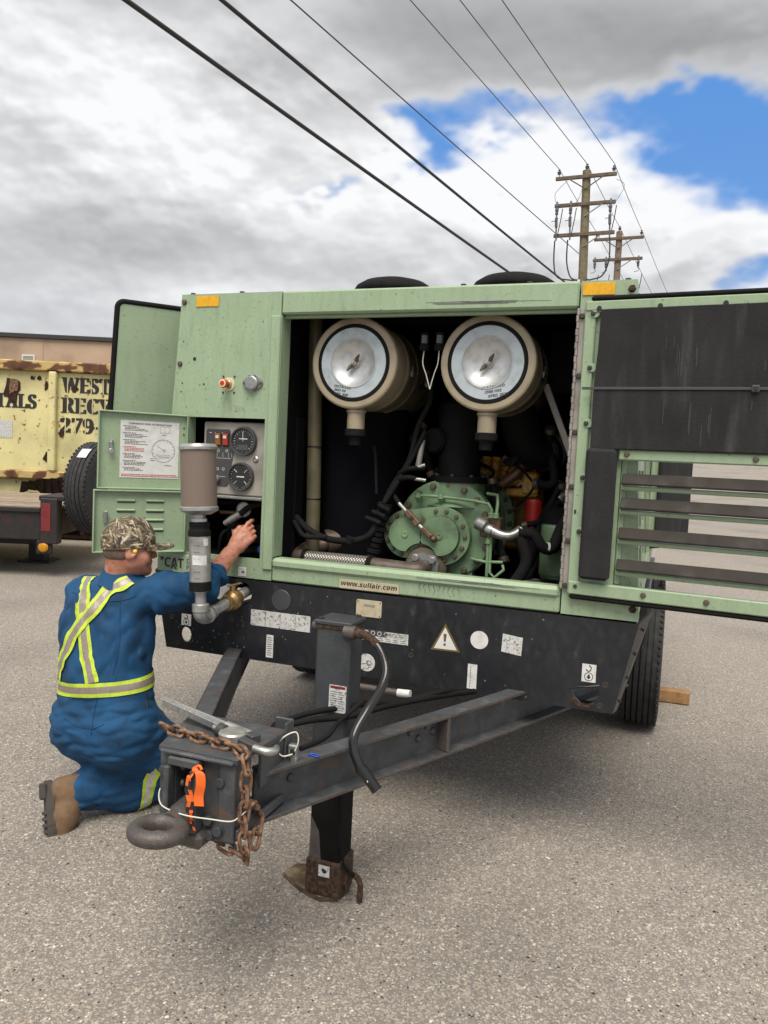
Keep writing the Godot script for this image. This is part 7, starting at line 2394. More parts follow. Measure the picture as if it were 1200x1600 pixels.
func build_person() -> void:
	var T := thing("person", Vector3(-1.0, 0, 0.4), "person kneeling in blue coveralls with lime stripes and camouflage cap, reaching into the control bay", "person")
	# joints
	var hipR := Vector3(-0.90, 0.40, 0.43); var kneeR := Vector3(-0.86, 0.095, 0.20); var ankR := Vector3(-1.05, 0.125, 0.565)
	var hipL := Vector3(-1.12, 0.41, 0.40); var kneeL := Vector3(-1.02, 0.09, -0.10); var ankL := Vector3(-1.0, 0.10, 0.22)
	var shR := Vector3(-0.90, 0.925, 0.40); var elR := Vector3(-0.675, 0.975, 0.25); var wrR := Vector3(-0.657, 1.13, 0.02)
	var shL := Vector3(-1.19, 0.915, 0.37); var elL := Vector3(-1.24, 0.67, 0.22); var wrL := Vector3(-1.14, 0.50, 0.14)
	var C := Vector3(-0.945, 1.14, 0.395)
	var Fh := Vector3(0.60, -0.06, -0.80).normalized()
	var Rh := Fh.cross(Vector3.UP).normalized()
	var Uh := Rh.cross(Fh)
	var HB := Basis(Rh, Uh, Fh)                    # right, up, forward of the head
	var hp := func(x: float, y: float, z: float) -> Vector3: return C + HB * Vector3(x, y, z)
	# --- body: one skin, coarse under the clothes and fine where it shows
	var b := MB.new()
	var K := Field.new(Vector3(-1.45, -0.02, -0.25), Vector3(-0.55, 1.08, 0.75), 0.016)
	K.elli(Vector3(-1.01, 0.42, 0.43), Vector3(0.2, 0.13, 0.15), Basis(), 0.05)
	K.elli(Vector3(-1.04, 0.62, 0.42), Vector3(0.17, 0.16, 0.14), Basis(), 0.05)
	K.elli(Vector3(-1.045, 0.82, 0.40), Vector3(0.17, 0.16, 0.12), Basis(), 0.05)
	K.chain([hipR, kneeR, ankR], [0.08, 0.055, 0.035], 0.03)
	K.chain([hipL, kneeL, ankL, Vector3(-1.0, 0.06, 0.26)], [0.08, 0.055, 0.035, 0.03], 0.03)
	K.chain([ankR, Vector3(-1.07, 0.04, 0.63)], [0.035, 0.03], 0.02)
	K.chain([shR, elR, elR.lerp(wrR, 0.2)], [0.05, 0.042, 0.04], 0.03)
	K.chain([shL, elL, wrL, Vector3(-1.13, 0.46, 0.08)], [0.05, 0.042, 0.03, 0.026], 0.03)
	K.cap(shL, shR, 0.05, 0.05, 0.04)
	K.cap(Vector3(-1.02, 0.93, 0.40), hp.call(0, -0.07, -0.03), 0.06, 0.055, 0.03)
	K.skin(b, M.skin)
	# head and neck
	var Hd := Field.new(C - Vector3(0.16, 0.2, 0.16), C + Vector3(0.16, 0.14, 0.16), 0.0042)
	Hd.elli(hp.call(0, 0.02, -0.012), Vector3(0.074, 0.088, 0.094), HB, 0.02)
	Hd.elli(hp.call(0, -0.035, 0.035), Vector3(0.06, 0.08, 0.058), HB, 0.03)
	for s in [-1.0, 1.0]:
		Hd.cap(hp.call(s * 0.05, -0.06, 0.01), hp.call(s * 0.018, -0.093, 0.072), 0.024, 0.02, 0.025)
		Hd.elli(hp.call(s * 0.05, -0.04, 0.045), Vector3(0.024, 0.03, 0.03), HB, 0.02)
		Hd.cap(hp.call(s * 0.045, 0.018, 0.068), hp.call(s * 0.012, 0.022, 0.086), 0.011, 0.011, 0.012)
		Hd.elli(hp.call(s * 0.031, 0.003, 0.09), Vector3(0.016, 0.011, 0.012), HB, 0.01, -1.0)
		# ears
		Hd.elli(hp.call(s * 0.079, -0.006, -0.012), Vector3(0.011, 0.037, 0.025), HB * Basis(Vector3.RIGHT, 0.25) * Basis(Vector3.UP, s * 0.5), 0.008)
		Hd.elli(hp.call(s * 0.088, -0.004, -0.006), Vector3(0.007, 0.018, 0.011), HB * Basis(Vector3.RIGHT, 0.25), 0.006, -1.0)
	Hd.cap(hp.call(0, 0.004, 0.09), hp.call(0, -0.03, 0.108), 0.009, 0.0125, 0.014)
	Hd.cap(hp.call(-0.011, -0.034, 0.098), hp.call(0.011, -0.034, 0.098), 0.009, 0.009, 0.008)
	Hd.elli(hp.call(0, -0.055, 0.09), Vector3(0.024, 0.006, 0.011), HB, 0.006)
	Hd.elli(hp.call(0, -0.067, 0.088), Vector3(0.021, 0.007, 0.011), HB, 0.006)
	Hd.elli(hp.call(0, -0.096, 0.076), Vector3(0.022, 0.018, 0.018), HB, 0.02)
	Hd.cap(hp.call(0, -0.05, -0.03), Vector3(-1.0, 0.965, 0.40), 0.058, 0.066, 0.03)
	Hd.elli(hp.call(0, -0.085, 0.02), Vector3(0.045, 0.025, 0.05), HB, 0.02)
	Hd.skin(b, M.skin)
	# right forearm and hand
	var D := Vector3(0.43, 0.75, -0.5).normalized()
	var N := Vector3(0.45, 0.3, 0.84); N = (N - D * N.dot(D)).normalized()
	var A := D.cross(N).normalized()
	var Wf := Field.new(Vector3(-0.75, 0.96, -0.15), Vector3(-0.50, 1.31, 0.26), 0.0036)
	Wf.chain([elR, elR.lerp(wrR, 0.35), elR.lerp(wrR, 0.8), wrR], [0.046, 0.047, 0.034, 0.030], 0.02)
	Wf.cap(wrR - A * 0.008, wrR + D * 0.02 - A * 0.012, 0.026, 0.026, 0.02)
	for k in 4:
		var o: float = [-0.031, -0.0105, 0.0105, 0.030][k]
		var root := wrR + D * (0.086 - 0.008 * absf(k - 1.2)) + A * o
		Wf.cap(wrR + D * 0.012 + A * o * 0.6, root, 0.02, 0.0135, 0.016)
		var l: float = [0.044, 0.047, 0.043, 0.034][k]
		var r: float = [0.0104, 0.0106, 0.0102, 0.0092][k]
		var bend: float = [0.35, 0.85, 1.0, 1.05][k]
		var dir := D
		var p := root
		for s in 3:
			var th: float = bend * [0.75, 1.25, 0.8][s]
			dir = (dir * cos(th) - N * sin(th)).normalized() if s == 0 else dir.rotated(A, -th)
			var q: Vector3 = p + dir * l * [1.0, 0.66, 0.5][s]
			Wf.cap(p, q, r * [1.1, 1.0, 0.93][s], r * [1.02, 0.94, 0.82][s], 0.006)
			p = q
	var tr := wrR + D * 0.024 - A * 0.026 - N * 0.008
	Wf.chain([tr, tr + (D * 0.75 - A * 0.55 - N * 0.35).normalized() * 0.042, tr + (D * 0.75 - A * 0.55 - N * 0.35).normalized() * 0.042 + (D * 0.85 - A * 0.05 - N * 0.5).normalized() * 0.034, tr + (D * 0.75 - A * 0.55 - N * 0.35).normalized() * 0.042 + (D * 0.85 - A * 0.05 - N * 0.5).normalized() * 0.034 + (D * 0.7 + A * 0.2 - N * 0.65).normalized() * 0.026], [0.019, 0.0135, 0.0118, 0.009], 0.012)
	var vein := noise(17, 30.0, 2)
	Wf.roughen(vein, 0.0016)
	Wf.skin(b, M.skin)
	# left hand resting on the raised knee
	var Lf := Field.new(wrL - Vector3(0.12, 0.12, 0.2), wrL + Vector3(0.12, 0.1, 0.08), 0.0042)
	var DL := Vector3(0.1, -0.25, -0.95).normalized(); var NL := Vector3(0, 0.97, -0.25); NL = (NL - DL * NL.dot(DL)).normalized(); var AL := DL.cross(NL)
	Lf.cap(wrL.lerp(elL, 0.3), wrL, 0.036, 0.029, 0.02)
	for k in 4:
		var o: float = [-0.031, -0.0105, 0.0105, 0.030][k]
		var root := wrL + DL * 0.085 + AL * o
		Lf.cap(wrL + DL * 0.01 + AL * o * 0.6, root, 0.02, 0.0135, 0.016)
		var d1 := (DL - NL * 0.45).normalized(); var d2 := (DL - NL * 1.1).normalized()
		Lf.cap(root, root + d1 * 0.043, 0.011, 0.010, 0.006)
		Lf.cap(root + d1 * 0.043, root + d1 * 0.043 + d2 * 0.04, 0.010, 0.008, 0.006)
	Lf.chain([wrL + DL * 0.02 + AL * 0.026, wrL + DL * 0.06 + AL * 0.055 - NL * 0.01, wrL + DL * 0.09 + AL * 0.06 - NL * 0.03], [0.018, 0.013, 0.01], 0.01)
	Lf.skin(b, M.skin)
	put(b, "body", T)
	for s in [-1.0, 1.0]:
		b = MB.new()
		b.ball(M.eye, hp.call(s * 0.031, 0.003, 0.077), Vector3.ONE * 0.0125, 14)
		b.ball(M.ink, hp.call(s * 0.031, 0.003, 0.0865), Vector3(0.0055, 0.0055, 0.0055), 10)
		put(b, "eye", T)
	# hair round the back of the head, short
	var Hr := Field.new(C - Vector3(0.14, 0.13, 0.14), C + Vector3(0.14, 0.08, 0.14), 0.006)
	Hr.elli(hp.call(0, -0.018, -0.028), Vector3(0.0745, 0.055, 0.079), HB, 0.01)
	var hb := MB.new()
	Hr.skin(hb, M.hair)
	put(hb, "hair", T)
	b = MB.new()
	b.lathe(M.yellow_foam, [Vector2(0.0, -0.01), Vector2(0.0075, -0.01), Vector2(0.0075, 0.008), Vector2(0.004, 0.012), Vector2(0, 0.012)], hp.call(0.083, -0.006, 0.0), Rh, 14)
	put(b, "ear_plug", T)
	# --- cap
	b = MB.new()
	var rows := 14; var cols := 48
	var dome := func(i: int, j: int, grow: float) -> Vector3:
		var ph := TAU * j / cols
		var front := cos(ph)
		var th := (1.62 + 0.27 * (0.5 - 0.5 * front)) * i / rows
		var puff := 1.0 + 0.05 * sin(th * 2.0) * (0.6 + 0.4 * front) + 0.006 * sin(ph * 6.0)
		return C + HB * Vector3(sin(th) * sin(ph) * (0.0885 + grow) * puff, 0.024 + cos(th) * (0.107 + grow) * puff, -0.008 + sin(th) * cos(ph) * (0.111 + grow) * puff)
	for i in rows:
		for j in cols:
			var P := []
			for e in [[i, j], [i, j + 1], [i + 1, j + 1], [i + 1, j]]:
				var p: Vector3 = dome.call(e[0], e[1], 0.0)
				P.append([p, (p - hp.call(0, 0.0, -0.008)).normalized()])
			b.tri(M.camo, P[0][0], P[1][0], P[2][0], P[0][1], P[1][1], P[2][1])
			b.tri(M.camo, P[0][0], P[2][0], P[3][0], P[0][1], P[2][1], P[3][1])
	var rim := []
	for j in cols: rim.append(dome.call(rows, j, -0.001))
	b.tube(M.camo, rim, 0.003, 6, false, true)
	b.disc(M.camo, C + Uh * 0.13 + Fh * -0.008, Uh, 0.008, 0.005, 12)
	var cap := put(b, "cap", T)
	b = MB.new()
	var nb := 16
	for i in nb:
		for sd in 2:
			var P := []
			for e in [[i, 0], [i + 1, 0], [i + 1, 1], [i, 1], [i, 2], [i + 1, 2]]:
				var u := lerpf(-1.0, 1.0, float(e[0]) / nb)
				var ph := u * 1.02
				var f: float = e[1] * 0.5
				var root := Vector3(sin(ph) * 0.09, 0.022 - 0.004 * u * u, -0.008 + cos(ph) * 0.112)
				var reach := 0.082 * sqrt(maxf(0.0, 1.0 - pow(absf(u), 2.6)))
				var q := root + Vector3(sin(ph) * reach * 0.45 * f, 0.006 * f - 0.02 * u * u * f - 0.006 * f * f, reach * f)
				if sd == 1: q.y -= 0.0035
				P.append(C + HB * q)
			if sd == 0:
				b.quad(M.camo, P[0], P[1], P[2], P[3]); b.quad(M.camo, P[3], P[2], P[5], P[4])
			else:
				b.quad(M.camo, P[0], P[3], P[2], P[1]); b.quad(M.camo, P[3], P[4], P[5], P[2])
	put(b, "brim", cap)
	# --- coverall
	var F := Field.new(Vector3(-1.48, -0.02, -0.22), Vector3(-0.56, 1.08, 0.78), 0.0075)
	F.elli(Vector3(-1.0, 0.405, 0.44), Vector3(0.222, 0.165, 0.18), Basis(), 0.06)
	F.elli(Vector3(-0.90, 0.37, 0.48), Vector3(0.13, 0.15, 0.13), Basis(), 0.06)
	F.elli(Vector3(-1.11, 0.37, 0.47), Vector3(0.13, 0.15, 0.13), Basis(), 0.06)
	F.elli(Vector3(-1.025, 0.60, 0.42), Vector3(0.208, 0.19, 0.17), Basis(), 0.08)
	F.elli(Vector3(-1.04, 0.80, 0.40), Vector3(0.222, 0.19, 0.165), Basis(), 0.08)
	F.elli(Vector3(-1.04, 0.915, 0.385), Vector3(0.19, 0.085, 0.115), Basis(), 0.06)
	F.cap(Vector3(-1.02, 0.955, 0.395), Vector3(-0.99, 1.0, 0.395), 0.09, 0.07, 0.05)
	F.chain([shR, shR.lerp(elR, 0.5) + Vector3(0, 0.0, 0.0), elR, elR.lerp(wrR, 0.30)], [0.088, 0.08, 0.072, 0.064], 0.04)
	F.chain([shL, elL, elL.lerp(wrL, 0.9)], [0.088, 0.07, 0.045], 0.05)
	F.chain([hipR, hipR.lerp(kneeR, 0.5) + Vector3(0.03, 0.0, -0.02), kneeR], [0.135, 0.118, 0.088], 0.05)
	F.chain([kneeR, kneeR.lerp(ankR, 0.45), ankR.lerp(kneeR, 0.06)], [0.095, 0.104, 0.084], 0.05)
	F.chain([hipL, kneeL, ankL], [0.13, 0.09, 0.07], 0.04)
	F.cap(Vector3(-0.92, 0.34, 0.46), Vector3(-0.97, 0.17, 0.40), 0.10, 0.085, 0.05)
	F.cap(Vector3(-1.06, 0.34, 0.44), Vector3(-1.0, 0.18, 0.36), 0.10, 0.08, 0.05)
	# folds: broad drags in the cloth, then long creases
	var n1 := noise(7, 4.0, 1)
	F.roughen(n1, 0.009, Vector3(0.8, 1.4, 0.8))
	var ridge := func(seed_: int, f: float) -> FastNoiseLite:
		var n := noise(seed_, f, 2); n.fractal_type = FastNoiseLite.FRACTAL_RIDGED; n.fractal_octaves = 1
		return n
	F.roughen(ridge.call(9, 6.5), 0.0058, Vector3(0.6, 1.7, 0.6), Vector3(-9, 0.0, -9), Vector3(9, 0.56, 9))
	F.roughen(ridge.call(10, 12.0), 0.0055, Vector3(0.6, 1.4, 0.7), Vector3(-9, 0.0, -9), Vector3(9, 0.56, 9))
	F.roughen(ridge.call(11, 6.0), 0.009, Vector3(1.5, 0.55, 1.2), Vector3(-9, 0.57, -9), Vector3(9, 0.93, 9))
	F.roughen(ridge.call(12, 7.0), 0.008, Vector3(1.5, 0.8, 0.4), Vector3(-9, 0.80, -9), Vector3(9, 2.0, 9))
	F.roughen(ridge.call(13, 14.0), 0.0045, Vector3(1.2, 0.6, 0.7), Vector3(-9, 0.58, -9), Vector3(9, 2.0, 9))
	var cb := MB.new()
	F.skin(cb, M.coverall)
	var cov := put(cb, "coverall", T)
	# stand collar
	b = MB.new()
	b.lathe(M.coverall, [Vector2(0.10, -0.035), Vector2(0.086, -0.01), Vector2(0.078, 0.03), Vector2(0.0745, 0.037), Vector2(0.070, 0.034), Vector2(0.068, -0.03)], Vector3(-0.985, 1.003, 0.397), Vector3(0.16, 1, -0.12), 40, true)
	put(b, "collar", cov)
	# stitched seams down the back and round the yoke
	b = MB.new()
	for q in [[Vector3(-0.80, 0.98, 0.62), Vector3(-0.80, 0.90, 0.62), Vector3(-0.80, 0.78, 0.62), Vector3(-0.83, 0.66, 0.62)], [Vector3(-1.05, 0.98, 0.62), Vector3(-0.93, 0.955, 0.62), Vector3(-0.80, 0.97, 0.62), Vector3(-0.72, 1.0, 0.62)], [Vector3(-0.90, 0.57, 0.62), Vector3(-0.885, 0.5, 0.66), Vector3(-0.88, 0.42, 0.68)], [Vector3(-1.02, 0.47, 0.68), Vector3(-0.94, 0.452, 0.7), Vector3(-0.86, 0.455, 0.7), Vector3(-0.80, 0.48, 0.7)]]:
		var sp := spline(q, 10)
		var on := []
		for p in sp:
			var w := F.hit(p - Vector3(-0.626, -0.226, -0.746) * 0.25, Vector3(-0.626, -0.226, -0.746).normalized(), 0.9)
			on.append(w + F.grad(w) * 0.0006)
		b.tube(M.seam, on, 0.0016, 5)
	tag(put(b, "seams", cov), "", "", "", "stuff")
	# rolled cuff
	b = MB.new()
	var cd := (wrR - elR).normalized()
	var cuff := []
	var cx := cd.cross(Vector3.UP).normalized(); var cy := cd.cross(cx)
	var cc0 := elR.lerp(wrR, 0.31)
	for i in 24:
		var a := TAU * i / 24.0
		cuff.append(cc0 + (cx * cos(a) + cy * sin(a)) * (0.058 + 0.003 * sin(a * 3.0)) + cd * 0.006 * sin(a * 2.0))
	b.tube(M.coverall, cuff, 0.013, 10, false, true)
	b.tube(M.coverall, spline([cc0 - cd * 0.02 + cy * -0.062, cc0 - cd * 0.01 + cx * 0.062, cc0 - cd * 0.022 + cy * 0.06], 6), 0.009, 8)
	put(b, "rolled_cuff", cov)
	# reflective tapes
	var vd := Vector3(-0.626, -0.226, -0.746).normalized()
	var s := MB.new()
	var pl := spline([Vector3(-0.956, 1.062, 0.62), Vector3(-0.973, 1.031, 0.62), Vector3(-0.987, 0.965, 0.62), Vector3(-0.989, 0.905, 0.62), Vector3(-0.969, 0.753, 0.62), Vector3(-0.933, 0.615, 0.62)], 8)
	for i in pl.size(): pl[i] -= vd * 0.25
	ribbon(s, F, pl, vd, 0.056, false, M.silver_tape, M.lime)
	put(s, "reflective_tape", cov)
	s = MB.new()
	var pr := spline([Vector3(-0.752, 1.063, 0.62), Vector3(-0.8, 1.038, 0.62), Vector3(-0.851, 1.005, 0.62), Vector3(-0.951, 0.9, 0.62), Vector3(-1.043, 0.777, 0.62), Vector3(-1.089, 0.666, 0.62), Vector3(-1.10, 0.61, 0.62)], 8)
	for i in pr.size(): pr[i] -= vd * 0.25
	# carried a little prouder where it crosses over the other strap
	ribbon(s, F, pr, vd, 0.058, false, M.silver_tape, M.lime)
	for m in s.s:
		for i in s.s[m].v.size(): s.s[m].v[i] += s.s[m].n[i] * 0.003
	put(s, "reflective_tape", cov)
	s = MB.new()
	var loop := []
	for i in 56:
		var a := TAU * i / 56.0
		var d := Vector3(cos(a), 0, sin(a))
		var c := Vector3(-1.03, 0.0, 0.42) + d * 0.4
		c.y = 0.565 + 0.09 * (c.x + 1.03) * 0.6
		loop.append(F.hit(c, -d, 0.39))
	ribbon(s, F, loop, Vector3.ZERO, 0.058, true, M.silver_tape, M.lime)
	put(s, "reflective_tape", cov)
	for leg in [[kneeR, ankR, 0.34], [kneeL, ankL, 0.4]]:
		s = MB.new()
		loop = []
		var ld: Vector3 = (leg[1] - leg[0]).normalized()
		var lx := ld.cross(Vector3.UP if absf(ld.y) < 0.9 else Vector3.RIGHT).normalized(); var ly := ld.cross(lx)
		var lc: Vector3 = leg[0].lerp(leg[1], leg[2])
		for i in 36:
			var a := TAU * i / 36.0
			var d := lx * cos(a) + ly * sin(a)
			loop.append(F.hit(lc + d * 0.16, -d, 0.16))
		ribbon(s, F, loop, Vector3.ZERO, 0.056, true, M.silver_bright, M.lime)
		put(s, "reflective_tape", cov)
	# pocket slit on the right hip
	s = MB.new()
	var pk := spline([Vector3(-0.66, 0.62, 0.62), Vector3(-0.655, 0.585, 0.62), Vector3(-0.645, 0.53, 0.62)], 5)
	for i in pk.size(): pk[i] = F.hit(pk[i] - vd * 0.2, vd, 0.9)
	s.tube(M.ink, pk, [0.001, 0.002, 0.003, 0.004, 0.0045, 0.0045, 0.004, 0.0035, 0.003, 0.002, 0.001], 6)
	put(s, "pocket_slit", cov)
	# --- boots
	boot(T, ankR, Vector3(0.34, -1.0, 0.26), Vector3(-0.62, -0.02, 0.80))
	boot(T, ankL + Vector3(0.0, 0.0, 0.0), Vector3(0.15, -0.9, 0.3), Vector3(-0.1, 0.3, 0.9))

# ankle point, toe direction and the direction the sole faces
func boot(T: Node3D, ank: Vector3, toe: Vector3, sole: Vector3) -> void:
	var t := toe.normalized()
	var u := (-sole - t * (-sole).dot(t)).normalized()      # up out of the boot
	var x := t.cross(u)
	var at := func(f: float, up: float, s: float) -> Vector3: return ank + t * f + u * up + x * s
	var B := Field.new(ank - Vector3.ONE * 0.24, ank + Vector3.ONE * 0.24, 0.0065)
	B.chain([at.call(-0.015, 0.05, 0), at.call(-0.015, 0.0, 0), at.call(-0.02, -0.055, 0)], [0.05, 0.052, 0.042], 0.03)
	B.chain([at.call(-0.02, -0.05, 0), at.call(0.09, -0.055, 0.004), at.call(0.165, -0.062, 0.0)], [0.042, 0.046, 0.038], 0.03)
	B.chain([at.call(0.0, 0.0, 0), at.call(0.09, -0.035, 0)], [0.045, 0.04], 0.03)
	B.roughen(noise(23, 18.0, 2), 0.003)
	var b := MB.new()
	B.skin(b, M.boot)
	var o := put(b, "boot", T)
	b = MB.new()
	var out := PackedVector2Array()
	for i in 28:
		var a := TAU * i / 28.0
		var f := cos(a); var w := sin(a)
		var wide := 0.046 if f > 0.1 else (0.037 if f < -0.4 else 0.039)
		out.append(Vector2(0.075 + f * 0.14, w * wide))
	b.xf = Transform3D(Basis(t, x, t.cross(x)), ank)
	var sg := signf(t.cross(x).dot(u))
	var z0 := -0.118 * sg; var z1 := -0.088 * sg
	b.plate(M.boot_sole, out, [], minf(z0, z1), maxf(z0, z1))
	# tread lugs and heel block
	for k in 6:
		var f := 0.06 + k * 0.024
		b.box(M.boot_sole, Vector3(f, 0, -0.121 * sg), Vector3(0.014, 0.078, 0.012), 0.003)
	b.box(M.boot_sole, Vector3(-0.025, 0, -0.124 * sg), Vector3(0.066, 0.07, 0.022), 0.006)
	put(b, "sole", o)
	b = MB.new()
	for k in 5:
		var f := 0.02 + k * 0.02; var h := 0.052 - k * 0.017
		b.tube(M.rubber, spline([at.call(f, h - 0.004, -0.03), at.call(f + 0.012, h + 0.012, 0.0), at.call(f, h - 0.004, 0.03)], 4), 0.003, 6)
	for s in [-1.0, 1.0]:
		b.tube(M.rubber, spline([at.call(0.03, 0.06, 0), at.call(0.065, 0.075, s * 0.03), at.call(0.075, 0.04, s * 0.05), at.call(0.045, 0.045, s * 0.02)], 5), 0.0025, 6)
	put(b, "laces", o)

# ---------------------------------------------------------------- loose things on the tongue and ground
func link_mesh() -> MB:
	var b := MB.new()
	var p := []
	for i in 18:
		var a := TAU * i / 18.0
		var c := Vector3(cos(a) * 0.0135, 0, sin(a) * 0.0135)
		c.z += 0.0145 * signf(sin(a)) if absf(sin(a)) > 0.01 else 0.0
		p.append(c)
	b.tube(M.rust, p, 0.0054, 8, false, true)
	return b

func build_chain() -> void:
	var path := spline([Vector3(-0.132, 0.766, 1.235), Vector3(-0.085, 0.764, 1.246), Vector3(-0.039, 0.764, 1.250), Vector3(0.054, 0.764, 1.266), Vector3(0.110, 0.764, 1.275), Vector3(0.150, 0.762, 1.295), Vector3(0.176, 0.735, 1.318), Vector3(0.181, 0.70, 1.324), Vector3(0.181, 0.635, 1.326), Vector3(0.182, 0.56, 1.326), Vector3(0.186, 0.515, 1.322), Vector3(0.178, 0.490, 1.312), Vector3(0.14, 0.492, 1.30), Vector3(0.09, 0.499, 1.29), Vector3(0.05, 0.503, 1.28)], 12)
	var t := thing("tow_chain", Vector3(-0.13, 0.753, 1.235), "rusty steel chain draped over the hitch box and hanging down its right side", "chain")
	chain_links(t, path)
	var back := spline([Vector3(0.18, 0.62, 1.29), Vector3(0.165, 0.60, 1.24), Vector3(0.168, 0.565, 1.22), Vector3(0.178, 0.53, 1.25), Vector3(0.19, 0.50, 1.29)], 12)
	chain_links(t, back)

func chain_links(t: Node3D, path: Array) -> void:
	var lm: ArrayMesh = link_mesh().mesh()
	var step := 0.0410
	var d := 0.0
	var next := 0.0
	var k := 0
	for i in path.size() - 1:
		var a: Vector3 = path[i]; var b: Vector3 = path[i + 1]
		var l := a.distance_to(b)
		while next <= d + l and l > 0:
			var p := a.lerp(b, (next - d) / l)
			var z := (b - a).normalized()
			var up := Vector3.UP if absf(z.y) < 0.8 else Vector3.RIGHT
			var x := up.cross(z).normalized()
			var y := z.cross(x)
			var bs := Basis(x, y, z) * Basis(Vector3.BACK, deg_to_rad(38.0 if k % 2 else -52.0))
			var o := MeshInstance3D.new()
			o.name = numbered("chain_link", t)
			o.mesh = lm
			t.add_child(o, true)
			o.transform = Transform3D(bs, p - org[t])
			k += 1
			next += step
		d += l

func build_wrench() -> void:
	var t := thing("pipe_wrench", Vector3(0.0, 0.753, 1.17), "large aluminium pipe wrench lying across the top of the hitch box", "wrench")
	var h0 := Vector3(-0.228, 0.795, 1.118); var h1 := Vector3(0.02, 0.773, 1.175)
	var d := (h1 - h0).normalized()
	var s := d.cross(Vector3.UP).normalized()
	var b := MB.new()
	# tapered I-section handle
	for k in 10:
		var f0 := k / 10.0; var f1 := (k + 1) / 10.0
		var w := lerpf(0.020, 0.034, (f0 + f1) * 0.5)
		b.bar(M.bare, h0.lerp(h1, f0), h0.lerp(h1, f1 + 0.002), w, 0.016, 0.004)
		b.bar(M.galv, h0.lerp(h1, f0) + s * w * 0.42, h0.lerp(h1, f1 + 0.002) + s * w * 0.42, 0.006, 0.021, 0.002)
		b.bar(M.galv, h0.lerp(h1, f0) - s * w * 0.42, h0.lerp(h1, f1 + 0.002) - s * w * 0.42, 0.006, 0.021, 0.002)
	b.rod(M.bare, h0 + Vector3(0, -0.009, 0), h0 + Vector3(0, 0.009, 0), 0.0125, 16)
	put(b, "handle", t)
	b = MB.new()
	b.bar(M.bare, h1 - d * 0.01 - s * 0.012, h1 + d * 0.10 - s * 0.016, 0.022, 0.026, 0.006)
	b.bar(M.dark_gray, h1 + d * 0.085 - s * 0.012, h1 + d * 0.118 - s * 0.006, 0.034, 0.028, 0.003)
	for k in 6:
		b.bar(M.steel, h1 + d * (0.086 + k * 0.0052) + s * 0.005, h1 + d * (0.0885 + k * 0.0052) + s * 0.005, 0.004, 0.026, 0.0005)
	b.lathe(M.bare, [Vector2(0.0, -0.018), Vector2(0.036, -0.018), Vector2(0.04, -0.013), Vector2(0.04, 0.009), Vector2(0.036, 0.014), Vector2(0.022, 0.015), Vector2(0, 0.014)], h1 + d * 0.055 + s * 0.022, Vector3.UP, 28)
	put(b, "housing", t)
	b = MB.new()
	var n0 := h1 + d * 0.0 + s * 0.022
	var pts := []; var rs := []
	for k in 17:
		pts.append(n0 + d * (k * 0.0014)); rs.append(0.020 if k % 2 else 0.0175)
	b.tube(M.dark_gray, pts, rs, 20)
	b.rod(M.steel, n0 - d * 0.02, n0, 0.009, 12)
	put(b, "adjusting_nut", t)
	b = MB.new()
	b.bar(M.dark_gray, h1 + d * 0.06 + s * 0.026, h1 + d * 0.165 + s * 0.030, 0.026, 0.02, 0.004)
	b.tube(M.steel, spline([h1 + d * 0.15 + s * 0.038, h1 + d * 0.185 + s * 0.030, h1 + d * 0.198 + s * 0.008, h1 + d * 0.188 - s * 0.012], 5), [0.012, 0.013, 0.013, 0.013, 0.013, 0.0125, 0.012, 0.012, 0.012, 0.0115, 0.011, 0.011, 0.0105, 0.01, 0.0095, 0.009], 10)
	put(b, "hook_jaw", t)

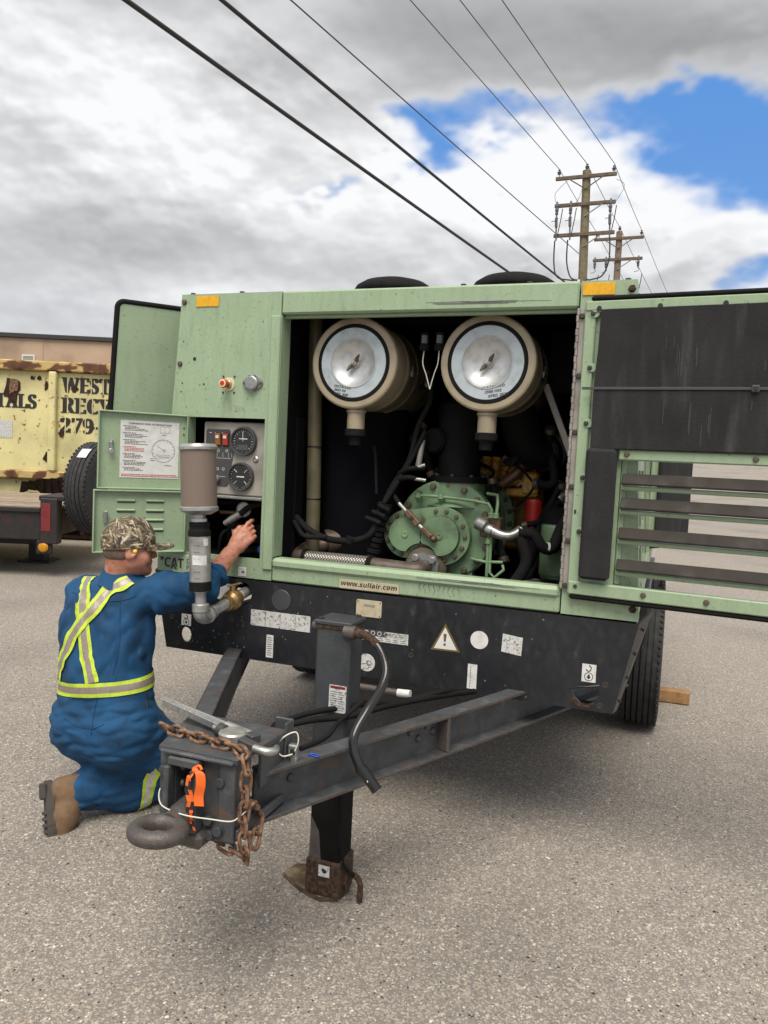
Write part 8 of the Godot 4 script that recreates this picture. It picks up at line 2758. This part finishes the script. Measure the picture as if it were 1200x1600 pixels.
func build_small_things() -> void:
	# barrier tape tied through the hitch
	var t := thing("marking_tape", Vector3(0.05, 0.72, 1.36), "orange and black striped marking tape knotted on the hitch box face", "marking tape")
	var b := MB.new()
	var L := [Vector3(0.05, 0.722, 1.366), Vector3(0.036, 0.703, 1.370), Vector3(0.036, 0.672, 1.372), Vector3(0.046, 0.64, 1.371), Vector3(0.042, 0.61, 1.373), Vector3(0.05, 0.585, 1.371), Vector3(0.056, 0.564, 1.372)]
	var w := [0.005, 0.009, 0.011, 0.009, 0.011, 0.010, 0.008]
	for k in 6:
		for q in 4:
			var f0 := q / 4.0; var f1 := (q + 1) / 4.0
			var p0: Vector3 = L[k].lerp(L[k + 1], f0); var p1: Vector3 = L[k].lerp(L[k + 1], f1)
			var w0: float = lerpf(w[k], w[k + 1], f0); var w1: float = lerpf(w[k], w[k + 1], f1)
			var tw := sin(k * 1.7 + f0) * 0.004; var tw1 := sin(k * 1.7 + f1) * 0.004
			# slanting stripes: left half and right half change colour a step apart
			var st := int(k * 4 + q)
			for hf in 2:
				var m = M.ink if posmod(st + hf * 2, 7) < 3 else M.orange
				var x0 := -1.0 + hf; var x1 := x0 + 1.0
				b.quad(m, p1 + Vector3(w1 * x0, 0, tw1 * x0), p1 + Vector3(w1 * x1, 0, tw1 * x1), p0 + Vector3(w0 * x1, 0, tw * x1), p0 + Vector3(w0 * x0, 0, tw * x0))
	put(b, "striped_tail", t)
	b = MB.new()
	var R := spline([Vector3(0.058, 0.724, 1.367), Vector3(0.072, 0.718, 1.372), Vector3(0.076, 0.69, 1.374), Vector3(0.070, 0.66, 1.372), Vector3(0.074, 0.634, 1.375)], 5)
	for i in R.size() - 1:
		var w0 := lerpf(0.005, 0.013, minf(1.0, i / 5.0)); var w1 := lerpf(0.005, 0.013, minf(1.0, (i + 1) / 5.0))
		b.quad(M.orange, R[i + 1] + Vector3(-w1, 0, 0.003), R[i + 1] + Vector3(w1, 0.002, -0.002), R[i] + Vector3(w0, 0.002, -0.002), R[i] + Vector3(-w0, 0, 0.003))
	put(b, "plain_tail", t)
	b = MB.new()
	b.ball(M.orange, Vector3(0.053, 0.723, 1.366), Vector3(0.011, 0.008, 0.007), 10)
	b.tube(M.orange, spline([Vector3(0.045, 0.726, 1.364), Vector3(0.06, 0.735, 1.36), Vector3(0.07, 0.727, 1.362)], 4), 0.004, 6)
	put(b, "knot", t)
	# white cord looped round the hitch
	b = MB.new()
	b.tube(M.wire_white, spline([Vector3(-0.092, 0.64, 1.30), Vector3(-0.080, 0.627, 1.335), Vector3(-0.05, 0.619, 1.372), Vector3(-0.018, 0.614, 1.386), Vector3(0.043, 0.609, 1.388), Vector3(0.102, 0.600, 1.362), Vector3(0.151, 0.597, 1.345), Vector3(0.172, 0.61, 1.335), Vector3(0.19, 0.63, 1.31)], 7), 0.0019, 6)
	tag(put(b, "white_cord"), "thin white cord strung across the front of the hitch box", "cord")
	# breakaway switch with its cable loop
	t = thing("breakaway_switch", Vector3(0.155, 0.66, 1.03), "small grey breakaway switch with a thin white cable loop, beside the hitch", "switch")
	b = MB.new()
	b.box(M.galv, Vector3(0.185, 0.695, 1.06), Vector3(0.028, 0.04, 0.022), 0.004)
	b.box(M.ink, Vector3(0.188, 0.695, 1.0705), Vector3(0.016, 0.02, 0.004), 0.002)
	b.box(M.galv, Vector3(0.19, 0.67, 1.06), Vector3(0.02, 0.018, 0.02), 0.003)
	put(b, "switch_body", t)
	b = MB.new()
	b.tube(M.wire_white, spline([Vector3(0.19, 0.69, 1.075), Vector3(0.165, 0.685, 1.09), Vector3(0.15, 0.71, 1.10), Vector3(0.165, 0.74, 1.09), Vector3(0.195, 0.755, 1.07), Vector3(0.205, 0.73, 1.07), Vector3(0.197, 0.70, 1.075)], 7), 0.0022, 6)
	put(b, "cable_loop", t)
	b = MB.new()
	var ring := []
	for i in 16: ring.append(Vector3(0.225 + cos(TAU * i / 16) * 0.017, 0.667, 1.0 + sin(TAU * i / 16) * 0.007))
	b.tube(M.blue_plastic, ring, 0.0022, 6, false, true)
	tag(put(b, "blue_ring"), "small blue plastic ring lying on the tongue beam", "ring")
	# timber block behind the wheel
	b = MB.new()
	b.box(M.wood, Vector3(1.21, 0.046, -2.5), Vector3(0.38, 0.085, 0.085), 0.006, Basis(Vector3.UP, 0.03))
	tag(put(b, "timber_block"), "short squared timber block lying on the ground beside the wheel", "wood block")
	# rubber strap with a wire hook, hanging from the side sill
	t = thing("rubber_strap", Vector3(1.16, 0.99, -1.3), "thin black rubber strap with a wire hook, hanging under the open right door", "strap")
	b = MB.new()
	b.tube(M.rubber, [Vector3(1.12, 1.01, -1.28), Vector3(1.165, 0.995, -1.28), Vector3(1.168, 0.955, -1.28)], [0.004, 0.004, 0.012], 8)
	put(b, "strap_band", t)
	b = MB.new()
	b.tube(M.wire, spline([Vector3(1.168, 0.955, -1.28), Vector3(1.166, 0.925, -1.28), Vector3(1.15, 0.90, -1.28), Vector3(1.165, 0.885, -1.28), Vector3(1.185, 0.895, -1.28), Vector3(1.183, 0.915, -1.28)], 6), 0.003, 6)
	put(b, "wire_hook", t)

func _ready() -> void:
	make_materials()
	light_and_camera()
	build_ground()
	build_warehouse()
	build_bin()
	build_flatbed()
	build_compressor()
	build_person()
	build_chain()
	build_wrench()
	build_small_things()
	build_poles()
	build_wires()
	build_chips()
